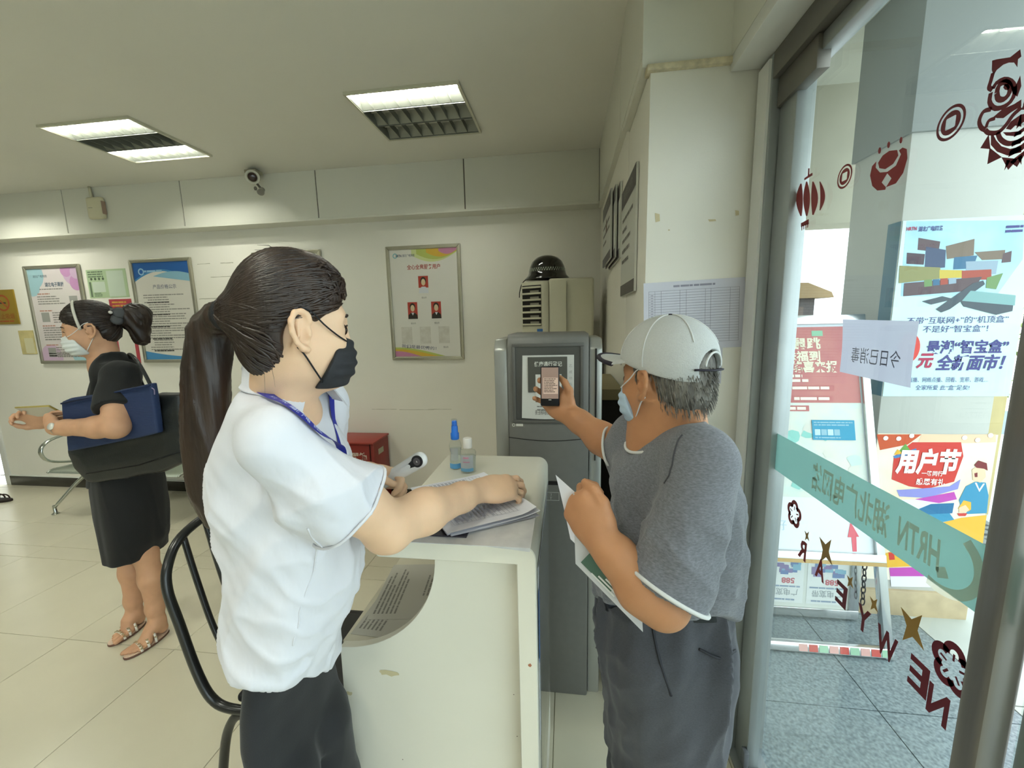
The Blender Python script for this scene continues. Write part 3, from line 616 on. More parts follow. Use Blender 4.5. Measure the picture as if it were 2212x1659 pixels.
# ---------------------------------------------------------------- ceiling lights
M_LREF = mat('louvre_reflector', '#8f928a', .35, metal=.5)
M_LFR = mat('light_frame', '#cfcdb9', .45, metal=.3)
M_TUBE = mat('lit_tube', (1., 1., .90), .5, emit=TUBE_POWER)
M_TUBEOFF = mat('unlit_tube', '#c7c7bd', .4)
def ceiling_light(cx, cy, lit, lab, sx=.575, sy=.52):
    t = thing('ceiling_light', lab, 'light', (cx, cy, ZC-.01), 'louvred ceiling lights')
    x0, x1, y0, y1 = cx-sx/2, cx+sx/2, cy-sy/2, cy+sy/2; z0 = ZC-.010; hh = .062
    for a, b, c, d in ((x0-.012, x1+.012, y0-.012, y0), (x0-.012, x1+.012, y1, y1+.012), (x0-.012, x0, y0, y1), (x1, x1+.012, y0, y1)):
        MB().box(a, b, c, d, z0-.004, z0+hh*.2).build('frame_rail', M_LFR, t)
    zt = z0+hh
    MB().box(x0, x1, y0, y1, zt, zt+.004).build('housing', M_LREF, t)
    for a, b, c, d in ((x0, x0+.003, y0, y1), (x1-.003, x1, y0, y1), (x0, x1, y0, y0+.003), (x0, x1, y1-.003, y1)): MB().box(a, b, c, d, z0, zt).build('housing_side', M_LREF, t)
    bw = sy/3
    for i in range(3):
        ya = y0+i*bw; yc = ya+bw/2; pr = []
        for k in range(9):
            u = -1+2*k/8; pr.append((yc+u*bw*.47, zt-.002-(abs(u)**2)*hh*.9))
        MB().grid([[(x0+.004, a, b) for a, b in pr], [(x1-.004, a, b) for a, b in pr]]).build('reflector', M_LREF, t, smooth=True)
        MB().tube([(x0+.01, yc, zt-.020), (x1-.01, yc, zt-.020)], .0095, 6).build('lamp_tube', M_TUBE if i in lit else M_TUBEOFF, t, smooth=True)
        for k in range(7):
            xx = x0+(k+1)*sx/8
            MB().add([(xx, ya+.004, z0), (xx, ya+bw-.004, z0), (xx, yc+bw*.28, z0+.036), (xx, yc-bw*.28, z0+.036), (xx+.0015, ya+.004, z0), (xx+.0015, ya+bw-.004, z0), (xx+.0015, yc+bw*.28, z0+.036), (xx+.0015, yc-bw*.28, z0+.036)], [(0,1,2,3),(7,6,5,4),(0,4,5,1),(1,5,6,2),(2,6,7,3),(3,7,4,0)]).build('louvre_blade', M_LREF, t)
    for y in (y0+bw, y0+2*bw): MB().box(x0, x1, y-.0015, y+.0015, z0, z0+.05).build('divider', M_LREF, t)
la, lb = FL(905, 245, ZC), FL(285, 305, ZC)
# the ceiling is cut where a fixture sits
LIGHTS = [(la.x, la.y, (0,), 'louvred ceiling light with one lit tube near the corner by the helmet'), (lb.x, lb.y, (0, 2), 'louvred ceiling light with two lit tubes above the woman in black'),
    (la.x, la.y-2.3, (0, 1, 2), 'fully lit louvred ceiling light over the counter'), (lb.x, lb.y-2.3, (0, 1, 2), 'fully lit louvred ceiling light over the hall floor'), (2*lb.x-la.x, lb.y, (0, 1, 2), 'fully lit louvred ceiling light at the far left of the hall'),
    (la.x, la.y-4.3, (0, 1, 2), 'fully lit louvred ceiling light by the front wall near the door'), (lb.x, lb.y-4.3, (0, 1, 2), 'fully lit louvred ceiling light by the front wall in the hall'), (2*lb.x-la.x, lb.y-2.3, (0, 1, 2), 'fully lit louvred ceiling light over the left side of the hall')]  # these three unseen fixtures are added to brighten the hall
old = bpy.data.objects['ceiling']; bpy.data.objects.remove(old)
xs = sorted([-9, XG+.06]+[v for l in LIGHTS for v in (l[0]-.2875, l[0]+.2875)]); ys = sorted([-4, YB+1.4]+[v for l in LIGHTS for v in (l[1]-.26, l[1]+.26)])
mb = MB()
for i in range(len(xs)-1):
    for k in range(len(ys)-1):
        mx_, my_ = (xs[i]+xs[i+1])/2, (ys[k]+ys[k+1])/2
        if xs[i+1]-xs[i] < 1e-4 or ys[k+1]-ys[k] < 1e-4: continue
        if any(abs(mx_-l[0]) < .2875 and abs(my_-l[1]) < .26 for l in LIGHTS): continue
        mb.add([(x, y, ZC) for x, y in ((xs[i], ys[k]), (xs[i+1], ys[k]), (xs[i+1], ys[k+1]), (xs[i], ys[k+1]))], [(3,2,1,0)])
mb.box(-9, XG+.06, -4, YB+1.4, ZC+.09, ZC+.12)
struct(mb.build('ceiling', M_CEIL))
for l in LIGHTS: ceiling_light(*l)
# ---------------------------------------------------------------- things on the back wall
FW = Fr((0, YB, 0), (1,0,0), (0,0,1))
M_FRAME = mat('snap_frame_alu', '#b8b5a4', .3, metal=.75, var=.04, vscale=14)
def poster(name, lab, x0, x1, z0, z1, sheet, rail=.028):
    t = thing(name, lab, 'poster', ((x0+x1)/2, YB, z0), 'framed notices on the back wall')
    MB().fbox(FW, x0+rail*.6, x1-rail*.6, z0+rail*.6, z1-rail*.6, .002, .012).build('sheet', sheet, t)
    d = rail
    for pts in ([(x0,z0),(x1,z0),(x1-d,z0+d),(x0+d,z0+d)], [(x0,z1),(x0+d,z1-d),(x1-d,z1-d),(x1,z1)], [(x0,z0),(x0+d,z0+d),(x0+d,z1-d),(x0,z1)], [(x1,z0),(x1,z1),(x1-d,z1-d),(x1-d,z0+d)]):
        MB().prism(FW, pts, .001, .024).build('frame_rail', M_FRAME, t, bevel=.005, bseg=3)
    return t, Fr((x0+d, YB-.012, z0+d), (1,0,0), (0,0,1)), x1-x0-2*d, z1-z0-2*d
CP = .0008
def arcpoly(mb, f, pts, c): mb.poly(f, pts, c)
# pinkish notice on the left
t, f, w, h = poster('framed_notice', 'framed pastel pink and blue notice of printed paragraphs behind the woman in black', -4.85, -4.26, 1.21, 2.09, mat('pastel_sheet', '#d6d2cb', .3, col2='#dccfd2', vscale=2.5))
mb = MB(); rd = random.Random(1)
for i, (a, b, r_, c) in enumerate(((.04, h-.05, .13, 0), (.02, h-.15, .09, 0), (w-.06, h-.05, .10, 1), (w-.03, h-.13, .07, 2), (w-.12, h-.02, .06, 2), (w-.02, h-.04, .06, 1), (.1, .03, .12, 1), (w-.08, .05, .13, 0), (w-.03, .14, .08, 0))):
    mb.mi = c; q = [(min(max(a+r_*math.cos(k*.3), .001), w-.001), min(max(b+r_*math.sin(k*.3), .001), h-.001)) for k in range(21)]; mb.poly(f, q, CP*.3+i*2e-5)
mb.split('wash_print', [ink('#9fc3cb', .3), ink('#cbb0c8', .3), ink('#c493bd', .3)], t)
mb = MB(); mb.text('湖北广电网络', f, .13, h-.065, .022, CP, w=.15); mb.text('湖北电子票据', f, w/2, h-.14, .036, CP, w=.2, bold=.02); mb.build('heading', ink('#5a6a78'), t)
mb = MB()
for b, a0, a1, n in ((h-.24, .06, .36, 4), (h-.385, .19, .46, 5), (h-.52, .06, .48, 6), (h-.70, .16, .46, 5)): mb.lines(f, a0, a1, b, n, .021, .009, CP, seed=int(b*100), fill=(.6, 1))
mb.lines(f, .10, .46, h-.175, 1, .02, .008, CP, seed=77); mb.lines(f, .07, .45, .07, 2, .021, .009, CP, seed=78); mb.build('small_print', ink('#8d8a84'), t)
mb = MB()
for b, a0 in ((h-.215, .07), (h-.365, .06), (h-.50, .06), (h-.675, .06)): mb.lines(f, a0, a0+.14, b, 1, .02, .010, CP, seed=int(b*77), fill=(.9, 1))
mb.build('small_print', ink('#b98a78'), t)
mb = MB()
for a, b in ((.40, h-.33), (.07, h-.47), (.07, h-.79)): mb.rect(f, a, a+.085, b, b+.085, CP)
mb.split('grey_patch', ink('#9c9c96'), t)
# blue-headed notice
t, f, w, h = poster('framed_notice', 'framed price notice with a bright blue heading between the two women', -3.748, -3.148, 1.21, 2.10, mat('price_sheet', '#ddd9cf', .3))
mb = MB()
top_ = [(w*i/16, h-.20+.13*math.sin(math.pi*(.12+.8*i/16))**1) for i in range(17)]
mb.mi = 0; mb.poly(f, [(0, h), (0, h-.16)]+top_[0:]+[(w, h)], CP*.4)
mb.mi = 1; mb.poly(f, [(0, h-.16)]+[(w*i/16, h-.205+.13*math.sin(math.pi*(.12+.8*i/16))) for i in range(17)][0:]+[(w*i/16, h-.19+.13*math.sin(math.pi*(.12+.8*i/16))) for i in range(16, -1, -1)], CP*.5)
mb.mi = 2; mb.poly(f, [(w*(.35+.65*i/12), h-.115+.035*math.sin(math.pi*i/12*.9)) for i in range(13)]+[(w*(.35+.65*i/12), h-.118-.05*(i/12)) for i in range(12, -1, -1)], CP*.6)
mb.mi = 1; mb.poly(f, [(0, 0), (w, 0), (w, .035)]+[(w*(1-i/10), .02+.055*(i/10)**2) for i in range(1, 11)], CP*.4)
mb.mi = 3; mb.poly(f, [(w*.6, 0), (w, 0), (w, .03), (w*.8, .02)], CP*.5)
mb.split('blue_print', [ink('#2f63a8', .3), ink('#4e8fc0', .3), ink('#8db9cc', .3), ink('#3c7fb4', .3)], t)
mb = MB(); mb.text('产品价格公示', f, w*.52, h-.205, .034, CP, w=.23); mb.build('heading', ink('#4f5a78'), t)
mb = MB(); mb.lines(f, .06, w-.03, h-.27, 24, .0205, .0085, CP, seed=5, fill=(.45, 1.02), indent=.04); mb.build('small_print', ink('#94928a'), t)
mb = MB(); mb.lines(f, .09, .32, h-.332, 5, .105, .010, CP*1.3, seed=6, fill=(.7, 1)); mb.build('small_print', ink('#4d4b47'), t)
mb = MB(); mb.ring(f, .075, h-.075, .03, .012, CP, 20); mb.lines(f, .10, .28, h-.065, 1, .02, .016, CP, seed=2, fill=(.95, 1)); mb.build('logo_print', ink('#9cc4dc'), t)
# mostly hidden frame and the staff board
t, f, w, h = poster('framed_notice', 'framed notice almost hidden behind the head of the ponytailed clerk', -2.575, -1.965, 1.21, 2.11, mat('hidden_sheet', '#dcdccf', .3))
mb = MB(); mb.lines(f, .05, w-.05, h-.1, 20, .03, .012, CP, seed=9); mb.build('small_print', ink('#8d8a80'), t)
t, f, w, h = poster('framed_staff_board', 'framed staff board with three small portraits and blank spaces', -1.412, -.81, 1.21, 2.104, mat('staff_sheet', '#e2dfd6', .3))
mb = MB(); cs = ['#d9b24a', '#b9c46a', '#c98aa8', '#cfd79a']
for i, (p0, p1, q0, q1, c) in enumerate((( .18, .36, h, h-.02, 3), (.22, .55, h, h-.09, 1), (.30, w, h, h-.10, 0), (.40, w, h, h-.05, 2))):
    top__ = [(p0+(w-p0)*k/10, h-.001) for k in range(11)]; lo_ = [(w-(w-p0)*k/10*1.0, h-.10*math.sin(math.pi*(.15+.75*(1-k/10)))*(1-.18*i)) for k in range(11)]
    mb.mi = c; mb.poly(f, top__+[(a, min(b, h-.002)) for a, b in lo_], CP*.3+i*3e-5)
for i, (e, c) in enumerate(((.42, 1), (.36, 0), (.22, 2))):
    mb.mi = c; mb.poly(f, [(0, .001)]+[(e*k/10, .001) for k in range(1, 11)]+[(e*(1-k/10), .075*math.sin(math.pi*.5*k/10)*(1-.2*i)) for k in range(1, 11)], CP*.3+i*3e-5)
mb.split('ribbon_print', [ink(c, .3) for c in cs], t)
mb = MB(); mb.text('全心全意服务用户', f, w*.50, h-.135, .034, CP, w=.27, bold=.02); mb.build('heading', ink('#b05a52'), t)
mb = MB(); mb.text('HRTN', f, .075, h-.045, .022, CP, w=.045, bold=.03); mb.text('湖北广电网络', f, .155, h-.045, .02, CP, w=.10); mb.text('我们是最优秀的！', f, .20, .075, .026, CP, w=.29, rot=-.09); mb.build('lettering', ink('#454a6e'), t)
mb = MB()
for k in range(1): mb.ring(f, .045, h-.045, .02, .008, CP, 16)
mb.build('logo_mark', ink('#8fc0c4'), t)
for k, (ca, cb, hair) in enumerate(((.265, h-.275, 0), (.165, h-.475, 1), (.36, h-.475, 1))):
    pt = MB().fbox(f, ca-.048, ca+.048, cb-.08, cb+.08, CP*.2, CP*.9).build('portrait_card', ink('#e0ddd4', .3), t)
    mb = MB(); mb.mi = 0; mb.rect(f, ca-.04, ca+.04, cb-(.02 if k == 0 else .06), cb+.07, CP*1.1)
    mb.mi = 3 if k == 0 else 2; mb.poly(f, [(ca-.04, cb-.062), (ca+.04, cb-.062), (ca+.036, cb-.03), (ca+.014, cb-.012), (ca-.014, cb-.012), (ca-.036, cb-.03)], CP*1.3)
    mb.mi = 2; mb.disc(f, ca, cb+.033, .023, CP*1.4, 16, r2=.03)
    mb.mi = 1; mb.disc(f, ca, cb+.022, .017, CP*1.6, 16, r2=.026)
    mb.mi = 3; mb.poly(f, [(ca-.012, cb-.012), (ca+.012, cb-.012), (ca, cb-.035)], CP*1.7)
    mb.build('portrait_print', [ink('#b5483c', .3), ink('#d9c4a0', .3), ink('#3a3430', .3), ink('#d8dade', .3)], pt)
mb = MB()
for k, (a, b) in enumerate(((.265, h-.372), (.165, h-.572), (.36, h-.572), (.115, h-.765), (.27, h-.765), (.425, h-.765))): mb.text('营业员', f, a, b, .013, CP, w=.04)
mb.build('caption', ink('#6d6a64'), t)
for a in (.105, .26, .415): MB().rect(f, a-.045, a+.045, h-.735, h-.60, CP).build('glue_mark', mat('glue_stain', '#cbc6ba', .5, col2='#d8d5cb', vscale=30), t)
# paper notices between the frames
t = tag(MB().fbox(FW, -4.215, -3.81, 1.79, 2.035, .0012, .002).build('pinned_notice', mat('green_paper', '#b3c9a0', .5)), 'pale green printed notice between the two framed notices', 'notice')
mb = MB(); mb.lines(FW, -4.2, -4.03, 2.02, 3, .02, .010, .003, seed=3, fill=(.8, 1)); mb.rect(FW, -4.2, -4.18, 1.80, 1.93, .0028); mb.lines(FW, -4.16, -4.04, 1.835, 3, .012, .006, .003, seed=4); mb.build('small_print', ink('#6d7f66'), t)
mb = MB(); mb.rect(FW, -4.17, -4.04, 1.84, 1.93, .0026); mb.rect(FW, -4.01, -3.84, 1.80, 2.02, .0026); mb.split('white_panel', ink('#c9d6c4'), t)
mb = MB()
for i in range(4): mb.disc(FW, -4.17+i*.04, 1.955, .012, .003, 10)
mb.split('dot', ink('#5c6a56'), t)
t = tag(MB().fbox(FW, -4.03, -3.80, 1.205, 1.775, .0012, .002).build('pinned_notice', mat('red_paper', '#b0414a', .5)), 'red bordered paper notice partly hidden by the woman in black', 'notice')
MB().rect(FW, -4.0, -3.835, 1.235, 1.69, .0026).build('white_panel', ink('#dcd9cc'), t); MB().lines(FW, -4.0, -3.84, 1.755, 2, .03, .014, .003, seed=7, fill=(.9, 1)).build('small_print', ink('#d3a24c'), t)
t = tag(MB().fbox(FW, -5.06, -4.895, 1.30, 1.52, .001, .004).build('yellow_note', mat('yellow_paper', '#cfc188', .6, var=.12, vscale=14)), 'torn yellow paper note stuck beside the pastel framed notice', 'note')
MB().rect(FW, -5.01, -4.91, 1.31, 1.45, .0048).build('pale_patch', ink('#d6d0ac'), t)
t = tag(MB().fbox(FW, -5.30, -5.015, 1.58, 1.895, .001, .010).build('no_smoking_sign', mat('brass_plate', '#b5973f', .35, metal=.5), bevel=.004), 'gold no smoking plate at the left edge of the back wall', 'sign')
mb = MB(); mb.ring(FW, -5.155, 1.775, .075, .016, .0108, 28); mb.poly(FW, [(-5.205, 1.815), (-5.195, 1.825), (-5.105, 1.735), (-5.115, 1.725)], .0109); mb.text('禁止吸烟', FW, -5.155, 1.655, .045, .0108, w=.2); mb.lines(FW, -5.26, -5.05, 1.615, 1, .02, .012, .0108, seed=4, fill=(.9, 1)); mb.split('red_print', ink('#a8552e'), t)
mb = MB(); mb.rect(FW, -5.20, -5.12, 1.768, 1.782, .0107); mb.build('cigarette_print', ink('#4a4030'), t)
# cctv camera and signal box under the ceiling
cc = P(548, 382, 2.93); t = thing('cctv_camera', 'silver bullet security camera with a small lamp hanging below the ceiling', 'camera', (cc.x, cc.y, 2.50))
ax = Vector((.50, -.78, -.30)).normalized()
MB().lathe([(.001, -.075), (.035, -.075), (.04, -.068), (.04, .05), (.046, .052), (.046, .085), (.04, .088)], cc, ax, 20).build('housing', mat('cctv_silver', '#a9a58f', .35, metal=.5), t, auto=35)
MB().lathe([(.040, .075), (.047, .078), (.047, .092), (.036, .092), (.034, .085)], cc, ax, 20).build('bezel', mat('cctv_ring', '#cfccbb', .4), t, auto=35)
MB().lathe([(.034, .080), (.03, .089), (.012, .092)], cc, ax, 18).build('lens', mat('cctv_lens', '#40302c', .1), t, smooth=True)
MB().box(cc.x-.05, cc.x+.04, cc.y-.03, cc.y+.05, cc.z+.02, cc.z+.045).build('sun_shield', mat('cctv_silver', '#a9a58f'), t, bevel=.004)
MB().tube([cc+Vector((-.005,.03,.03)), (cc.x-.005, cc.y+.04, ZC+.001)], .012, 10).build('ceiling_mount', mat('cctv_silver', '#a9a58f'), t)
MB().tube([cc+Vector((.01,0,-.03)), cc+Vector((.03,-.01,-.055)), cc+Vector((.075,-.03,-.10))], .008, 8).build('arm', M_ALUD, t, smooth=True)
MB().lathe([(.012, -.03), (.018, -.02), (.022, .03), (.025, .045), (.02, .05)], cc+Vector((.08,-.035,-.11)), (.35,-.75,-.5), 16).build('lamp_head', mat('lamp_grey', '#8f8d86', .3, metal=.5), t, auto=35)
MB().lathe([(.006, -.01), (.012, 0), (.008, .015)], cc+Vector((.02,-.02,-.085)), (0,0,-1), 10).build('clamp_knob', M_ALUD, t, smooth=True)
wc = P(209, 450, YF-.02); t = thing('signal_box', 'small white plastic box fixed to the fascia under the ceiling', 'box', (wc.x, YF, wc.z-.08))
MB().box(wc.x-.072, wc.x+.072, YF-.045, YF-.001, wc.z-.085, wc.z+.085).build('case', mat('ivory_plastic', '#d8d2b4', .45), t, bevel=.018, bseg=3)
MB().tube([(wc.x-.03, YF-.02, wc.z+.08), (wc.x-.035, YF-.02, wc.z+.13), (wc.x-.045, YF-.015, ZC-.002)], .010, 8).build('conduit', mat('ivory_plastic', '#d8d2b4'), t, smooth=True)
MB().box(wc.x-.045, wc.x-.01, YF-.047, YF-.044, wc.z-.002, wc.z+.001).build('badge', ink('#8f8a78'), t)
MB().box(wc.x+.072, wc.x+.076, YF-.04, YF-.01, wc.z-.05, wc.z+.05).build('side_seam', ink('#a98f7c'), t)
# plaques on the right wall
FRW = Fr((XR, 0, 0), (0,-1,0), (0,0,1))
M_PLAQ = mat('acrylic_plaque', '#d5d6cd', .3); M_PLD = ink('#55504f', .35)
def plaque(name, y0, y1, z0, z1, c, lab, hd, seed, portrait=False):
    t = tag(MB().fbox(FRW, -y1, -y0, z0, z1, c, c+.008).build(name, M_PLAQ), lab, 'plaque', 'plaques on the right wall')
    cc_ = c+.0088
    mb = MB(); mb.rect(FRW, -y1, -y0, z1-hd, z1, cc_); mb.rect(FRW, -y1, -y0, z0, z0+hd*.6, cc_); mb.split('dark_band', M_PLD, t)
    wd = y1-y0; mb = MB()
    n = int((z1-z0-hd*2.6)/.045); mb.lines(FRW, -y1+wd*.1, -y0-wd*.08, z1-hd*1.6, n, .042, .014, cc_, seed=seed, fill=(.4, 1)); mb.build('small_print', ink('#7d7a74'), t)
    mb = MB(); mb.text('服务公约' if not portrait else '监督台', FRW, -(y0+y1)/2, z1-hd*.5, hd*.45, cc_+.001, w=wd*.6); mb.build('heading', ink('#a5a19b'), t)
    if portrait: MB().poly(FRW, [(-(y0+y1)/2-.03, z1-hd*2.3), (-(y0+y1)/2+.05, z1-hd*2.3), (-(y0+y1)/2+.03, z1-hd*1.5), (-(y0+y1)/2+.0, z1-hd*1.3)], cc_+.0006).build('portrait_print', ink('#86706a'), t)
plaque('rule_plaque', 1.545, 1.915, 1.60, 2.035, .002, 'tall grey and white rules plaque on the right wall nearest the pillar', .075, 1)
plaque('duty_plaque', 2.11, 2.53, 1.80, 2.12, .030, 'front plaque with a portrait of the stacked plaques on the right wall', .07, 2, True)
plaque('backing_plaque', 2.04, 2.50, 1.79, 2.115, .016, 'middle plaque of the stack half covered by the portrait plaque', .07, 3)
plaque('backing_plaque', 1.98, 2.46, 1.78, 2.11, .002, 'rearmost plaque of the stack lying flat on the right wall', .07, 4)
# sheets on the pillar
def formsheet(lab, x0, x1, z0, z1, sk, rows, cols, seed, c=.001):
    f_ = Fr((x0, YP, z0), (1,0,sk), (-sk,0,1)); w_, h_ = x1-x0, z1-z0
    t = tag(MB().fbox(f_, 0, w_, 0, h_, c, c+.0008).build('form_sheet', mat('form_paper', '#d3d3dd', .6, var=.02)), lab, 'form', 'register sheets taped to the pillar')
    mb = MB(); m_ = .016; b0, b1 = .022, h_-.028; c1 = c+.0014
    for i in range(rows+1): 
        b = b0+(b1-b0)*i/rows; mb.rect(f_, m_, w_-m_, b-.0004, b+.0004, c1)
    for q in cols: mb.rect(f_, m_+(w_-2*m_)*q-.0004, m_+(w_-2*m_)*q+.0004, b0, b1, c1)
    mb.build('ruled_lines', ink('#8a8996'), t)
    mb = MB(); mb.lines(f_, w_*.3, w_*.72, h_-.012, 1, .01, .006, c1, seed=seed, fill=(.95, 1))
    for i in range(rows-1): mb.rect(f_, m_+.006, m_+.014, b0+(b1-b0)*(i+.35)/rows, b0+(b1-b0)*(i+.6)/rows, c1)
    mb.build('small_print', ink('#9694a2'), t)
    return t, f_
t, f_ = formsheet('large white register form with ruled rows taped to the pillar above the cap', .252, .558, 1.395, 1.612, .03, 20, (0, .07, .14, .35, .42, .63, .69, .9, 1), 3)
MB().text('消毒登记', f_, .095, .176, .008, .0016, w=.03).build('handwriting', ink('#8b86ac'), t); MB().text('已消毒', f_, .15, .178, .010, .0016, w=.03).build('handwriting', ink('#8b86ac'), t)
formsheet('smaller form sheet peeking out below the large register form on the pillar', .33, .497, 1.285, 1.44, .005, 12, (0, .3, .55, .82, 1), 5, c=.0002)
# ---------------------------------------------------------------- floor standing things at the back
M_ACW = mat('ac_plastic', '#d0ccb4', .4, var=.02)
t = thing('air_conditioner', 'tall ivory floor standing air conditioner in the corner behind the kiosk', 'air conditioner', (-.06, 2.78, 0))
MB().box(-.11, .168, 2.60, 2.99, .02, 1.76).build('body', M_ACW, t, bevel=.016, bseg=3)
MB().box(-.125, .17, 2.6, 3.0, 0, .03).build('foot_plate', ink('#8f8b7c'), t)
FA = Fr((-.285, 2.66, 0), (.90,-.436,0), (0,0,1)); wA = .155
MB().prism(Fr((0,0,0),(1,0,0),(0,1,0)), [(-.285,2.66),(-.145,2.592),(-.11,2.60),(-.11,2.95),(-.25,2.98),(-.29,2.95)], .02, 1.745).build('front_housing', M_ACW, t, bevel=.006)
b0, b1 = P(1122, 705, 2.62).z, P(1122, 617, 2.62).z
MB().fbox(FA, .006, wA-.012, b0, b1, -.001, .002).build('vent_recess', ink('#26231f', .6), t)
for i in range(7):
    bb = b0+(b1-b0)*(i+.1)/6.6
    MB().fbox(FA, .004, wA-.010, bb, bb+.012, .0, .012).build('vent_slat', M_ACW, t, bevel=.002)
for i in range(6): MB().fbox(FA, wA*.42, wA*.82, b0+(b1-b0)*(i+.35)/6.6, b0+(b1-b0)*(i+.75)/6.6, .002, .005).build('vent_fin', ink('#8d897a'), t)
MB().fbox(FA, wA*.72, wA*.98, b0-.035, b0-.018, .001, .002).build('energy_label', ink('#3f6fae'), t)
MB().box(-.002, .0, 2.585, 2.60, .1, 1.74).build('panel_seam', ink('#a39f8b'), t)
hc = Vector((-.125, 2.76, 1.7625))
t = thing('helmet', 'glossy black riot helmet with a checked band on top of the air conditioner', 'helmet', hc)
M_HEL = mat('helmet_black', '#15140f', .12, coat=.6)
MB().lathe([(.146, .0), (.150, .004), (.149, .008), (.128, .03), (.118, .055), (.113, .085), (.098, .118), (.072, .142), (.038, .156), (.001, .16)], hc, (0,0,1), 40, sx=1.0).build('shell', M_HEL, t, smooth=True)
mb = MB()
for i in range(48):
    a0 = 2*math.pi*i/48; 
    for k in range(2):
        a = a0+k*.065; zz = .052+k*.011; r_ = .1205-k*.0012
        mb.add([hc+Vector((r_*math.cos(a), r_*math.sin(a), zz)), hc+Vector((r_*math.cos(a+.065), r_*math.sin(a+.065), zz)), hc+Vector(((r_-.001)*math.cos(a+.085), (r_-.001)*math.sin(a+.085), zz+.010)), hc+Vector(((r_-.001)*math.cos(a+.02), (r_-.001)*math.sin(a+.02), zz+.010))], [(0,1,2,3)])
o = mb.build('checked_band', ink('#9fa596', .4), t); o['kind'] = 'stuff'
MB().tube(bez([hc+Vector((-.13,-.05,.01)), hc+Vector((-.16,-.06,-.02)), hc+Vector((-.175,-.07,-.07)), hc+Vector((-.178,-.075,-.11))], 10), .003, 6).build('chin_strap', ink('#2c2a26'), t)
# red extinguisher box on its stand height by the wall
xa, xb, zt = -1.93, -1.497, .594; M_REDB = mat('red_steel', '#8f2a22', .4, var=.05)
t = thing('extinguisher_box', 'red steel fire extinguisher box with white characters against the back wall', 'box', (-1.7, 3.03, 0))
MB().box(xa, xb, 2.905, 3.165, .004, zt-.012).build('cabinet_body', M_REDB, t, bevel=.004)
MB().box(xa-.006, xb+.008, 2.885, 3.17, zt-.014, zt).build('lid', mat('red_steel_lid', '#a23a31', .4), t, bevel=.003)
MB().box(xa+.02, xb-.035, 2.898, 2.906, .03, zt-.03).build('door', M_REDB, t, bevel=.002)
MB().box(xb-.034, xb-.028, 2.899, 2.9055, .02, zt-.02).build('door_gap', ink('#3a1210'), t)
FX = Fr((0, 2.898, 0), (1,0,0), (0,0,1)); q = P(752, 986, 2.898)
MB().text('灭火器箱', FX, -1.685, q.z, .06, .001, w=.26, bold=.03).build('lettering', ink('#cfc3b6'), t)
MB().text('消防', FX, -1.77, q.z+.062, .03, .001, w=.06, bold=.02).build('lettering', ink('#b98a80'), t)
MB().fbox(Fr((xb, 3.03, .5), (0,1,0), (0,0,1)), -.055, .035, -.03, .015, .001, .002).build('label_plate', ink('#b8b29a'), t)
# steel waiting bench
M_BEN = mat('chrome_bench', '#c3c8c2', .16, metal=.95)
M_PERF = mat('perforated_steel', '#a9b2a6', .35, metal=.7, var=.06, vscale=60)
t = thing('waiting_bench', 'chrome waiting bench with perforated steel seats along the back wall', 'bench', (-3.4, 2.75, 0))
FBx = [-4.05, -2.35]
MB().box(-4.1, -2.2, 2.84, 2.90, .335, .375).build('beam', M_BEN, t, bevel=.006)
for i in range(3):
    x0 = -4.12+i*.62
    prof = [(2.60, .385), (2.63, .40), (2.72, .395), (2.90, .385), (2.98, .39), (3.04, .44), (3.08, .54), (3.12, .67), (3.13, .75)]
    cs_ = bez([Vector((0, a, b)) for a, b in prof], 20)
    MB().grid([[Vector((x0+.56*k/2, p.y, p.z)) for p in cs_] for k in range(3)]).build('seat', M_PERF, t, smooth=True)
    MB().tube([Vector((x0-.005, p.y, p.z)) for p in cs_], .009, 8).build('seat_rim', M_BEN, t, smooth=True)
    MB().tube([Vector((x0+.565, p.y, p.z)) for p in cs_], .009, 8).build('seat_rim', M_BEN, t, smooth=True)
for x in (-4.15, -2.26):
    MB().tube(bez([(x, 3.05, .43), (x, 2.90, .40), (x, 2.74, .43), (x, 2.63, .48), (x, 2.60, .56), (x, 2.64, .62), (x, 2.74, .65), (x, 2.90, .65), (x, 3.06, .64)], 28), .019, 10, flat=.55).build('armrest', M_BEN, t, smooth=True)
lf = FL(92, 1112)
for x in (-4.0, -2.45):
    for s_, y1_ in ((-1, lf.y+.02), (1, 3.10)):
        MB().tube(bez([(x, 2.87, .345), (x-.10, 2.84+s_*.05, .26), (x-.22 if s_ < 0 else x-.05, y1_, .06)], 12), [.024-.010*k/12 for k in range(13)], 10, flat=.8).build('leg', M_BEN, t, smooth=True)
        e = Vector((x-.22 if s_ < 0 else x-.05, y1_, 0)); MB().lathe([(.024, 0), (.026, .006), (.016, .014), (.012, .02), (.013, .075), (.008, .08)], e, (0,0,1), 16).build('foot', M_BEN, t, auto=35)
# ---------------------------------------------------------------- kiosk
M_KD = mat('kiosk_charcoal', '#74736e', .5, metal=.2, var=.03, vscale=40)
M_KS = mat('kiosk_silver', '#a9aaa4', .35, metal=.5, var=.03)
KY = 1.445; FK = Fr((0, KY, 0), (1,0,0), (0,0,1))
t = kio = thing('self_service_kiosk', 'charcoal self service kiosk with silver side panels facing the counter', 'kiosk', (-.07, 1.6, 0))
MB().prism(Fr((0,0,0),(0,-1,0),(0,0,1)), [(-KY-.02,.0),(-KY,1.10),(-KY-.005,1.42),(-KY-.03,1.458),(-KY-.30,1.458),(-KY-.36,1.0),(-KY-.36,0)], .215, -.095)
mb = MB(); fs = Fr((-.212, 0, 0), (0,1,0), (0,0,1))
prof = [(KY+.012, 0), (KY, .95), (KY, 1.40), (KY+.014, 1.445), (KY+.03, 1.455), (KY+.28, 1.455), (KY+.33, 1.1), (KY+.33, 0)]
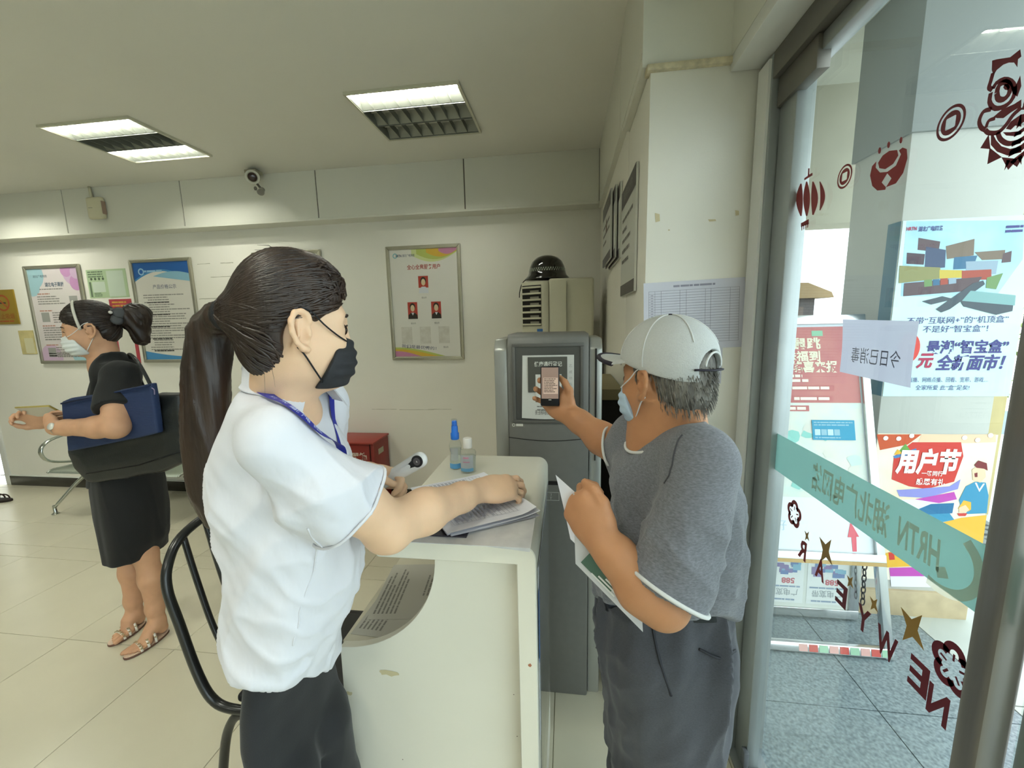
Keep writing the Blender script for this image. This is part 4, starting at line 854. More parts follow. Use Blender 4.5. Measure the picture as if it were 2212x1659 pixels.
mb.prism(fs, prof, 0, .29); mb.build('body', M_KD, t, bevel=.006)
for c0, c1, nm in ((-.052, -.001, 'left'), (.291, .338, 'right')):
    mb = MB(); mb.prism(fs, [(KY+.03, 0), (KY+.02, .95), (KY+.02, 1.40), (KY+.05, 1.438), (KY+.27, 1.438), (KY+.32, 1.0), (KY+.32, 0)], c0, c1); mb.build('side_panel', M_KS, t, bevel=.008)
MB().box(.10, .106, KY+.012, KY+.022, 1.12, 1.40).build('side_slot', ink('#22201e'), t)
MB().box(.100, .104, KY+.014, KY+.022, .99, 1.12).build('side_slot', ink('#22201e'), t)
a0, a1, b0, b1 = -.182, .048, 1.145, 1.41
for q in ((a0-.012, a1+.012, b1, b1+.012), (a0-.012, a1+.012, b0-.012, b0), (a0-.012, a0, b0, b1), (a1, a1+.012, b0, b1)):
    MB().fbox(FK, q[0], q[1], q[2], q[3], .0, .007).build('screen_bezel', mat('kiosk_bezel', '#5c5b56', .45), t, bevel=.002)
MB().fbox(FK, a0, a1, b0, b1, .0, .0015).build('screen', mat('kiosk_screen', '#4c4c48', .18), t)
sm = MB(); sm.tube([FK.p(-.212+.29*i/14, 1.078-.012*math.sin(math.pi*i/14), .0005) for i in range(15)], .0015, 5); sm.build('panel_seam', ink('#2b2a28'), t)
MB().fbox(FK, -.202, -.153, 1.116, 1.134, .0, .002).build('logo_plate', ink('#77756d', .4), t)
mb = MB(); mb.lines(FK, -.184, -.157, 1.130, 1, .01, .009, .0026, seed=4, fill=(.95, 1)); mb.ring(FK, -.193, 1.125, .006, .002, .0026, 14); mb.build('logo_print', ink('#d0cec4'), t)
MB().fbox(FK, -.14, -.03, .898, .912, .0, .003).build('ticket_slot', ink('#1d1c1b'), t)
mb = MB()
for q in ((-.14, -.028, .867, .869), (-.14, -.028, .836, .838), (-.03, -.028, .836, .869), (-.14, -.138, .836, .869)): mb.rect(FK, *q, .001)
mb.poly(FK, [(-.092, .869), (-.078, .869), (-.085, .875)], .001)
mb.text('TICKET', FK, -.084, .846, .013, .001, w=.06); mb.text('取票口', FK, -.084, .860, .010, .001, w=.055); mb.build('ticket_label', ink('#bdbcb4'), t)
# taped scan sheet on the screen
pk = Fr((-.156, KY-.002, 1.152), (1,0,.004), (0,0,1)); w_, h_ = .182, .228
rows = [[pk.p(w_*i/12+(-.006*(1-j/10) if i < 1 else 0), h_*j/10-(.004*math.sin(math.pi*i/12) if j == 0 else 0), .0022+.002*math.sin(i*.5)*(1-j/10)) for i in range(13)] for j in range(11)]
shp = tag(MB().grid(rows).build('scan_sheet', mat('scan_paper', '#cfcfc8', .55), smooth=True), 'white health registration sheet taped over the kiosk screen', 'sheet')
mb = MB(); mb.rect(pk, .019, .158, .095, .222, .0050); mb.split('dark_print', ink('#57564f'), shp)
MB().text('健康通行登记', pk, .091, .197, .016, .0056, w=.098, bold=.02).build('heading', ink('#d6d6cc'), shp)
mb = MB(); mb.rect(pk, .046, .138, .075, .160, .0055); mb.build('blank_panel', ink('#d9d9d2'), shp)
mb = MB(); mb.text('扫码入场', pk, .085, .022, .017, .0052, w=.085); mb.lines(pk, .045, .09, .065, 1, .01, .006, .0052, seed=2, fill=(.9, 1)); mb.lines(pk, .05, .13, .045, 2, .012, .003, .0052, seed=3); mb.build('handwriting', ink('#6b6a66'), shp)
for i, chh in enumerate('乙成功后方可'): MB().text(chh, pk, .170, .190-i*.022, .010, .0052).build('handwriting', ink('#9b9a95'), shp)
# dark cabinet glimpsed between kiosk and wall
t = thing('black_cabinet', 'narrow black cabinet with a tan lid squeezed between kiosk and right wall', 'cabinet', (.19, 1.95, 0))
MB().box(.145, .243, 1.80, 2.3, 0, 1.15).build('body', ink('#1d1b19'), t, bevel=.004); MB().box(.143, .245, 1.79, 2.31, 1.15, 1.2).build('lid', mat('tan_lid', '#8f8460', .6), t, bevel=.006)

# ---------------------------------------------------------------- counter
M_CT = mat('counter_laminate', '#e3dfd0', .35, var=.015, vscale=5)
CX0, CX1, CY0, CY1, CZ = -.412, -.063, .765, 1.315, 1.05
ct = thing('reception_counter', 'white reception counter with rounded corner and curved cut-out end panel', 'counter', (-.28, 1.03, 0))
fy = Fr((0, CY0, 0), (1,0,0), (0,0,1)); th = .045; rc = .032
outer = [(CX0+.008, CZ-th), (CX0, CZ-th+.008), (CX0, CZ-.008), (CX0+.008, CZ)]+[(CX1-rc+rc*math.sin(u), CZ-rc+rc*math.cos(u)) for u in [k*math.pi/16 for k in range(9)]]+[(CX1, 0), (CX1-.04, 0), (CX1-.04, CZ-th)]
n = len(outer)
V = [(a, CY0, b) for a, b in outer]+[(a, CY1, b) for a, b in outer]
MB().prism(fy, outer, -(CY1-CY0), 0).build('top_and_side', M_CT, ct, bevel=.002, bseg=1)
arc = [(-.535+.245*math.cos(u), .99-.245*math.sin(u)*1.0) for u in [k*math.pi/2/20 for k in range(21)]]
fe = Fr((0, .80, 0), (1,0,0), (0,0,1))
panel = [(CX1-.04, 0), (CX1-.04, CZ-th), (-.29, CZ-th)]+[(a, b) for a, b in arc]+[(-.545, 0)]
MB().prism(fe, panel, -.02, 0).build('end_panel', M_CT, ct, bevel=.0008, bseg=1)
MB().box(-.54, CX1-.045, .82, 1.30, .715, .745).build('work_surface', mat('work_laminate', '#cfc9b4', .4, var=.02), ct, bevel=.002)
MB().box(-.50, CX1-.05, 1.28, 1.30, 0, .715).build('far_panel', M_CT, ct)
mb = MB(); rd = random.Random(8)
def splat(c, x, z, w, h, fr_, d=.0006):
    mb.mi = c; k = 14; mb.poly(fr_, [(x+w*math.cos(2*math.pi*i/k)*rd.uniform(.6, 1.1), z+h*math.sin(2*math.pi*i/k)*rd.uniform(.5, 1.1)) for i in range(k)], d)
q = P(840, 1453, .80); splat(0, q.x, q.z, .036, .009, fe); q = P(755, 1497, .80); splat(0, q.x, q.z, .010, .006, fe)
q = P(820, 1193, CY0); splat(1, q.x+.002, q.z, .006, .007, fy)
for px, py in ((1110, 1500), (1117, 1590), (870, 1640)): q = P(px, py, .80); splat(1, q.x, q.z, .0015, .0015, fe)
q = P(1145, 1437, CY0); splat(2, q.x, q.z, .004, .005, fy)
mb.split('chipped_mark', [ink('#c9bd97'), ink('#5b4338'), ink('#b5785a')], ct)
# papers on the low work surface
for k, (c, r_, lab) in enumerate((((-.435, 1.02, .7465), .12, 'printed sheet on the low work surface seen through the counter cut-out'), ((-.43, .955, .7458), -.05, 'second sheet under the printed one on the low work surface'))):
    f_ = Fr((c[0], c[1], c[2]), (math.cos(r_), math.sin(r_), 0), (-math.sin(r_), math.cos(r_), 0))
    s_ = tag(MB().fbox(f_, -.095, .095, -.12, .12, 0, .0006).build('desk_sheet', mat('grey_paper', '#bdbab0', .6)), lab, 'paper', 'papers on the low work surface')
    mb = MB(); f2 = Fr(f_.o, f_.v, -f_.u)
    mb.lines(f2, -.10, .10, .085, 6, .011, .005, .001, seed=k+3); mb.lines(f2, -.03, .10, -.03, 5, .011, .005, .001, seed=k+9); mb.build('small_print', ink('#85827b'), s_)
# sheets on the counter top
M_PW = mat('white_paper', '#e8e8f0', .6)
lam = tag(MB().box(-.335, -.072, .752, .885, CZ+.0005, CZ+.0018).build('laminated_cover', mat('laminated_sheet', '#d9d8d6', .2, col2='#c6c5c6', vscale=22)), 'marbled laminated sheet lying along the front edge of the counter', 'sheet')
MB().prism(Fr((0, .7645, 0), (1,0,0), (0,0,1)), [(-.335,CZ+.001),(-.072,CZ+.001),(-.075,CZ-.014),(-.12,CZ-.010),(-.20,CZ-.004),(-.335,CZ-.002)], 0, .0006).build('hanging_edge', mat('laminated_sheet', '#d9d8d6'), lam)
tag(MB().box(-.40, -.21, .778, .87, CZ+.0022, CZ+.005).build('black_folder', ink('#3a3840', .4)), 'thin black folder under the register papers on the counter', 'folder')
A, B, C_ = Vector((-.236, 1.114, 0)), Vector((-.066, .886, 0)), Vector((-.245, .772, 0)); D_ = A+C_-B
for k in range(5):
    off = Vector((random.Random(k).uniform(-.006, .006), random.Random(k+9).uniform(-.006, .006), 0)); z = CZ+.006+k*.0022
    rows = []
    for i in range(13):
        s_ = i/12; rr_ = []
        for j in range(13):
            u = j/12; p = (D_.lerp(A, u)).lerp(C_.lerp(B, u), s_)+off
            curl = .012*max(0, u-.75)**2*16*(.3+.7*s_)*(k/4) + .004*math.sin(3*u+2*s_+k)*.4
            rr_.append(Vector((p.x, p.y, z+curl)))
        rows.append(rr_)
    sh0 = MB().grid(rows).build('register_sheet', M_PW, smooth=True)
    tag(sh0, ['bottom', 'second from bottom', 'middle', 'second from top', 'topmost'][k]+' sheet of the register papers under the clerk\'s hand', 'paper', 'register papers on the counter')
uu, vv = (A-D_), (C_-D_)
ft = Fr(D_+Vector((0,0,CZ+.0165)), uu, -vv); W_, H_ = uu.length, vv.length; mb = MB()
for i in range(17): a = .02+(W_-.05)*i/16; mb.rect(ft, a-.0005, a+.0005, -H_+.02, -.02, .0016)
for i in range(7): b = -.02-(H_-.04)*i/6; mb.rect(ft, .02, W_-.03, b-.0005, b+.0005, .0016)
mb.build('ruled_lines', ink('#a9a9b8'), sh0)
mb = MB(); f3 = Fr(ft.o, -ft.v, ft.u)
for i in range(11): mb.lines(f3, .025, H_-.025, .028+(W_-.05)*i/16+.008, 1, .01, .006, .0018, seed=i, fill=(.9, 1))
mb.build('handwriting', ink('#b2b2c0'), sh0)
# plastic sleeve with papers along the counter's right side
fx = Fr((CX1, 0, 0), (0,1,0), (0,0,1))
sl = thing('document_sleeve', 'clear plastic sleeve of papers hung on the right side of the counter', 'sleeve', (CX1+.004, 1.0, .55))
MB().fbox(fx, .80, 1.28, .55, .98, .001, .0022).build('paper_insert', mat('sleeve_paper', '#d9d9e2', .6), sl)
MB().fbox(fx, .79, .83, .76, .93, .0026, .0036).build('blue_strip', ink('#2f6fc0', .4), sl)
MB().fbox(fx, .775, 1.30, .30, 1.0, .0045, .0065).build('plastic_front', glassmat('clear_plastic', (.95,.96,.96)), sl)
# bottles
M_CLR = glassmat('clear_pet', (.93, .95, .95), 1.35); M_LIQ = glassmat('clear_gel', (.88, .92, .94), 1.3)
b = Vector((-.344, 1.19, CZ)); t = thing('spray_bottle', 'clear spray bottle with a bright blue pump on the counter', 'bottle', b, 'sanitiser bottles on the counter')
MB().lathe([(.017, 0), (.0195, .003), (.0195, .03), (.0165, .05), (.0195, .07), (.019, .078), (.014, .09), (.009, .094), (.009, .1)], b, (0,0,1), 24).build('bottle_body', M_CLR, t, smooth=True)
MB().lathe([(.0155, .002), (.018, .005), (.018, .03), (.0152, .05), (.018, .064), (.016, .066)], b, (0,0,1), 20).build('liquid', M_LIQ, t, smooth=True)
mb = MB(); rr = .0198
mb.grid([[b+Vector((rr*math.cos(u), rr*math.sin(u), z)) for u in [R(-150+10*i) for i in range(13)]] for z in (.004, .020)]); mb.build('label_wrap', ink('#5f9fd0', .4), t)
mb = MB(); mb.grid([[b+Vector(((.0170+.0028*abs(z-.05)/.02)*math.cos(u), (.0170+.0028*abs(z-.05)/.02)*math.sin(u), z)) for u in [R(-130+10*i) for i in range(9)]] for z in (.03, .04, .05, .06, .07)]); mb.build('label_upper', film('label_film', '#dfe2ea', .45), t)
MB().lathe([(.0125, .094), (.013, .096), (.013, .113), (.0105, .116), (.010, .135), (.0085, .137)], b, (0,0,1), 20).build('pump_collar', mat('blue_plastic', '#1f72d8', .35), t, auto=40)
MB().lathe([(.0085, .135), (.0075, .150), (.006, .152)], b, (0,0,1), 16).build('spray_head', mat('blue_plastic', '#1f72d8'), t, auto=40)
MB().lathe([(.0095, .133), (.0095, .155), (.0085, .157)], b, (0,0,1), 16).build('dust_cap', glassmat('cap_clear', (.9,.94,.98)), t, smooth=True)
b = Vector((-.298, 1.163, CZ)); t = thing('gel_bottle', 'small flat clear gel bottle with a white cap in front of the spray bottle', 'bottle', b, 'sanitiser bottles on the counter')
MB().lathe([(.020, 0), (.0235, .003), (.0245, .04), (.0245, .062), (.022, .068), (.010, .073), (.010, .08)], b, (0,0,1), 28, ref=(1,0,0)).build('bottle_body', M_CLR, t, smooth=True)
MB().lathe([(.0185, .003), (.022, .006), (.0228, .040), (.0228, .05), (.02, .052)], b, (0,0,1), 22).build('liquid', M_LIQ, t, smooth=True)
mb = MB(); rr = .0248
mb.grid([[b+Vector((rr*math.cos(u), rr*math.sin(u), z)) for u in [R(-140+10*i) for i in range(11)]] for z in (.012, .03, .058)]); mb.build('label_wrap', film('label_film2', '#dcdfe8', .3), t)
mb = MB(); rr = .0252
mb.grid([[b+Vector((rr*math.cos(u), rr*math.sin(u), z)) for u in [R(-140+10*i) for i in range(11)]] for z in (.008, .018)]); mb.build('blue_print', ink('#6fa6cc', .4), t)
mb = MB(); mb.grid([[b+Vector((rr*math.cos(u), rr*math.sin(u), z)) for u in [R(-112+10*i) for i in range(5)]] for z in (.048, .053)]); mb.grid([[b+Vector((rr*math.cos(u), rr*math.sin(u), z)) for u in [R(-116+10*i) for i in range(6)]] for z in (.036, .039)]); mb.build('pink_print', ink('#c98aa4', .4), t)
MB().lathe([(.0135, .076), (.014, .078), (.0135, .104), (.012, .106)], b, (0,0,1), 24).build('cap', mat('white_cap', '#e6e2da', .4), t, auto=40)
# ---------------------------------------------------------------- black tubular chair
M_BL = mat('black_enamel', '#1b1c1c', .3, coat=.2)
t = thing('tubular_chair', 'black tubular metal chair with slatted back behind the clerk', 'chair', (-.80, 1.06, 0))
yn, yf = .875, 1.26
def side(y): return [(-.42-.1, y, .45), (-.80, y, .452), (-.93, y, .447), (-.99, y, .475), (-1.025, y, .56), (-1.055, y, .70), (-1.075, y, .80)]
loop = bez([Vector(p) for p in side(yn)]+[Vector((-1.085, yn+.02, .862)), Vector((-1.092, yn+.075, .915)), Vector((-1.095, (yn+yf)/2, .935)), Vector((-1.092, yf-.075, .915)), Vector((-1.085, yf-.02, .862))]+[Vector(p) for p in side(yf)[::-1]], 90)
MB().tube(loop, .0125, 12).build('back_frame', M_BL, t, smooth=True)
for y in (.955, 1.03, 1.105, 1.18):
    zt = .915+.02*math.sin(math.pi*(y-yn)/(yf-yn))-.012
    pts = bez([(-1.093, y, zt), (-1.07, y, .78), (-1.035, y, .62), (-.985, y, .50), (-.93, y, .458), (-.80, y, .455)], 26)
    MB().tube(pts, .0085, 8).build('back_slat', M_BL, t, smooth=True)
MB().box(-.93, -.53, .89, 1.245, .448, .475).build('seat', mat('black_vinyl', '#17181a', .5), t, bevel=.012, bseg=3)
for y in (yn, yf):
    MB().tube(bez([(-.80, y, .445), (-.90, y, .435), (-.95, y, .38), (-.985, y, .25), (-1.03, y, 0)], 20), .0125, 10).build('leg', M_BL, t, smooth=True)
    MB().tube(bez([(-.70, y, .445), (-.60, y, .435), (-.56, y, .38), (-.54, y, .25), (-.52, y, 0)], 20), .0125, 10).build('leg', M_BL, t, smooth=True)
MB().tube([(-.55, yn, .30), (-.55, yf, .30)], .009, 8).build('stretcher', M_BL, t, smooth=True)
# ---------------------------------------------------------------- body modeller: smooth blended volumes -> one continuous surface
def A3(v): return np.array((v[0], v[1], v[2]), dtype=np.float64)
class Prim:
    def __init__(s, fn, c, r): s.fn = fn; s.c = A3(c); s.r = r
def ell(c, r, ax=None):
    c = A3(c); r = np.array(r, float); rm = r.max(); M_ = None if ax is None else np.array([A3(a) for a in ax])
    def fn(p):
        q = p-c
        if M_ is not None: q = q@M_.T
        k0 = np.sqrt(((q/r)**2).sum(1)); k1 = np.sqrt(((q/(r*r))**2).sum(1))+1e-9
        return np.maximum(k0*(k0-1)/k1, np.sqrt((q*q).sum(1))-rm)
    return Prim(fn, c, r.max())
def rc(a, b, ra, rb, flat=None):       # tapered limb; flat = (axis, factor) squashes the section along an axis
    a, b = A3(a), A3(b); ba = b-a; l2 = ba@ba+1e-12; bs = np.sqrt(l2)/2+max(ra, rb)
    def fn(p):
        pa = p-a; h = np.clip(pa@ba/l2, 0, 1); q = pa-h[:, None]*ba
        if flat is not None:
            u = A3(flat[0]); u = u/np.linalg.norm(u); q = q+np.outer(q@u, u)*(1/flat[1]-1)
            q0 = p-(a+b)*.5
            return np.maximum((np.sqrt((q*q).sum(1))-(ra+(rb-ra)*h))*min(1, flat[1]), np.sqrt((q0*q0).sum(1))-bs)
        return np.sqrt((q*q).sum(1))-(ra+(rb-ra)*h)
    return Prim(fn, (a+b)/2, np.sqrt(l2)/2+max(ra, rb)*1.05)
def stack(rows, o, f, s, ex=2.3):      # trunk: sections (z, cf, cs, rf, rs) along the vertical
    rows = sorted(rows); Z = np.array([q[0] for q in rows]); T = np.array([q[1:] for q in rows]); o = A3(o); f = A3(f); s = A3(s)
    zi = np.linspace(Z[0], Z[-1], 80); D = np.stack([np.interp(zi, Z, T[:, i]) for i in range(4)], 1)
    for _ in range(3): D[1:-1] = (D[:-2]+2*D[1:-1]+D[2:])/4
    def fn(p):
        q = p-o; z = p[:, 2]; a = q@f; b = q@s
        cf, cs, rf, rs = (np.interp(z, zi, D[:, i]) for i in range(4))
        m_ = np.minimum(rf, rs); e = (np.abs((a-cf)/rf)**ex+np.abs((b-cs)/rs)**ex)**(1/ex)
        d = (e-1)*m_
        return np.maximum(d, np.maximum(Z[0]-z, z-Z[-1]))
    mid = o*np.array((1,1,0))+f*T[:, 0].mean()+s*T[:, 1].mean()+np.array((0,0,(Z[0]+Z[-1])/2))
    hb = np.abs(T[:, 0]-T[:, 0].mean())+T[:, 2]; rr = math.sqrt(((Z[-1]-Z[0])/2)**2+hb.max()**2+T[:, 3].max()**2)
    return Prim(fn, mid, rr)
def half(o, n):                         # negative on the side n points away from
    o = A3(o); n = A3(n); n = n/np.linalg.norm(n)
    return Prim(lambda p: (p-o)@n, o, 1e9)
def func(fn): return Prim(fn, (0,0,0), 1e9)
class Vol:
    def __init__(s): s.ops = []
    def u(s, *pr, k=.02):
        for p in pr: s.ops.append(('u', p, k))
        return s
    def sub(s, p, k=.004): s.ops.append(('s', p, k)); return s
    def cut(s, p, k=.002): s.ops.append(('i', p, k)); return s
    def chain(s, pts, k=.02, **kw):
        for (a, ra), (b, rb) in zip(pts[:-1], pts[1:]): s.u(rc(a, b, ra, rb, **kw), k=k)
        return s
    def ev(s, p, ops=None):
        d = None
        for op, pr, k in (s.ops if ops is None else ops):
            if op == 'u':
                e = pr.fn(p)
                if d is None: d = e
                else:
                    h = np.maximum(k-np.abs(d-e), 0)/k; d = np.minimum(d, e)-h*h*k*.25
            elif d is not None:
                e = pr.fn(p) if op == 'i' else -pr.fn(p)
                h = np.maximum(k-np.abs(d-e), 0)/k; d = np.maximum(d, e)+h*h*k*.25
        return np.full(len(p), 1.) if d is None else d
    def mesh(s, h, B=16, relax=1):
        us = [q for q in s.ops if q[0] == 'u']
        lo = np.min([q[1].c-q[1].r for q in us], 0)-3*h; hi = np.max([q[1].c+q[1].r for q in us], 0)+3*h
        nb = np.ceil((hi-lo)/(B*h)).astype(int); hd = B*h*.5*1.74
        L = np.arange(B+1)*h; gx, gy, gz = np.meshgrid(L, L, L, indexing='ij'); loc = np.stack([gx.ravel(), gy.ravel(), gz.ravel()], 1)
        dims = nb*B+2; cells = []; vpos = []; quads = []
        def key(i, j, k_): return (i*dims[1]+j)*dims[2]+k_
        cor = [(i, j, k_) for i in (0, 1) for j in (0, 1) for k_ in (0, 1)]
        edges = [(a, b) for a in range(8) for b in range(a+1, 8) if sum(x != y for x, y in zip(cor[a], cor[b])) == 1]
        BI = np.stack(np.meshgrid(*[np.arange(q) for q in nb], indexing='ij'), -1).reshape(-1, 3); CC = lo+(BI+.5)*B*h
        act = np.abs(s.ev(CC)) < hd*1.75+.02; BI, CC = BI[act], CC[act]; infl = []
        for q in s.ops: infl.append(np.ones(len(CC), bool) if q[1].r > 1e8 else (np.sqrt(((CC-q[1].c)**2).sum(1)) < q[1].r*1.15+hd*1.1+q[2]*2+.03))
        for bn in range(len(CC)):
            if 1:
                if 1:
                    bi, bj, bk = BI[bn]; o = lo+BI[bn]*B*h
                    ops = [q for q, w_ in zip(s.ops, infl) if w_[bn]]
                    if not any(q[0] == 'u' for q in ops): continue
                    D = s.ev(o+loc, ops).reshape(B+1, B+1, B+1)
                    if D.min() > 0 or D.max() < 0: continue
                    neg = D < 0; cnt = np.zeros((B, B, B), int); acc = np.zeros((B, B, B, 3)); ne = np.zeros((B, B, B))
                    cv = [D[i:B+i, j:B+j, k_:B+k_] for i, j, k_ in cor]; cn = [neg[i:B+i, j:B+j, k_:B+k_] for i, j, k_ in cor]
                    for a, b in edges:
                        x = cn[a] != cn[b]
                        if not x.any(): continue
                        t = np.where(x, cv[a]/np.where(x, cv[a]-cv[b], 1), 0); pa, pb = np.array(cor[a], float), np.array(cor[b], float)
                        acc += np.where(x[..., None], pa+(pb-pa)*t[..., None], 0); ne += x
                    m_ = ne > 0; I = np.argwhere(m_); gI = I+np.array((bi, bj, bk))*B
                    cells.append(key(gI[:, 0], gI[:, 1], gI[:, 2])); vpos.append(o+(I+acc[m_]/ne[m_][:, None])*h)
                    for ax in range(3):
                        sl0 = [slice(0, B)]*3; sl1 = [slice(0, B)]*3; sl1[ax] = slice(1, B+1)
                        n0, n1 = neg[tuple(sl0)], neg[tuple(sl1)]; J = np.argwhere(n0 != n1)
                        if len(J) == 0: continue
                        inside = n0[J[:, 0], J[:, 1], J[:, 2]]; gJ = J+np.array((bi, bj, bk))*B; b_, c_ = (ax+1) % 3, (ax+2) % 3
                        def sh(db, dc):
                            q = gJ.copy(); q[:, b_] -= db; q[:, c_] -= dc; return key(q[:, 0], q[:, 1], q[:, 2])
                        Q = np.stack([sh(1, 1), sh(0, 1), sh(0, 0), sh(1, 0)], 1); Q[~inside] = Q[~inside][:, ::-1]
                        quads.append(Q)
        C_ = np.concatenate(cells); V = np.concatenate(vpos); Q = np.concatenate(quads)
        srt = np.argsort(C_); Cs = C_[srt]; ix = np.searchsorted(Cs, Q); ix = np.clip(ix, 0, len(Cs)-1); ok = (Cs[ix] == Q).all(1)
        F = srt[ix[ok]]
        if (~ok).any(): print('dropped', (~ok).sum(), V.mean(0))
        for _ in range(relax):
            S_ = np.zeros_like(V); n_ = np.zeros(len(V))
            for a, b in ((0, 1), (1, 2), (2, 3), (3, 0)):
                np.add.at(S_, F[:, a], V[F[:, b]]); np.add.at(S_, F[:, b], V[F[:, a]]); np.add.at(n_, F[:, a], 1); np.add.at(n_, F[:, b], 1)
            V = V*.5+.5*S_/np.maximum(n_, 1)[:, None]
        return V, F
def normals(V, F):
    n = np.cross(V[F[:, 2]]-V[F[:, 0]], V[F[:, 3]]-V[F[:, 1]]); N = np.zeros_like(V)
    for i in range(4): np.add.at(N, F[:, i], n)
    return N/(np.linalg.norm(N, axis=1)[:, None]+1e-12)
def vnoise(p, seed=0):                  # smooth value noise
    i = np.floor(p).astype(np.int64); f = p-i; f = f*f*(3-2*f); out = 0
    def hsh(a, b, c): 
        n = (a*374761393+b*668265263+c*2147483647+seed*974634777) & 0xffffffff; n = ((n ^ (n >> 13))*1274126177) & 0xffffffff
        return ((n ^ (n >> 16)) & 0xffff)/65535.
    for a in (0, 1):
        for b in (0, 1):
            for c in (0, 1):
                w_ = (f[:, 0] if a else 1-f[:, 0])*(f[:, 1] if b else 1-f[:, 1])*(f[:, 2] if c else 1-f[:, 2]); out = out+w_*hsh(i[:, 0]+a, i[:, 1]+b, i[:, 2]+c)
    return out
def wrinkle(V, F, amp, scale, axis=None, stretch=4., seed=0, ridge=True, mask=None):
    p = V.copy()
    if axis is not None:
        u = A3(axis); u = u/np.linalg.norm(u); p = p-np.outer(p@u, u)*(1-1/stretch)
    n = vnoise(p*scale, seed)
    if ridge: n = 1-np.abs(2*n-1)**.8*1.0; n = n-.5
    else: n = n-.5
    n = n+.35*(vnoise(p*scale*2.3, seed+7)-.5)
    if mask is not None: n = n*mask
    return V+normals(V, F)*(amp*n)[:, None]
def asprim(v):
    us = [q[1] for q in v.ops if q[0] == 'u']; lo = np.min([q.c-q.r for q in us], 0); hi = np.max([q.c+q.r for q in us], 0)
    return Prim(v.ev, (lo+hi)/2, np.linalg.norm(hi-lo)/2)
def vobj(name, V, F, material, parent): return mkobj(name, V, F.tolist(), material, parent, smooth=True)
class HF:                               # head frame: forward, left, up
    def __init__(s, o, yaw, pitch=0, roll=0, k=1., kx=1.):
        s.o = Vector(o); s.k = k; s.kx = kx
        f = Vector((math.cos(yaw)*math.cos(pitch), math.sin(yaw)*math.cos(pitch), math.sin(pitch))); l = Vector((-math.sin(yaw), math.cos(yaw), 0)); u = f.cross(l)
        s.f, s.l, s.u = f, l*math.cos(roll)+u*math.sin(roll), u*math.cos(roll)-l*math.sin(roll)
    def p(s, x, y, z): return s.o+(s.f*(x*s.kx)+s.l*y+s.u*z)*s.k
    def d(s, x, y, z): return s.f*x+s.l*y+s.u*z
    def e(s, c, r): return ell(s.p(*c), [r[0]*s.k*s.kx, r[1]*s.k, r[2]*s.k], (s.f, s.l, s.u))
    def r(s, a, b, ra, rb, **k): return rc(s.p(*a), s.p(*b), ra*s.k, rb*s.k, **k)
    def loc(s, P_): q = (P_-A3(s.o))/s.k; return np.stack([q@A3(s.f)/s.kx, q@A3(s.l), q@A3(s.u)], 1)
def head(v, H, fem=True):
    v.u(H.e((-.014,0,.046), (.094,.073,.084)), k=.03)
    v.u(H.e((.036,0,-.012), (.058,.058,.078)), k=.04)
    for s in (-1, 1):
        v.u(H.r((.0, s*.050, -.040), (.062, s*.014, -.082), .018, .016), k=.03)
        v.u(H.e((.058, s*.034, -.022), (.024,.020,.024)), k=.03)
        v.u(H.r((.080, s*.012, .030), (.070, s*.042, .032), .011, .010), k=.018)
    v.u(H.e((.074,0,-.082), (.020,.022,.017)), k=.02)
    v.u(H.r((.088,0,.020), (.104,0,-.028), .007, .0105), k=.016)
    for s in (-1, 1): v.u(H.e((.098, s*.010, -.034), (.010,.008,.007)), k=.008)
    v.u(H.r((.086, .018, -.054), (.086, -.018, -.054), .008, .008), k=.02)
    for s in (-1, 1): 
        v.sub(H.e((.102, s*.032, .008), (.018,.017,.013)), k=.014); v.u(H.e((.078, s*.032, .007), (.0125,.0135,.0125)), k=.004)
        ear(v, H, s)
def ear(v, H, s):
    pts = [(.010,.016), (.006,.028), (-.006,.034), (-.019,.030), (-.026,.016), (-.024,-.002), (-.016,-.018), (-.004,-.028), (.004,-.030)]
    P_ = [(H.p(x, s*(.0790+.016*max(0, (.012-x)/.035)), z), (.0048 if z > -.02 else .0062)*H.k) for x, z in pts]
    v.chain(P_, k=.0035)
    v.u(rc(H.p(-.003, s*.0735, -.020), H.p(-.008, s*.0770, .019), .011*H.k, .0170*H.k, flat=(H.l, .30)), k=.004)
    v.u(rc(H.p(-.009, s*.0785, .016), H.p(-.008, s*.0785, .026), .012*H.k, .010*H.k, flat=(H.l, .35)), k=.003)
    v.u(H.r((-.011, s*.084, -.010), (-.013, s*.086, .016), .0034, .0034), k=.004)
    v.u(H.r((.008, s*.079, -.006), (.008, s*.079, .002), .005, .004), k=.005)
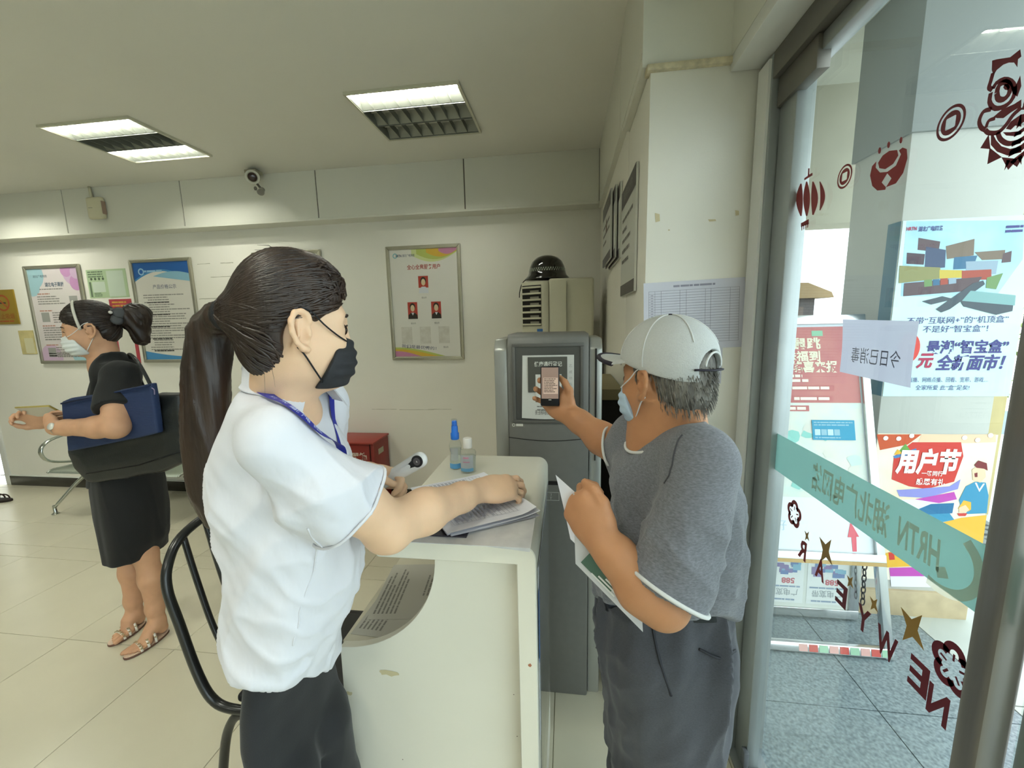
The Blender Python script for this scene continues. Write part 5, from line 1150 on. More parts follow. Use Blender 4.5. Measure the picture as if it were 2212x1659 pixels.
def hand(v, w, d, dorsal, side, k=1., curl=None, spread=None, thumb=None, rf=1.):
    """w wrist, d towards the fingers, dorsal = back of hand; side=+1 puts the thumb on dorsal x d"""
    X = Vector(d).normalized(); Z = Vector(dorsal); Z = (Z-X*Z.dot(X)).normalized(); Y = Z.cross(X)*side
    def p(x, y, z): return Vector(w)+(X*x+Y*y+Z*z)*k
    ax = (X, Y, Z)
    v.u(ell(p(.046,.002,0), [q*k for q in (.052,.040,.015)], ax), k=.015)
    v.u(rc(p(0,0,0), p(.04,0,0), .024*k, .030*k, flat=(Z, .62)), k=.02)
    v.u(rc(p(.078,.027,.001), p(.072,-.030,-.001), .0115*k, .0105*k), k=.012)
    v.u(ell(p(.032,.026,-.009), [q*k for q in (.030,.017,.014)], ax), k=.012)
    v.u(ell(p(.036,-.026,-.006), [q*k for q in (.032,.013,.012)], ax), k=.012)
    curl = curl or [(.4,.6,.4)]*4; spread = spread or (.10,.02,-.05,-.14); tips = []
    for i, (y, L_, r0) in enumerate(((.028,.070,.0090), (.009,.078,.0092), (-.011,.072,.0088), (-.029,.056,.0078))):
        q = p(.080-.004*abs(i-1), y, .0); a = 0.; pts = [(q, r0*k*rf)]
        sp = spread[i]; hx = (X*math.cos(sp)+Y*math.sin(sp))
        for j, fr in enumerate((.46, .30, .24)):
            a += curl[i][j]; dr = hx*math.cos(a)-Z*math.sin(a); q = q+dr*(L_*fr*k); pts.append((q, r0*k*rf*(.93, .86, .76)[j]))
        v.chain(pts, k=.0035); tips.append(pts)
    th = thumb or [(.018,.030,-.010), (.046,.050,-.018), (.072,.056,-.022), (.094,.052,-.026)]
    rr = (.0135, .0115, .0098, .0078); T_ = [(p(*q), r_*k) for q, r_ in zip(th, rr)]
    v.chain(T_, k=.006)
    return tips, T_, p
def nails(mb, tips, k=1.):
    for pts in tips:
        (a, ra), (b, rb) = pts[-2], pts[-1]
def strands(V_, starts, end, n, r, off, seed, jit=.012, seg=14, clip=None):
    """locks of hair lying on a hair volume, running from the hairline to the tie"""
    rd = np.random.RandomState(seed); out = MB(); starts = np.asarray(starts); end = A3(end)
    def proj(p):
        for _ in range(4):
            d = V_.ev(p); g_ = np.stack([V_.ev(p+np.eye(3)[i]*.001)-V_.ev(p-np.eye(3)[i]*.001) for i in range(3)], 1)/.002
            g_ /= np.linalg.norm(g_, axis=1)[:, None]+1e-9; p = p-g_*(d-off)[:, None]
        return p
    idx = rd.choice(len(starts), n, replace=len(starts) < n); s0 = starts[idx]
    T = np.linspace(0, 1, seg); path = np.zeros((n, seg, 3)); jt = rd.normal(0, jit, (n, 3))
    for i, t in enumerate(T):
        e = end+rd.normal(0, .004, (n, 3))*0+jt*.35
        path[:, i] = s0*(1-t)+e*t + jt*np.sin(math.pi*t)
    for i in range(seg-1): path[:, i] = proj(path[:, i])
    bad = np.zeros(n, bool)
    if clip is not None:
        for i in range(seg-2): bad |= clip.ev(path[:, i]) > .005
    for j in range(n):
        if bad[j]: continue
        rr = r*rd.uniform(.6, 1.3); out.tube([Vector(q) for q in path[j]], [rr*(.35+.65*min(1, 3*t, 2.2*(1.05-t))) for t in T], 5)
    return out
M_SKIN_F = mat('skin_light', '#e6bf9c', .5, var=.03, vscale=30, bump=.1, bscale=500, spec=.35, sss=.12)
M_SKIN_M = mat('skin_tan', '#c08a63', .48, var=.05, vscale=25, bump=.15, bscale=450, spec=.35, sss=.1)
M_SKIN_W = mat('skin_medium', '#cfa07e', .52, var=.04, vscale=30, spec=.35, sss=.1)

def rows_sil(pxrows, yc, ys=1.):
    """trunk sections whose outline, seen from the camera, spans two picture columns; rs = half size along y"""
    out = []
    for py, pa, pb, rs in pxrows:
        d1, d2 = ray(pa, py), ray(pb, py); a1, a2 = math.atan2(d1.x, d1.y), math.atan2(d2.x, d2.y); am_ = (a1+a2)/2
        D = yc/math.cos(am_); w = D*math.sin(abs(a2-a1)/2); nx, ny = math.cos(am_), math.sin(am_)
        rf = math.sqrt(max(w*w-(rs*ny)**2, (.35*w)**2))/nx; cx = yc*math.tan(am_); zz = P((pa+pb)/2, py, yc-.25*rs).z
        out.append((zz, cx, 0., rf, rs))
    return out

def onsurf(vol, pts, off=.0008, it=6):
    p = np.array([tuple(q) for q in pts])
    for _ in range(it):
        d = vol.ev(p); g_ = np.stack([vol.ev(p+np.eye(3)[i]*.001)-vol.ev(p-np.eye(3)[i]*.001) for i in range(3)], 1)/.002; g_ /= np.linalg.norm(g_, axis=1)[:, None]+1e-9; p = p-g_*(d-off)[:, None]
    return [Vector(q) for q in p]
def edge_ring(vol, c, n, rmax, m_=48, rmin=.02):
    """outline of a volume on a plane, as a closed ring of points"""
    n = Vector(n).normalized(); e1 = n.orthogonal().normalized(); e2 = n.cross(e1); rs = np.linspace(rmin, rmax, 90); out = []
    for k in range(m_):
        u = 2*math.pi*k/m_; d = e1*math.cos(u)+e2*math.sin(u); pts = A3(c)[None]+rs[:, None]*A3(d)[None]; s_ = vol.ev(pts) < 0
        i = np.where(s_)[0]; r_ = rs[i[-1]] if len(i) else (rmin+rmax)/2; out.append(r_)
    out = np.array(out)
    for _ in range(2): out = (np.roll(out, 1)+2*out+np.roll(out, -1))/4
    return [Vector(c)+(e1*math.cos(2*math.pi*k/m_)+e2*math.sin(2*math.pi*k/m_))*float(out[k]) for k in range(m_)]

def edge_ring_mesh(V, c, n, rmax, slab=.007, m_=44, rmin=.0):
    n = Vector(n).normalized(); e1 = n.orthogonal().normalized(); e2 = n.cross(e1); q = V-A3(c); d = q@A3(n); a = q@A3(e1); b = q@A3(e2); r_ = np.sqrt(a*a+b*b)
    ok = (np.abs(d) < slab) & (r_ < rmax) & (r_ > rmin); th = np.arctan2(b[ok], a[ok]); rr = r_[ok]; out = np.full(m_, np.nan); k = ((th+math.pi)/(2*math.pi)*m_).astype(int) % m_
    for i in range(m_):
        if (k == i).any(): out[i] = rr[k == i].max()
    idx = np.arange(m_); g_ = ~np.isnan(out); out = np.interp(idx, idx[g_], out[g_], period=m_)
    for _ in range(2): out = (np.roll(out, 1)+2*out+np.roll(out, -1))/4
    return [Vector(c)+(e1*math.cos(-math.pi+2*math.pi*(i+.5)/m_)+e2*math.sin(-math.pi+2*math.pi*(i+.5)/m_))*float(out[i]+.0012) for i in range(m_)]
# ---------------------------------------------------------------- clerk in white shirt
YC = .66; YS = .592
hz = [(1280, 545, 700, .08), (1410, 530, 712, .100), (1480, 520, 720, .116), (1530, 528, 724, .122), (1575, 556, 726, .124), (1620, 588, 728, .122), (1659, 602, 728, .120)]
_hr = sorted(rows_sil(hz, YC)); XM = _hr[0][1]; XH = _hr[3][1]
ck = thing('person', 'ponytailed clerk in white short-sleeved shirt and black mask reaching over the counter', 'person', (-.58, YC, 0), 'people at the service counter')
fdir, sdir = Vector((1,0,0)), Vector((0,-1,0))
def rows_from(pxrows, yplane, dirx=1):
    out = []
    for py, pa, pb, rs, cs in pxrows:
        A_, B_ = P(pa, py, yplane), P(pb, py, yplane); out.append(((A_.z+B_.z)/2, ((A_.x+B_.x)/2)*dirx, cs, abs(A_.x-B_.x)/2, rs))
    return out
# skeleton
_e = P(658, 720, .575); _a = R(44)
HC = HF(_e+Vector((-math.sin(_a), math.cos(_a), 0))*.080*.90, _a, R(-4), R(-2), .90, .87)
Ssh, Elb, Wri = P(588, 955, .525), P(838, 1136, .640), Vector((-.200,.888,1.112))
Lsh, Lelb, Lwri = Vector((-.515,.785,1.335)), Vector((-.60,.83,1.11)), P(795, 1022, .85)
v = Vol(); head(v, HC)
nb_ = HC.p(-.020, 0, -.055); nk = Vector((-.515, YC+.005, 1.335))
v.u(rc(nb_, nk, .050, .056), k=.035)
v.u(rc(nk, (-.50,YC,1.05), .050, .05), rc((-.50,YC,1.05), (XH-.01,YC,.80), .05, .022), k=.04)
v.chain([(nk, .035), (Ssh+Vector((-.005,.03,-.03)), .024)], k=.03); v.chain([(nk, .05), (Lsh+Vector((-.01,-.03,0)), .045)], k=.03)
v.chain([(Ssh+Vector((0,.012,-.012)), .024), (Ssh.lerp(Elb, .45), .033), (Ssh.lerp(Elb, .75), .041), (Elb, .040)], k=.02)
fm = Elb.lerp(Wri, .32)+Vector((.004,-.004,.004))
v.chain([(Elb, .040), (fm, .0415), (Elb.lerp(Wri, .75), .030), (Wri, .0245)], k=.02)
v.u(rc(Elb+Vector((-.006,-.008,-.014)), Elb+Vector((.01,-.01,-.012)), .026, .026), k=.02)
hd = (Vector((-.128,.930,1.106))-Wri)
tips_r, th_r, pr_ = hand(v, Wri, hd, Vector((-.12,-.45,.88)), 1, .96, curl=[(.12,.62,.45), (.28,.80,.5), (.45,.90,.5), (.60,.90,.5)], spread=(.08,.02,-.04,-.12), thumb=[(.018,.026,-.012), (.048,.040,-.026), (.078,.036,-.036), (.100,.026,-.042)])
v.chain([(Lsh, .046), (Lelb, .038), (Lwri, .025)], k=.02)
TH0, TH1 = P(800, 1058, .835), P(907, 993, .815)
tdir = (TH1-TH0).normalized()
tips_l, th_l, pl_ = hand(v, Lwri, Vector((.86,-.06,-.10)), Vector((-.25,.65,.60)), -1, .94, curl=[(.5,.9,.7), (.7,1.0,.7), (.75,1.0,.7), (.8,.9,.6)], spread=(.12,.02,-.10,-.2), thumb=[(.016,.030,-.004), (.040,.046,-.016), (.066,.046,-.026), (.090,.036,-.030)])
for s_ in (-1, 1): v.chain([(Vector((XH-.01,YC+s_*.03,.80)), .022), (Vector((XM,YC+s_*.05,.48)), .022), (Vector((XM-.02,YC+s_*.08,.09)), .034)], k=.03); v.u(rc((XM-.03,YC+s_*.08,.05), (XM+.08,YC+s_*.082,.035), .028, .026), k=.02)
V, F = v.mesh(.0034); clerk_body = vobj('body', V, F, M_SKIN_F, ck)
# face details
mb = MB()
for s_ in (-1, 1):
    mb.lathe([(.001,.0135), (.006,.0118), (.0095,.0085)], HC.p(.0770, s_*.032, .007), HC.d(1,0,0), 16)
mb.build('iris', ink('#2a1a12', .15), clerk_body, smooth=True)
mb = MB()
for s_ in (-1, 1):
    mb.tube([HC.p(.094, s_*.014, .030), HC.p(.094, s_*.030, .035), HC.p(.080, s_*.049, .028)], [.0022,.0028,.0012], 6)
    mb.tube([HC.p(.091, s_*.020, .013), HC.p(.0935, s_*.031, .016), HC.p(.086, s_*.044, .012)], [.001,.0016,.001], 5)
mb.build('brow_and_lash', ink('#2b1d17'), clerk_body, smooth=True)
# mask
def mask(H, material, parent, strap_mat, pleat=True, sc=1.):
    m_ = Vol(); m_.u(H.e((.046,0,-.050), (.068,.069,.066)), H.e((.082,0,-.043), (.032,.036,.046)), k=.02)
    m_.cut(half(H.p(.052, 0, -.05), H.d(-.90, 0, .42)), k=.003)
    m_.cut(half(H.p(.10, 0, -.006), H.d(.30,0,.95)), k=.004)
    m_.cut(half(H.p(.06, 0, -.103), H.d(-.02,0,-.97)), k=.006)
    inner = Vol(); head(inner, H); 
    V, F = m_.mesh(.0026)
    if pleat:
        q = H.loc(V); N = normals(V, F); V = V+N*(.0016*np.sin(q[:, 2]*2*math.pi/.020)*np.clip((q[:, 0]-.05)/.03, 0, 1))[:, None]
    o = vobj('mask', V, F, material, parent)
    for s_ in (-1, 1):
        MB().tube(bez([H.p(.086, s_*.052, -.014), H.p(.064, s_*.066, -.004), H.p(.036, s_*.076, .014), H.p(.012, s_*.083, .034), H.p(-.010, s_*.087, .040)], 14), .0014, 6).build('ear_loop', strap_mat, o, smooth=True)
        MB().tube(bez([H.p(.036, s_*.056, -.088), H.p(.018, s_*.068, -.064), H.p(-.002, s_*.082, -.038), H.p(-.014, s_*.084, -.026)], 14), .0014, 6).build('ear_loop', strap_mat, o, smooth=True)
    return o
M_BMASK = mat('black_mask_cloth', '#26272a', .75, bump=.3, bscale=900)
mask(HC, M_BMASK, ck, ink('#1a1a1c'))
# hair
M_HAIR = mat('dark_brown_hair', '#251b16', .4, spec=.5, col2='#3c2c22', vscale=40, bump=.5, bscale=160, stretch=(1,1,.2))
hv = Vol(); hv.u(HC.e((-.012,0,.050), (.102,.084,.098)), HC.e((-.048,0,-.018), (.058,.064,.066)), k=.03)
hv.u(HC.e((.040,0,.088), (.052,.056,.040)), k=.03)
hv.u(HC.r((-.06,0,.035), (-.114,0,.030), .060, .022), k=.03)
hraw = Vol(); hraw.ops = list(hv.ops)
hv.sub(HC.e((.088,0,-.045), (.094,.2,.088)), k=.012); hv.sub(HC.e((.118,0,.028), (.050,.062,.048)), k=.012)
hv.sub(HC.e((-.004,0,-.012), (.032,.2,.042)), k=.008)
V, F = hv.mesh(.0034)
cap_ = vobj('hair', V, F, M_HAIR, ck)
q = HC.loc(V); front = (np.abs(q[:, 0]-.06) < .06)
tie = HC.p(-.122, 0, .028)
st_pts = V[(HC.loc(V)[:, 0] > -.06) & ((HC.loc(V)[:, 0] < -.02) | (HC.loc(V)[:, 2] > .045)) & ((HC.loc(V)[:, 0] < .085) | (HC.loc(V)[:, 2] > .085)) & (np.abs(hraw.ev(V)) < .0025)]
strands(hraw, st_pts, tie, 620, .0022, .0012, 3, jit=.006, clip=hv).build('hair_lock', M_HAIR, cap_, smooth=True)
# ponytail: a bundle of long locks following one curve
spine = bez([tie, P(472, 690, .64), P(450, 742, .645), P(447, 830, .64), P(445, 930, .635), P(448, 1030, .635), P(460, 1090, .635), P(472, 1135, .635)], 40)
wid = [.014, .024, .034, .038, .040, .040, .036, .024, .006]
pv = Vol(); pv.chain([(spine[i], float(np.interp(i/40*8, range(9), wid))*.82) for i in range(0, 41, 2)], k=.02, flat=(Vector((0,1,0)), .75))
V, F = pv.mesh(.0045); V = wrinkle(V, F, .006, 70, (0,0,1), 12, 3)
pt = vobj('ponytail', V, F, M_HAIR, ck)
rd = np.random.RandomState(7); mb = MB()
for i in range(230):
    a = rd.uniform(0, 2*math.pi); rr = rd.uniform(.75, 1.04); ph = rd.uniform(-.6, .6); e = rd.uniform(.80, 1.0); L_ = []
    for j in range(0, 41, 2):
        t = j/40*e; k_ = t*40; i0 = int(k_); i1 = min(i0+1, 40); c = spine[i0].lerp(spine[i1], k_-i0); w_ = float(np.interp(t*8, range(9), wid))*.86*rr
        aa = a+ph*t; L_.append(c+Vector((math.cos(aa)*w_, math.sin(aa)*w_*.75, .25*math.cos(aa)*w_*max(0, 1-4*t))))
    mb.tube(L_, [.0016*min(1, 2.2*(1.02-k/20)) for k in range(21)], 4)
mb.build('hair_lock', M_HAIR, pt, smooth=True)
mb = MB(); tdr = (spine[2]-tie).normalized()
for i in range(4): mb.lathe([(.012,-.004), (.0255,-.0045), (.0280,0), (.0255,.0045), (.012,.004)], tie+tdr*(.002+i*.007)+HC.d(.008,0,.0), tdr, 20)
mb.build('hair_tie', mat('black_elastic', '#121214', .7, bump=.4, bscale=400), ck, smooth=True)
# flyaway hairs at nape and crown
rdd = random.Random(5); mb = MB()
for i in range(5):
    s_ = rdd.choice((-1, -1, 1)); x = rdd.uniform(-.075, -.02); a = HC.p(x, s_*rdd.uniform(.045, .062), -.055-rdd.uniform(0, .02)); b = a+HC.d(rdd.uniform(.0, .03), s_*.004, -rdd.uniform(.02, .05)); mb.tube([a, a.lerp(b, .5)+HC.d(0, s_*.004, 0), b], [.00028,.00022,.0001], 4)
for i in range(7):
    x = rdd.uniform(-.06, .06); a = HC.p(x, rdd.uniform(-.03, .03), .143-.3*x*x*6); mb.tube([a, a+HC.d(-.01, 0, .006), a+HC.d(-.025, 0, .004)], [.0005,.0004,.0002], 4)
for i in range(0):
    a = HC.p(.018+rdd.uniform(-.004,.012), -.068, .01); mb.tube([a, a+HC.d(.004,-.004,-.02), a+HC.d(-.002,-.002,-.04-rdd.uniform(0,.02))], [.0003,.0003,.0001], 4)
mb.build('stray_hair', M_HAIR, ck)
# shirt
M_SHIRT = mat('white_shirt_cotton', '#d9d9df', .7, var=.01, vscale=8, bump=2.5, bscale=13, sheen=.2, stretch=(1,1,.55))
prow = [(780, 565, 660, .050), (820, 532, 690, .078), (870, 500, 706, .108), (930, 474, 724, .118), (1000, 452, 748, .116), (1060, 454, 764, .118), (1130, 466, 780, .118), (1200, 476, 790, .120), (1280, 484, 788, .122), (1360, 489, 770, .124), (1430, 496, 752, .126), (1550, 505, 742, .126)]
sv = Vol(); sv.u(stack(rows_sil(prow, YC), (0, YC, 0), (1,0,0), (0,-1,0), 2.2), k=.02)
sv.cut(half((-.50,YC,1.384), (.36,0,1)), k=.004)
def hem(p): return (.795+.72*np.abs(p[:, 1]-.70)+.006*np.sin(p[:, 0]*30))-p[:, 2]
sv.cut(func(hem), k=.003)
ad = (Elb-Ssh).normalized(); CUT = Ssh+ad*.168
sl_ = Vol(); sl_.u(rc(Ssh+Vector((-.006,.006,-.004)), CUT+ad*.05, .044, .070), k=.03)
sl_.u(rc(CUT-ad*.06+Vector((-.012,-.005,-.022)), CUT+ad*.05+Vector((-.010,-.005,-.018)), .056, .062), k=.03)
sl_.cut(half(CUT, ad), k=.002); sl_.sub(rc(CUT-ad*.02+Vector((-.003,0,-.005)), CUT+ad*.03+Vector((-.003,0,-.005)), .044, .060), k=.004)
sv.u(asprim(sl_), k=.034)
sv.u(rc(Vector((-.505,YC-.035,1.368)), Ssh+Vector((-.012,.02,.010)), .026, .036), k=.04)
lad = (Lelb-Lsh).normalized(); LC = Lsh+lad*.19
s2_ = Vol(); s2_.u(rc(Lsh, LC+lad*.04, .055, .062), k=.03); s2_.cut(half(LC, lad), k=.002); sv.u(asprim(s2_), k=.02)
sv.u(rc(Vector((-.505,YC+.035,1.368)), Lsh+Vector((-.01,-.01,.008)), .024, .044), k=.04)
V, F = sv.mesh(.0040)
below = np.clip((1.34-V[:, 2])/.08, 0, 1)
V = wrinkle(V, F, .014, 13, (.55,.1,.65), 2.6, 11, mask=below); V = wrinkle(V, F, .010, 26, (.7,.0,-.7), 3.5, 5, mask=below); V = wrinkle(V, F, .014, 9, (.1,.1,1), 3., 8, mask=np.clip((1.12-V[:, 2])/.2, 0, 1))
shirt = vobj('shirt', V, F, M_SHIRT, ck)
# collar: a folded band round the neck
mb = MB(); rowsC = []; n = 36; cc0 = Vector((-.500, YC, 1.410))
for j, (dz, rr) in enumerate(((-.006, .050), (.026, .050), (.032, .0525), (.031, .056), (.018, .067), (.0, .080), (-.014, .090))):
    row = []
    for i in range(n+1):
        th_ = R(24)+(2*math.pi-R(48))*i/n; tip = max(0., abs(i-n/2)/(n/2)-.62)/.38; outw = max(0, (j-3)/3)
        r_ = .050+(rr-.050)*(.72+.28*math.cos(th_))+outw*tip*.016; p = cc0+Vector((math.cos(th_)*r_, math.sin(th_)*r_, 0))
        p.z += dz-.022*math.cos(th_)-tip*outw*.034
        row.append(p)
    rowsC.append(row)
for j in (5, 6):
    q_ = onsurf(sv, rowsC[j], .004, 2)
    for i, p in enumerate(q_):
        if (p-rowsC[j][i]).length < .03: rowsC[j][i] = rowsC[j][i].lerp(p, .8)
mb.grid(rowsC); mb.grid([rowsC[-1], [p+Vector((0,0,-.002)) for p in rowsC[-1]]]); mb.build('collar', M_SHIRT, shirt, smooth=True)
# side seam, sleeve seam and cuff hem as fine piping
mb = MB(); a_ = np.array(onsurf(sv, bez([P(648, 1165, .50), P(655, 1300, .50), P(655, 1400, .50), P(658, 1470, .50)], 30)));
from mathutils.kdtree import KDTree
kd = KDTree(len(V)); [kd.insert(Vector(q), i) for i, q in enumerate(V)]; kd.balance()
def snap(pts): return [Vector(V[kd.find(p)[1]]) for p in pts]
mb.tube(bez(snap([Vector(q) for q in a_])[::3], 40), .0016, 5); mb.build('side_seam', M_SHIRT, shirt, smooth=True)
mb = MB(); e1 = ad.orthogonal().normalized(); e2 = ad.cross(e1)
ringp = edge_ring_mesh(V, CUT-ad*.003, ad, .10); mb.tube(ringp+ringp[:2], .0026, 6, cap=False)
mb.build('cuff_hem', M_SHIRT, shirt, smooth=True)
# lanyard over the collar
M_LAN = mat('blue_lanyard', '#27309a', .45)
path = bez([P(532, 792, .64), P(560, 806, .59), P(600, 832, .56), P(640, 872, .55), P(675, 920, .56), P(705, 960, .58), P(728, 985, .61), P(742, 1020, .63)], 40)
path = onsurf(sv, path, .0045); path = bez(path[::5]+[path[-1]], 40)
def ribbon3(path, w, nrm, th=.001):
    L_, R_ = [], []
    for i, p in enumerate(path):
        t = (path[min(i+1, len(path)-1)]-path[max(i-1, 0)]).normalized(); n_ = nrm(p) if callable(nrm) else nrm; b_ = t.cross(n_).normalized(); L_.append(p+b_*w/2); R_.append(p-b_*w/2)
    return L_, R_
def svn(p):
    q = np.array([tuple(p)]); g_ = np.array([sv.ev(q+np.eye(3)[i]*.002)[0]-sv.ev(q-np.eye(3)[i]*.002)[0] for i in range(3)]); return Vector(g_).normalized()
L_, R_ = ribbon3(path, .017, svn); mb = MB(); mb.grid([L_, R_]); lan = mb.build('lanyard', M_LAN, ck, smooth=True)
mb = MB(); i0 = 8; c0 = path[i0]; t_ = (path[22]-path[8]).normalized(); nn = svn(path[14]); fl_ = Fr(path[15]+nn*.0015, t_, nn.cross(t_))
s_txt = MB()
for k, chh in enumerate(['H', 'R', 'T', 'N', '湖', '北', '广', '电', '网', '络']):
    i = 9+int(k*1.5); p = path[i]; t_ = (path[i+1]-path[i-1]).normalized(); nn = svn(p); s_txt.text(chh, Fr(p, t_, nn.cross(t_)), 0, 0, .009 if k > 3 else .008, .0012, bold=.02)
s_txt.build('lettering', ink('#b9c2ea'), lan)
back = bez([path[0], P(527, 785, .65), Vector((-.545,.71,1.40)), Vector((-.48,.74,1.38)), Vector((-.43,.72,1.31)), path[-1]+Vector((.01,.03,0)), path[-1]], 30); back = onsurf(sv, back, .0045)
L_, R_ = ribbon3(back, .017, svn); mb = MB(); mb.grid([L_, R_]); mb.build('lanyard_far', M_LAN, lan, smooth=True)
# trousers and shoes
M_TRO = mat('black_trousers', '#17181c', .8, bump=.2, bscale=600, sheen=.15)
tv = Vol()
tv.u(stack(rows_sil(hz, YC), (0, YC, 0), (1,0,0), (0,-1,0), 2.3), k=.02)
xm = XM
for s_ in (-1, 1): tv.chain([(Vector((xm,YC+s_*.060,.62)), .056), (Vector((xm,YC+s_*.064,.46)), .054), (Vector((xm-.02,YC+s_*.078,.06)), .058)], k=.03)
V, F = tv.mesh(.005); V = wrinkle(V, F, .008, 12, (.3,.2,1), 3, 4); vobj('trousers', V, F, M_TRO, ck)
for s_ in (-1, 1):
    so = Vol(); so.u(ell((xm+.03, YC+s_*.087, .045), (.13,.045,.045)), k=.01); so.cut(half((0,0,.0), (0,0,-1)), k=.004); V, F = so.mesh(.006); vobj('shoe', V, F, mat('black_leather', '#141414', .3), ck)
# forehead thermometer in her left hand
M_TW = mat('white_plastic_gloss', '#e4e2df', .25)
nrm = (CO-TH0.lerp(TH1, .5)).normalized(); nrm = (nrm-tdir*nrm.dot(tdir)).normalized(); wdr = nrm.cross(tdir).normalized()
th_ = thing('forehead_thermometer', 'white handheld forehead thermometer with a round dark display in the clerk\'s hand', 'thermometer', TH0)
tvv = Vol(); Ln = (TH1-TH0).length
tvv.u(rc(TH0, TH1, .0145, .0175, flat=(nrm, .72)), k=.01); V, F = tvv.mesh(.0018); vobj('casing', V, F, M_TW, th_)
ftm = Fr(TH0+nrm*.0112, tdir, wdr*-1 if tdir.cross(wdr).dot(nrm) < 0 else wdr)
mb = MB(); mb.prism(ftm, [(Ln+.0130*math.cos(u), .0130*math.sin(u)) for u in [R(-145+290*i/24) for i in range(25)]]+[(Ln-.024, .0045), (Ln-.024, -.0045)], -.001, .0024); mb.build('display_panel', ink('#2a2829', .2), th_)
mb = MB(); mb.prism(ftm, [(Ln+.0085*math.cos(u), .0085*math.sin(u)) for u in [2*math.pi*i/24 for i in range(24)]], .0023, .0029); mb.build('display_ring', ink('#5a5557', .2), th_)
mb = MB(); mb.text('4', ftm, Ln, 0, .006, .0032); mb.build('display_digit', ink('#e8e6da'), th_)
mb = MB(); mb.prism(ftm, [(Ln-.034+.0045*math.cos(u)+(.010 if math.cos(u) > 0 else -.010), .0045*math.sin(u)) for u in [2*math.pi*i/20+.01 for i in range(20)]], -.001, .0026); mb.build('button', M_TW, th_)
mb = MB(); mb.lines(ftm, .02, .06, .006, 3, .005, .0028, .0012, seed=3, fill=(.7, 1)); mb.build('small_print', ink('#b3b1b4'), th_)
# ---------------------------------------------------------------- man in the cap
YM = .875; YMS = .80
mn = thing('person', 'man in grey cap and grey t-shirt holding a phone up to the kiosk', 'person', (.22, YM, 0), 'people at the service counter')
_e = P(1386, 836, .835); _a = R(131)
HM = HF(_e-Vector((-math.sin(_a), math.cos(_a), 0))*.080*.88, _a, R(-2), R(3), .88)
MR, MRe, MRw = Vector((.155,1.01,1.215)), P(1335, 968, 1.045), P(1226, 893, 1.155)
ML, MLe, MLw = P(1532, 1010, .725), P(1432, 1300, .655), P(1300, 1168, .702)
v = Vol(); head(v, HM, False)
mnk = Vector((.205, .885, 1.235))
v.u(rc(HM.p(-.022,0,-.045), mnk, .052, .060), k=.035); v.u(rc(HM.p(-.05,0,-.05), mnk+Vector((.045,-.01,.0)), .038, .050), k=.04)
v.u(rc(mnk, (.21,.88,1.0), .07, .06), rc((.21,.88,1.0), (.215,.88,.80), .06, .06), k=.04)
v.chain([(mnk, .045), (MR, .036)], k=.03); v.chain([(mnk, .045), (ML+Vector((0,.02,-.01)), .032)], k=.03)
v.chain([(MR, .047), (MRe, .042)], k=.02); v.chain([(MRe, .042), (MRe.lerp(MRw, .3)+Vector((0,0,-.004)), .042), (MRe.lerp(MRw, .75), .031), (MRw, .0265)], k=.02)
v.chain([(ML, .036), (ML.lerp(MLe, .4), .044), (MLe, .041)], k=.02); v.chain([(MLe, .041), (MLe.lerp(MLw, .3)+Vector((-.004,-.004,-.006)), .042), (MLe.lerp(MLw, .75), .033), (MLw, .027)], k=.02)
PHC = P(1188, 834, 1.150)                                     # phone centre
tips, tm, pp = hand(v, MRw, P(1178, 842, 1.20)-MRw, Vector((-.12,.96,.1)), 1, .98, curl=[(.25,.75,.85), (.30,.85,.9), (.35,.9,.9), (.55,.8,.8)], spread=(.25,.10,-.08,-.30), thumb=[(.016,.030,-.008), (.040,.052,-.014), (.066,.060,-.018), (.090,.060,-.020)])
tips2, tm2, pp2 = hand(v, MLw, P(1254, 1098, .735)-MLw, Vector((-.55,-.75,.15)), -1, 1.0, curl=[(.8,1.2,.9), (.9,1.3,.9), (1.0,1.3,.9), (1.0,1.3,.9)], spread=(.05,.0,-.04,-.08), thumb=[(.020,.028,-.010), (.050,.044,-.006), (.078,.046,-.004), (.100,.036,-.008)])
for s_ in (-1, 1): v.chain([(Vector((.21,YM+s_*.06,.80)), .045), (Vector((.20,YM+s_*.075,.46)), .042), (Vector((.22,YM+s_*.085,.09)), .036)], k=.03); v.u(rc((.23,YM+s_*.085,.05), (.12,YM+s_*.09,.035), .03, .028), k=.02)
V, F = v.mesh(.0034); man_body = vobj('body', V, F, M_SKIN_M, mn)
mb = MB()
for s_ in (-1, 1): mb.lathe([(.001,.0135), (.006,.0118), (.0095,.0085)], HM.p(.0770, s_*.032, .007), HM.d(1,0,0), 14)
mb.build('iris', ink('#24160f', .15), man_body, smooth=True)
mb = MB()
for s_ in (-1, 1): mb.tube([HM.p(.094, s_*.014, .030), HM.p(.094, s_*.030, .035), HM.p(.080, s_*.049, .028)], [.0025,.0032,.0012], 6)
mb.build('brow_and_lash', ink('#3a342e'), man_body, smooth=True)
M_BLMASK = mat('blue_mask_cloth', '#b8cfe4', .75, bump=.2, bscale=900)
mask(HM, M_BLMASK, mn, ink('#e4e6e8'))
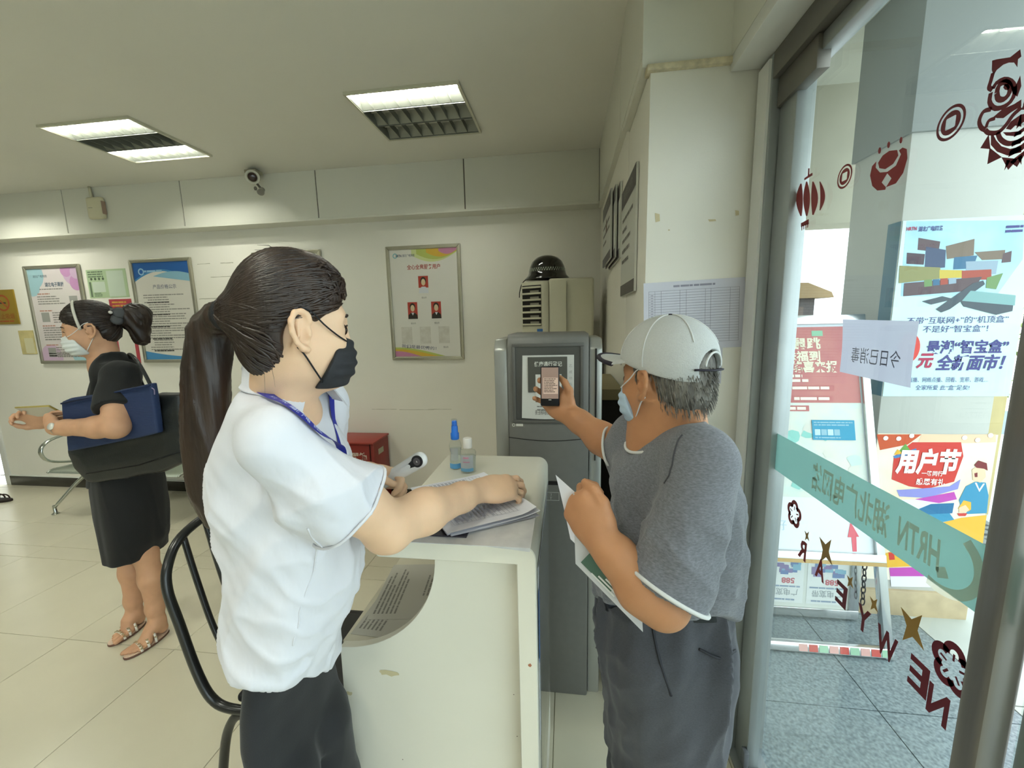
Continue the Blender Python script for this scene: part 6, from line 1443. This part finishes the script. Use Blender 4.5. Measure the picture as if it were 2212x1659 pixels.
# grey hair below the cap
M_GH = mat('grey_hair', '#54504a', .6, col2='#8f8a80', vscale=60, bump=.8, bscale=260, stretch=(1,1,.3))
gv = Vol(); gv.u(HM.e((-.016,0,.040), (.100,.079,.088)), HM.e((-.055,0,-.018), (.054,.062,.056)), k=.03); graw = Vol(); graw.ops = list(gv.ops)
gv.sub(HM.e((.085,0,-.055), (.092,.2,.098)), k=.010); gv.cut(half(HM.p(-.06,0,-.052), HM.d(.25,0,-1)), k=.006); gv.sub(HM.e((-.004,0,-.012), (.030,.2,.044)), k=.008); gv.sub(HM.e((.115,0,.02), (.05,.07,.06)), k=.01)
V, F = gv.mesh(.0036); V = wrinkle(V, F, .0022, 260, HM.d(0,0,1), 6, 2); ghair = vobj('hair', V, F, M_GH, mn)
rd = np.random.RandomState(4); q = HM.loc(V); base = V[(q[:, 2] < .045) & (q[:, 0] < .03) & (np.abs(graw.ev(V)) < .004)]; mb = MB()
for i in rd.choice(len(base), 520):
    a = Vector(base[i]); l = HM.loc(base[i][None])[0]; out = (HM.d(l[0]+.01, l[1], l[2]-.03)).normalized(); d_ = HM.d(-.25, 0, -1).normalized()
    mb.tube([a, a+out*.003+d_*.006, a+out*.0045+d_*.015], [.0010,.0009,.0003], 4)
mb.build('hair_lock', mat('grey_hair_light', '#8f8b83', .5, col2='#4a463f', vscale=90), ghair)
# cap
M_CAP = mat('grey_cap_mesh', '#c3c5c3', .75, bump=.6, bscale=420, var=.03, vscale=300); M_CAPT = ink('#2a2530', .6)
cv = Vol(); cv.u(HM.e((-.010,0,.050), (.112,.090,.098)), HM.e((-.008,0,.070), (.104,.085,.086)), k=.03)
craw = Vol(); craw.ops = list(cv.ops)
cv.cut(half(HM.p(0,0,.034), HM.d(.26,0,-1)), k=.003)
cv.sub(rc(HM.p(-.16,0,.045), HM.p(-.075,0,.045), .036*.9, .036*.9), k=.003)
cv.sub(HM.e((-.010,0,.042), (.105,.084,.094)), k=.002)
V, F = cv.mesh(.0028); cap = vobj('cap', V, F, M_CAP, mn)
# brim
rowsB = []
for i in range(13):
    a = R(-68+136*i/12); ca, sa = math.cos(a), math.sin(a); r0 = (.103*ca, .088*sa)
    rowsB.append([HM.p(r0[0]+t*.088*max(.0, ca)**.6, r0[1]*(1+.05*t), .062+.006*t*ca-.022*(abs(sa)**2)*(.4+t*.5)) for t in (0, .25, .5, .75, 1)])
def thick(rows, d):
    t_ = [[p+d for p in r_] for r_ in rows]; mb = MB(); mb.grid(rows); mb.grid([r_[::-1] for r_ in t_]); 
    mb.grid([[r_[-1] for r_ in rows], [r_[-1] for r_ in t_]]); mb.grid([rows[0], t_[0]]); mb.grid([t_[-1], rows[-1]]); return mb
thick(rowsB, HM.d(0,0,-.0035)).build('brim', M_CAP, cap, smooth=True, bevel=0)
MB().tube([r_[-1]+HM.d(0,0,-.002) for r_ in rowsB], .005, 8).build('brim_piping', M_CAPT, cap, smooth=True)
MB().lathe([(.011, -.002), (.011, .002), (.008, .005), (.001, .006)], HM.p(-.010,0,.1575), HM.d(0,0,1), 18).build('top_button', M_CAPT, cap, smooth=True)
topc = HM.p(-.012,0,.174)
for k_ in range(6):
    a = R(30+60*k_); pts = [HM.p(-.012+.118*math.cos(a)*t, .096*math.sin(a)*t, .172-.13*t*t) for t in [i/14 for i in range(15)]]
    pts = [p for p in onsurf(craw, pts, .0006) if HM.loc(np.array([tuple(p)]))[0][2] > .038 and not (abs(a-math.pi) < .7 and HM.loc(np.array([tuple(p)]))[0][2] < .082)]
    if len(pts) > 3: MB().tube(pts, .0016, 5).build('panel_seam', mat('cap_seam', '#d4d5d3', .7), cap, smooth=True)
pts = [HM.p(-.135, .033*math.cos(u), .045+.034*math.sin(u)) for u in [math.pi*i/20 for i in range(21)]]; MB().tube(onsurf(craw, pts, .0006), .0022, 6).build('opening_piping', mat('cap_seam', '#bcbdbb'), cap, smooth=True)
st_ = [HM.p(-.10-.016*math.cos(u), .036*math.sin(u)*1.3, .040) for u in [R(-75+150*i/12) for i in range(13)]]; MB().tube(onsurf(craw, st_, .001), .007, 6, flat=.3).build('size_strap', M_CAPT, cap, smooth=True)
# t-shirt
M_TEE = mat('grey_marl_jersey', '#66686e', .85, col2='#7f8188', vscale=160, bump=.25, bscale=500, stretch=(1,1,3), sheen=.2); M_PIPE = ink('#dcdcda', .7)
mrow = [(900, 1425, 1515, .075), (930, 1398, 1540, .115), (965, 1375, 1552, .138), (1010, 1352, 1578, .148), (1060, 1336, 1598, .152), (1130, 1318, 1605, .152), (1200, 1303, 1606, .154), (1270, 1289, 1600, .156), (1310, 1285, 1594, .154), (1350, 1290, 1586, .146)]
sm = Vol(); sm.u(stack(rows_sil(mrow, YM), (0, YM, 0), (1,0,0), (0,1,0), 2.3), k=.02)
sm.cut(half(mnk+Vector((0,0,.028)), Vector((-.50,0,1))), k=.004)
sm.cut(func(lambda p: (.865+.5*np.abs(p[:, 1]-.88)+.008*np.sin(p[:, 0]*30))-p[:, 2]), k=.010)
mad = (MLe-ML).normalized(); MCUT = ML+mad*.225
s3 = Vol(); s3.u(rc(ML+Vector((-.005,.010,.004)), MCUT+mad*.05, .052, .064), rc(ML+Vector((.0,.03,-.03)), MCUT+mad*.05+Vector((.012,.006,.0)), .05, .054), k=.03); s3.cut(half(MCUT, mad+Vector((-.18,0,-.05))), k=.002); s3.sub(rc(MCUT-mad*.03+Vector((.004,0,0)), MCUT+mad*.06+Vector((.004,0,0)), .050, .060), k=.004)
sm.u(asprim(s3), k=.020)
rad_ = (MRe-MR).normalized(); RCUT = MR+rad_*.055+Vector((-.005,0,0))
s4 = Vol(); s4.u(rc(MR+Vector((.02,-.03,-.01)), RCUT+rad_*.06, .060, .054), k=.03); s4.cut(half(RCUT, rad_+Vector((-.6,.1,0))), k=.002); s4.sub(rc(RCUT-rad_*.02, RCUT+rad_*.06, .046, .05), k=.004); sm.u(asprim(s4), k=.02)
sm.u(rc(mnk+Vector((-.045,-.03,-.075)), mnk+Vector((-.045,.07,-.075)), .055, .055), k=.04); sm.u(rc(mnk+Vector((.01,-.03,.0)), ML+Vector((-.01,.03,.012)), .040, .050), k=.05); sm.u(rc(mnk+Vector((0,.02,.0)), MR+Vector((.01,-.02,.01)), .036, .050), k=.04)
V, F = sm.mesh(.0040); msk = np.clip((1.22-V[:, 2])/.1, 0, 1)
V = wrinkle(V, F, .016, 13, (-.4,.2,.8), 3, 21, mask=msk); V = wrinkle(V, F, .009, 26, (.8,.1,-.5), 3.5, 15, mask=msk)
tee = vobj('t_shirt', V, F, M_TEE, mn)
kd2 = KDTree(len(V)); [kd2.insert(Vector(q_), i) for i, q_ in enumerate(V)]; kd2.balance(); V2 = V
def snap2(pts): return [Vector(V2[kd2.find(p)[1]]) for p in pts]
def piping(name, vol, c, n_, rmax, rmin=.02):
    ring = edge_ring_mesh(V2, Vector(c), n_, rmax, .007, 44, rmin); MB().tube(ring+ring[:2], .0036, 7, cap=False).build(name, M_PIPE, tee, smooth=True)
n3 = (mad+Vector((-.18,0,-.05))).normalized(); piping('cuff_piping', s3, MCUT-n3*.003+Vector((.004,.002,0)), n3, .095, .03)
n4 = (rad_+Vector((-.6,.1,0))).normalized(); piping('cuff_piping', s4, RCUT-n4*.003, n4, .09)
nc = Vector((-.50,0,1)).normalized(); piping('collar_piping', sm, mnk+Vector((0,0,.028))-nc*.004, nc, .088, .045)
for pts_ in ([P(1492,962,.74), P(1490,1010,.73), P(1492,1060,.72)],):
    MB().tube(bez([p+(p-CO).normalized()*-.001 for p in snap2(bez(pts_, 8))], 20), .0016, 5).build('seam', ink('#4a4b50'), tee, smooth=True)
# trousers, belt, shoes
M_GT = mat('charcoal_trousers', '#3c3d43', .85, col2='#484a51', vscale=260, bump=.3, bscale=420, stretch=(1,1,4), sheen=.15)
tr = Vol(); trow = [(1240, 1310, 1572, .11), (1335, 1293, 1584, .135), (1380, 1290, 1588, .148), (1440, 1297, 1586, .152), (1500, 1307, 1578, .152), (1580, 1314, 1560, .150), (1659, 1308, 1530, .148)]
rws = rows_sil(trow, YM); tr.u(stack(rws, (0, YM, 0), (1,0,0), (0,1,0), 2.3), k=.02)
zlow = min(r_[0] for r_ in rws); xm2 = [r_ for r_ in rws if r_[0] == zlow][0][1]
for s_ in (-1, 1): tr.chain([(Vector((xm2,YM+s_*.078,zlow+.05)), .082), (Vector((xm2-.01,YM+s_*.08,.30)), .074), (Vector((xm2,YM+s_*.085,.05)), .068)], k=.03)
V, F = tr.mesh(.0048); V = wrinkle(V, F, .026, 15, (.1,.1,1), 6, 31); V = wrinkle(V, F, .007, 24, (.6,.1,.8), 3, 33); trs = vobj('trousers', V, F, M_GT, mn)
kd3 = KDTree(len(V)); [kd3.insert(Vector(q_), i) for i, q_ in enumerate(V)]; kd3.balance(); V3 = V
def snap3(pts): return bez([Vector(V3[kd3.find(p)[1]]) for p in pts], 30)
MB().tube(snap3([P(1416,1350,.70), P(1418,1400,.70), P(1432,1455,.70), P(1458,1525,.70)]), .0028, 6).build('pocket_seam', ink('#2c2d33'), trs, smooth=True)
MB().tube(snap3([P(1530,1418,.73), P(1552,1416,.76), P(1580,1402,.80)]), .003, 6).build('back_pocket_seam', ink('#2c2d33'), trs, smooth=True)
c_ = Vector((sum(r_[1] for r_ in rws[-1:])/1, YM, P(1440, 1338, YMS).z)); bw_ = MB()
tb = Vol(); tb.ops = list(tr.ops)
bp = onsurf(tb, [Vector((.22+.2*math.cos(u), YM+.2*math.sin(u), .868+.5*abs(.155*math.sin(u)))) for u in [2*math.pi*i/48 for i in range(49)]], .004)
bw_.grid([[p+Vector((0,0,-.016)) for p in bp], [p+Vector((0,0,.016)) for p in bp]]); bw_.build('belt', mat('black_leather', '#141414'), mn, smooth=True)
for s_ in (-1, 1):
    so = Vol(); so.u(ell((xm2-.05, YM+s_*.088, .045), (.13,.047,.048)), k=.01); so.cut(half((0,0,.0), (0,0,-1)), k=.004); V, F = so.mesh(.006); vobj('shoe', V, F, mat('black_leather', '#141414'), mn)
# phone held up
up = (P(1183, 790, 1.19)-P(1193, 878, 1.18)).normalized(); nrm = (CO-PHC).normalized(); nrm = Vector((-.03, -1, .05)).normalized(); rt = up.cross(nrm).normalized()*-1; rt = nrm.cross(up).normalized()*-1
rt = (P(1208, 834, 1.15)-P(1168, 834, 1.15)).normalized(); up = (up-rt*up.dot(rt)).normalized()
fph = Fr(PHC, rt, up); hw, hh = (P(1209, 834, 1.15)-P(1168, 834, 1.15)).length/2, (P(1183, 791, 1.155)-P(1193, 877, 1.145)).length/2
ph = thing('phone', 'black smartphone held up before the kiosk with its camera view on screen', 'phone', PHC)
MB().fbox(fph, -hw, hw, -hh, hh, -.0045, .0045).build('case', ink('#17161a', .3), ph, bevel=.004, bseg=3)
scr_m = mat('phone_screen', '#8a7468', .2, emit=.25)
MB().fbox(fph, -hw+.003, hw-.003, -hh*.62, hh*.93, .0046, .0050).build('screen', scr_m, ph)
MB().fbox(fph, -hw*.70, hw-.004, -hh*.38, hh*.42, .0051, .0053).build('screen_image', mat('screen_image', '#b39c8b', .2, emit=.3), ph)
mb = MB(); mb.lines(fph, -hw*.62, hw*.8, hh*.38, 9, hh*.08, hh*.035, .0056, seed=6, fill=(.6, 1)); mb.build('screen_print', ink('#5d4c44'), ph)
MB().fbox(fph, -.004, .004, -hh*.70, -hh*.66, .0046, .0050).build('home_mark', ink('#c9c6c0'), ph)
# leaflets against his forearm
c1, c2_, c3, c4 = P(1200, 1028, .755), P(1383, 1192, .700), P(1388, 1362, .680), P(1243, 1215, .728)
def leafsheet(name, lab, c1, c2_, c3, c4, m_, off, bend=.008):
    rows = []
    for i in range(11):
        t_ = i/10; A_ = c1.lerp(c4, t_); B_ = c2_.lerp(c3, t_); rows.append([A_.lerp(B_, k/10)+Vector((0, off+bend*math.sin(math.pi*t_), 0)) for k in range(11)])
    mb = MB(); mb.grid(rows); o = mb.build(name, m_, None, smooth=True); tag(o, lab, 'leaflet', 'leaflets in the man\'s hand'); return o
leafsheet('leaflet', 'white sheet behind the printed leaflet in the man\'s left hand', c1, c2_, c2_.lerp(c3, .75), c1.lerp(c4, .75), M_PW, .006)
lf2 = leafsheet('leaflet', 'grey and green printed leaflet tucked under the man\'s left forearm', c1.lerp(c2_, .22), c2_, c3, c4, mat('grey_leaflet', '#c8cacc', .45), -.004)
u_, v_ = (c3-c4).normalized(), (c1-c4); v_ = (v_-u_*v_.dot(u_)).normalized(); fl2 = Fr(c4+Vector((0,-.0065,0)), u_, v_)
mb = MB(); mb.rect(fl2, .004, .075, .012, .055, .001); mb.build('green_print', ink('#4e6a5c'), lf2)
mb = MB()
for i in range(6): mb.rect(fl2, .03+.012*i, .085+.012*i, .010+i*.0065, .0135+i*.0065, .0016)
mb.split('white_stripe', ink('#e2e4e2'), lf2)
mb = MB(); mb.rect(fl2, .085, .15, .03, .075, .0008); mb.rect(fl2, .10, .165, .085, .125, .0008); mb.split('dark_print', ink('#6d6f72'), lf2)
# ---------------------------------------------------------------- woman in black on the left
YV = 1.57
vs = thing('person', 'woman in black top and skirt with white headband looking at her phone', 'person', (-2.0, YV, 0), 'visitors in the hall')
_a = R(226); _e = P(192, 716, 1.50)
HV = HF(_e-Vector((-math.sin(_a), math.cos(_a), 0))*.079*.93, _a, R(-8), R(0), .93, .95)
VS, VE, VW = P(258, 815, 1.45), P(250, 922, 1.335), P(118, 924, 1.335)
VS2, VE2, VW2 = P(240, 810, 1.67), P(215, 920, 1.66), P(108, 912, 1.46)
v = Vol(); head(v, HV)
vnk = P(232, 792, YV)
v.u(rc(HV.p(-.022,0,-.05), vnk, .047, .055), k=.035)
lowb = P(262, 1010, YV)
v.u(rc(vnk, lowb.lerp(vnk, .5), .05, .05), rc(lowb.lerp(vnk, .5), lowb, .05, .05), k=.04)
v.chain([(vnk, .045), (VS, .038)], k=.03); v.chain([(vnk, .045), (VS2, .038)], k=.03)
v.chain([(VS, .040), (VS.lerp(VE, .5), .050), (VE, .043)], k=.02); v.chain([(VE, .043), (VE.lerp(VW, .3), .042), (VE.lerp(VW, .8), .030), (VW, .026)], k=.02)
v.chain([(VS2, .040), (VE2, .043), (VE2.lerp(VW2, .3), .042), (VW2, .026)], k=.02)
hand(v, VW, P(90, 893, 1.40)-VW, Vector((.1,-.95,-.2)), 1, .95, curl=[(.5,.8,.5), (.6,.9,.6), (.7,.9,.6), (.8,.9,.6)], thumb=[(.018,.030,-.008), (.045,.046,-.012), (.070,.048,-.016), (.090,.042,-.020)])
hand(v, VW2, P(88, 905, 1.44)-VW2, Vector((.1,.9,-.3)), -1, .95, curl=[(.6,.9,.6)]*4)
FT1, FT2 = (FL(345, 1352), FL(252, 1408)), (FL(368, 1362), FL(285, 1428))
KN = [P(305, 1235, YV+.07), P(345, 1225, YV-.05)]
feet = [(FL(312, 1345), FL(238, 1396)), (FL(362, 1364), FL(272, 1424))]
for i, (heel, toe) in enumerate(feet):
    dr = (toe-heel).normalized(); ank = heel+dr*.035+Vector((0,0,.085)); kn = Vector((ank.x*.75+lowb.x*.25+.01, ank.y*.7+YV*.3, .44)); 
    v.chain([(lowb, .05), (Vector((lowb.x+.04, YV+(.05 if i == 0 else -.05), .66)), .05), (kn, .046), (kn.lerp(ank, .35)+Vector((.010,0,0)), .047), (kn.lerp(ank, .8), .033), (ank, .030)], k=.03)
    v.u(rc(heel+dr*.022+Vector((0,0,.040)), ank, .027, .034), k=.02); v.u(rc(ank+dr*.03+Vector((0,0,-.02)), toe-dr*.075+Vector((0,0,.030)), .032, .022, flat=(Vector((0,0,1)), .8)), k=.02)
    sd = Vector((-dr.y, dr.x, 0))
    v.u(rc(toe-dr*.085+sd*.018+Vector((0,0,.026)), toe-dr*.085-sd*.022+Vector((0,0,.024)), .016, .014), k=.02)
    for q_ in range(5):
        y_ = .026-.0135*q_; L_ = (.078, .074, .066, .056, .044)[q_]
        v.u(rc(toe-dr*.08+sd*y_*(1 if i == 0 else -1)+Vector((0,0,.022)), toe-dr*(.085-L_)+sd*y_*(1 if i == 0 else -1)*1.08+Vector((0,0,.018)), .0095 if q_ else .012, .0075 if q_ else .0105), k=.004)
V, F = v.mesh(.0044); vbody = vobj('body', V, F, M_SKIN_W, vs)
mb = MB()
for s_ in (-1, 1): mb.tube([HV.p(.094, s_*.014, .030), HV.p(.094, s_*.030, .035), HV.p(.080, s_*.049, .028)], [.002,.0026,.0012], 6); mb.tube([HV.p(.091, s_*.020, .010), HV.p(.0935, s_*.031, .012), HV.p(.086, s_*.044, .009)], [.0012,.002,.001], 5)
mb.build('brow_and_lash', ink('#2b1d17'), vbody, smooth=True)
mask(HV, mat('white_mask_cloth', '#dfe3e0', .75), vs, ink('#e8e8e4'))
M_HAIR2 = mat('black_brown_hair', '#1d1512', .45, spec=.5, col2='#2f221b', vscale=40, bump=.5, bscale=160, stretch=(1,1,.2))
hv2 = Vol(); hv2.u(HV.e((-.010,0,.050), (.104,.084,.094)), HV.e((-.050,0,-.012), (.056,.062,.056)), k=.03); hraw2 = Vol(); hraw2.ops = list(hv2.ops)
hv2.sub(HV.e((.092,0,-.040), (.086,.2,.086)), k=.012); hv2.sub(HV.e((.120,0,.028), (.046,.058,.045)), k=.012); hv2.sub(HV.e((-.004,0,-.014), (.030,.2,.042)), k=.010)
V, F = hv2.mesh(.0042); V = wrinkle(V, F, .0025, 120, HV.d(1,0,-.3), 8, 2); vh = vobj('hair', V, F, M_HAIR2, vs)
tie2 = HV.p(-.112, 0, .040); sp = V[(HV.loc(V)[:, 0] > -.05) & (np.abs(hraw2.ev(V)) < .004)]
strands(hraw2, sp, tie2, 220, .0026, .001, 9, jit=.005, seg=10, clip=hv2).build('hair_lock', M_HAIR2, vh, smooth=True)
b0 = tie2+HV.d(-.015,0,.01); bn = Vol(); bn.u(rc(tie2, b0+HV.d(-.045,0,-.005), .032, .050), rc(b0+HV.d(-.045,0,-.005), b0+HV.d(-.040,0,-.105), .052, .032), k=.03)
V, F = bn.mesh(.0046); V = wrinkle(V, F, .009, 60, HV.d(.3,0,1), 6, 5); vobj('ponytail', V, F, M_HAIR2, vs)
mb = MB(); cl = HV.p(-.098, .040, .062)
for k_, (dx, dz, r_) in enumerate(((0, 0, .032), (-.026, .006, .026), (.022, -.010, .024), (-.010, -.022, .024))): mb.lathe([(.001,.006), (r_*.6,.0055), (r_,.001), (r_*.8,-.002)], cl+HV.d(dx, .004*k_, dz), HV.d(-.35,.9,.2), 14)
mb.build('hair_clip', mat('grey_velvet_clip', '#4a4b4d', .7), vs, smooth=True)
MB().lathe([(.001,.006), (.006,.004), (.008,0)], cl+HV.d(.002,.016,.012), HV.d(-.35,.9,.2), 14).build('clip_pearl', mat('pearl', '#d8d4cc', .2), vs, smooth=True)
hb = [HV.p(.028-.0*math.cos(u), .088*math.sin(u), .048+.102*math.cos(u)) for u in [R(-112+224*i/30) for i in range(31)]]
for i, p in enumerate(onsurf(hraw2, hb, .005)): hb[i] = p
MB().tube(hb, .0052, 7).build('headband', mat('white_beaded_band', '#d9d5c8', .35, bump=1, bscale=300), vs, smooth=True)
# top
M_BTOP = mat('black_jersey', '#121313', .85, bump=.3, bscale=400, sheen=.1)
vrow = [(762, 225, 262, .045), (785, 212, 290, .08), (815, 200, 302, .095), (860, 192, 308, .10), (900, 190, 312, .10), (960, 192, 325, .11), (1020, 190, 340, .12), (1045, 190, 348, .12)]
bt = Vol(); bt.u(stack(rows_sil(vrow, YV), (0, YV, 0), (1,0,0), (0,1,0), 2.25), k=.02)
for S_, E_2 in ((VS, VE), (VS2, VE2)):
    dd = (E_2-S_).normalized(); cu = S_+dd*((E_2-S_).length*.66); sl5 = Vol(); sl5.u(rc(S_, cu+dd*.05, .062, .072), k=.02); sl5.cut(half(cu, dd), k=.003); bt.u(asprim(sl5), k=.025)
bt.u(rc(vnk+Vector((.01,-.02,-.01)), VS+Vector((0,.01,.01)), .035, .050), k=.04)
V, F = bt.mesh(.005); V = wrinkle(V, F, .012, 11, (.2,.2,1), 3, 41); btop = vobj('top', V, F, M_BTOP, vs)
mb = MB(); fchest = Fr(onsurf(bt, [P(192, 846, YV-.06)], .002)[0], Vector((.75,-.66,0)), (0,0,1)); mb.disc(fchest, 0, 0, .022, .001, 16, r2=.04); mb.build('chest_print', ink('#77757a'), btop)
# skirt
M_SK = mat('black_skirt', '#101112', .85, bump=.35, bscale=300, stretch=(3,3,.4), sheen=.1)
skr = [(1000, 192, 345, .12), (1050, 190, 356, .13), (1110, 198, 366, .135), (1170, 211, 372, .135), (1235, 224, 368, .135), (1290, 228, 366, .135)]
sk_ = Vol(); sk_.u(stack(rows_sil(skr, YV), (0, YV, 0), (1,0,0), (0,1,0), 2.2), k=.02)
zh = P(290, 1228, YV-.13).z
sk_.cut(func(lambda p: (zh+.008*np.sin(p[:, 0]*16)+.07*np.clip(YV-p[:, 1], -.14, .14)-.010)-p[:, 2]), k=.004); sk_.sub(rc((lowb.x+.01, YV, zh-.05), (lowb.x+.01, YV, zh+.03), .08, .07), k=.01)
V, F = sk_.mesh(.0055); V = wrinkle(V, F, .016, 13, (0,0,1), 8, 44); vobj('skirt', V, F, M_SK, vs)
# sandals: each a thing of its own on her foot
M_SOLE = mat('brown_sole', '#6b4a3c', .6); M_STRAP = mat('white_strap', '#e3ddd2', .3)
for i, (heel, toe) in enumerate(feet):
    dr = (toe-heel).normalized(); sd = Vector((-dr.y, dr.x, 0)); Lf = (toe-heel).length
    fs_ = Fr(heel, dr, sd); prof = []
    for k_ in range(28):
        u = 2*math.pi*k_/28; a_ = Lf*.5+Lf*.54*math.cos(u); wv = .036+.010*(math.cos(u)*.5+.3); prof.append((a_, wv*math.sin(u)))
    t = MB().prism(fs_, prof, 0, .010).build('sandal', M_SOLE, vs, bevel=.002); t['label'] = 'brown-soled sandal with white studded straps'
    MB().prism(fs_, [(a_*.985+.001, b_*.95) for a_, b_ in prof], .0102, .0122).build('insole', mat('pale_insole', '#d9bfa8', .5), t)
    for q_ in (.36, .54, .70):
        pts = [heel+dr*(Lf*q_+.010*math.cos(u))+sd*(.042*math.cos(u))+Vector((0,0,.012+(.052-.030*(q_-.36)/.34)*math.sin(u))) for u in [math.pi*k_/14 for k_ in range(15)]]
        MB().tube(pts, .0055, 6, flat=.45, up=(0,0,1)).build('strap', M_STRAP, t, smooth=True)
        for k_ in range(2, 13, 2): MB().box(pts[k_].x-.004, pts[k_].x+.004, pts[k_].y-.004, pts[k_].y+.004, pts[k_].z+.002, pts[k_].z+.007).build('stud', mat('gold_stud', '#d8cfae', .25, metal=.7), t)
# shoulder bag, blue folder bag and phone
M_BAG = mat('black_leatherette', '#1a1e1f', .45, bump=.25, bscale=220)
def slab(name, pxs, y0, th_, m_, parent, bulge=.0, h=.0055, rnd=.012, **kw):
    """a soft flat bag: outline from picture points on the plane y0, real thickness th_"""
    pts = [P(x, y, y0) for x, y in pxs]; poly = np.array([(p.x, p.z) for p in pts]); n_ = len(poly); y1 = y0+th_/2
    def fn(p):
        q = p[:, [0, 2]]; d = np.full(len(q), 1e9); ins = np.zeros(len(q), bool); j = n_-1
        for i in range(n_):
            a, b = poly[j], poly[i]; e = b-a; w_ = q-a; t = np.clip((w_@e)/(e@e), 0, 1); d = np.minimum(d, np.linalg.norm(w_-t[:, None]*e, axis=1))
            c = (poly[i][1] > q[:, 1]) != (poly[j][1] > q[:, 1]); xi = (poly[j][0]-poly[i][0])*(q[:, 1]-poly[i][1])/(poly[j][1]-poly[i][1]+1e-12)+poly[i][0]; ins ^= c & (q[:, 0] < xi); j = i
        d2 = np.where(ins, -d, d); thk = th_/2+bulge*np.clip(-d2/.08, 0, 1)**.6
        w2 = np.abs(p[:, 1]-y1)-thk; return np.minimum(np.maximum(d2+rnd, w2+rnd), 0)+np.sqrt(np.maximum(d2+rnd, 0)**2+np.maximum(w2+rnd, 0)**2)-rnd
    c = poly.mean(0); r_ = np.linalg.norm(poly-c, axis=1).max()+th_+bulge; vv_ = Vol(); vv_.u(Prim(fn, (c[0], y1, c[1]), r_), k=.01); V, F = vv_.mesh(h); 
    if kw.get('wr'): V = wrinkle(V, F, kw['wr'], 14, (1,0,.3), 3, 51)
    return vobj(name, V, F, m_, parent)
YBG = 1.365
bg_ = thing('shoulder_bag', 'large black leather shoulder bag hanging from the woman in black', 'bag', P(280, 1040, YBG))
slab('bag_body', [(146, 975), (146, 955), (230, 935), (330, 852), (388, 852), (404, 985), (392, 1002), (352, 1020), (205, 1045), (190, 1043), (160, 1012)], YBG+.062, .05, M_BAG, bg_, bulge=.02, wr=.006)
for o_ in (0, .03):
    pts = bez([P(342, 872, YBG+.04), P(322, 825, YBG+.06+o_), P(298, 782, YBG+.10), P(283, 766, YBG+.16), P(280, 768, YBG+.23), P(296, 800, YBG+.30+o_), P(318, 850, YBG+.12)], 24); MB().tube(pts, .007, 8, flat=.5).build('strap', M_BAG, bg_, smooth=True)
MB().tube([P(186, 1024, YBG+.012), P(300, 1005, YBG+.004), P(390, 975, YBG+.012)], .003, 6).build('seam', ink('#0d0f10'), bg_, smooth=True)
MB().tube(bez([P(328, 838, YBG-.01), P(333, 842, YBG-.015), P(334, 852, YBG-.01)], 8), .002, 5).build('tag_cord', ink('#8a7f9c'), bg_)
fb = thing('blue_document_bag', 'dark blue quilted document bag clutched under her arm in front of the black bag', 'bag', P(240, 975, YBG-.02))
slab('document_bag_body', [(131, 868), (150, 860), (205, 852), (290, 836), (324, 828), (330, 860), (340, 936), (300, 946), (200, 966), (145, 976), (141, 930), (134, 905)], YBG+.006, .030, mat('navy_canvas', '#22345a', .7, bump=.6, bscale=120, stretch=(.3,.3,4), var=.06, vscale=60), fb, bulge=.004, rnd=.006)
MB().tube([P(132, 872, YBG-.004), P(205, 856, YBG-.006), P(324, 832, YBG-.004)], .0035, 6).build('top_binding', ink('#1d2c4c'), fb, smooth=True)
pc = P(88, 888, 1.40); fpv = Fr(pc, (1,.05,.04), Vector((.02,-.72,.69)))
vp = thing('phone', 'phone lying flat in the hands of the woman in black', 'phone', pc)
MB().fbox(fpv, -.080, .082, -.038, .038, -.004, .004).build('case', mat('gold_case', '#b8a860', .35, metal=.4), vp, bevel=.004)
MB().fbox(fpv, -.076, .078, -.034, .034, .0041, .0046).build('screen', mat('bright_screen', '#c9c7b8', .2), vp)
wr_ = VW.lerp(VE, .10); wd = (VE-VW).normalized(); MB().lathe([(.0275,-.009), (.0295,-.008), (.0295,.008), (.0275,.009)], wr_, wd, 24).build('watch_band', mat('silver_watch', '#a9a69a', .3, metal=.8), vs, smooth=True)
MB().lathe([(.014,0), (.0145,.003), (.0135,.006), (.001,.0065)], wr_+Vector((0,-.027,.012)), Vector((0,-.9,.4)), 18).build('watch_face', mat('watch_dial', '#d6d6cc', .2), vs, smooth=True)
# a stranger's sandal at the very edge of the picture
t = thing('dark_sandal', 'dark strappy sandal on the floor at the far left edge by the doorway', 'sandal', FL(2, 1080))
c = FL(-4, 1083); fs_ = Fr(c, (1,.15,0), (-.15,1,0))
MB().prism(fs_, [(.125*math.cos(u), .045*math.sin(u)) for u in [2*math.pi*k_/24 for k_ in range(24)]], 0, .018).build('sole', ink('#2a211d'), t, bevel=.003)
for q_ in (-.06, .0, .05): MB().tube([c+Vector((q_+.01*math.cos(u), .043*math.cos(u), .016+.05*math.sin(u))) for u in [math.pi*k_/12 for k_ in range(13)]], .006, 6, flat=.5).build('strap', ink('#3a2a24'), t, smooth=True)

# fine print and single hairs cannot be counted: each set is one part of kind stuff
for o in bpy.data.objects:
    if o.type == 'MESH' and o.parent is not None and o.name.split('.')[0] in ('small_print', 'handwriting', 'ruled_lines', 'hair_lock', 'stray_hair', 'print', 'logo_print', 'screen_print'): o['kind'] = 'stuff'
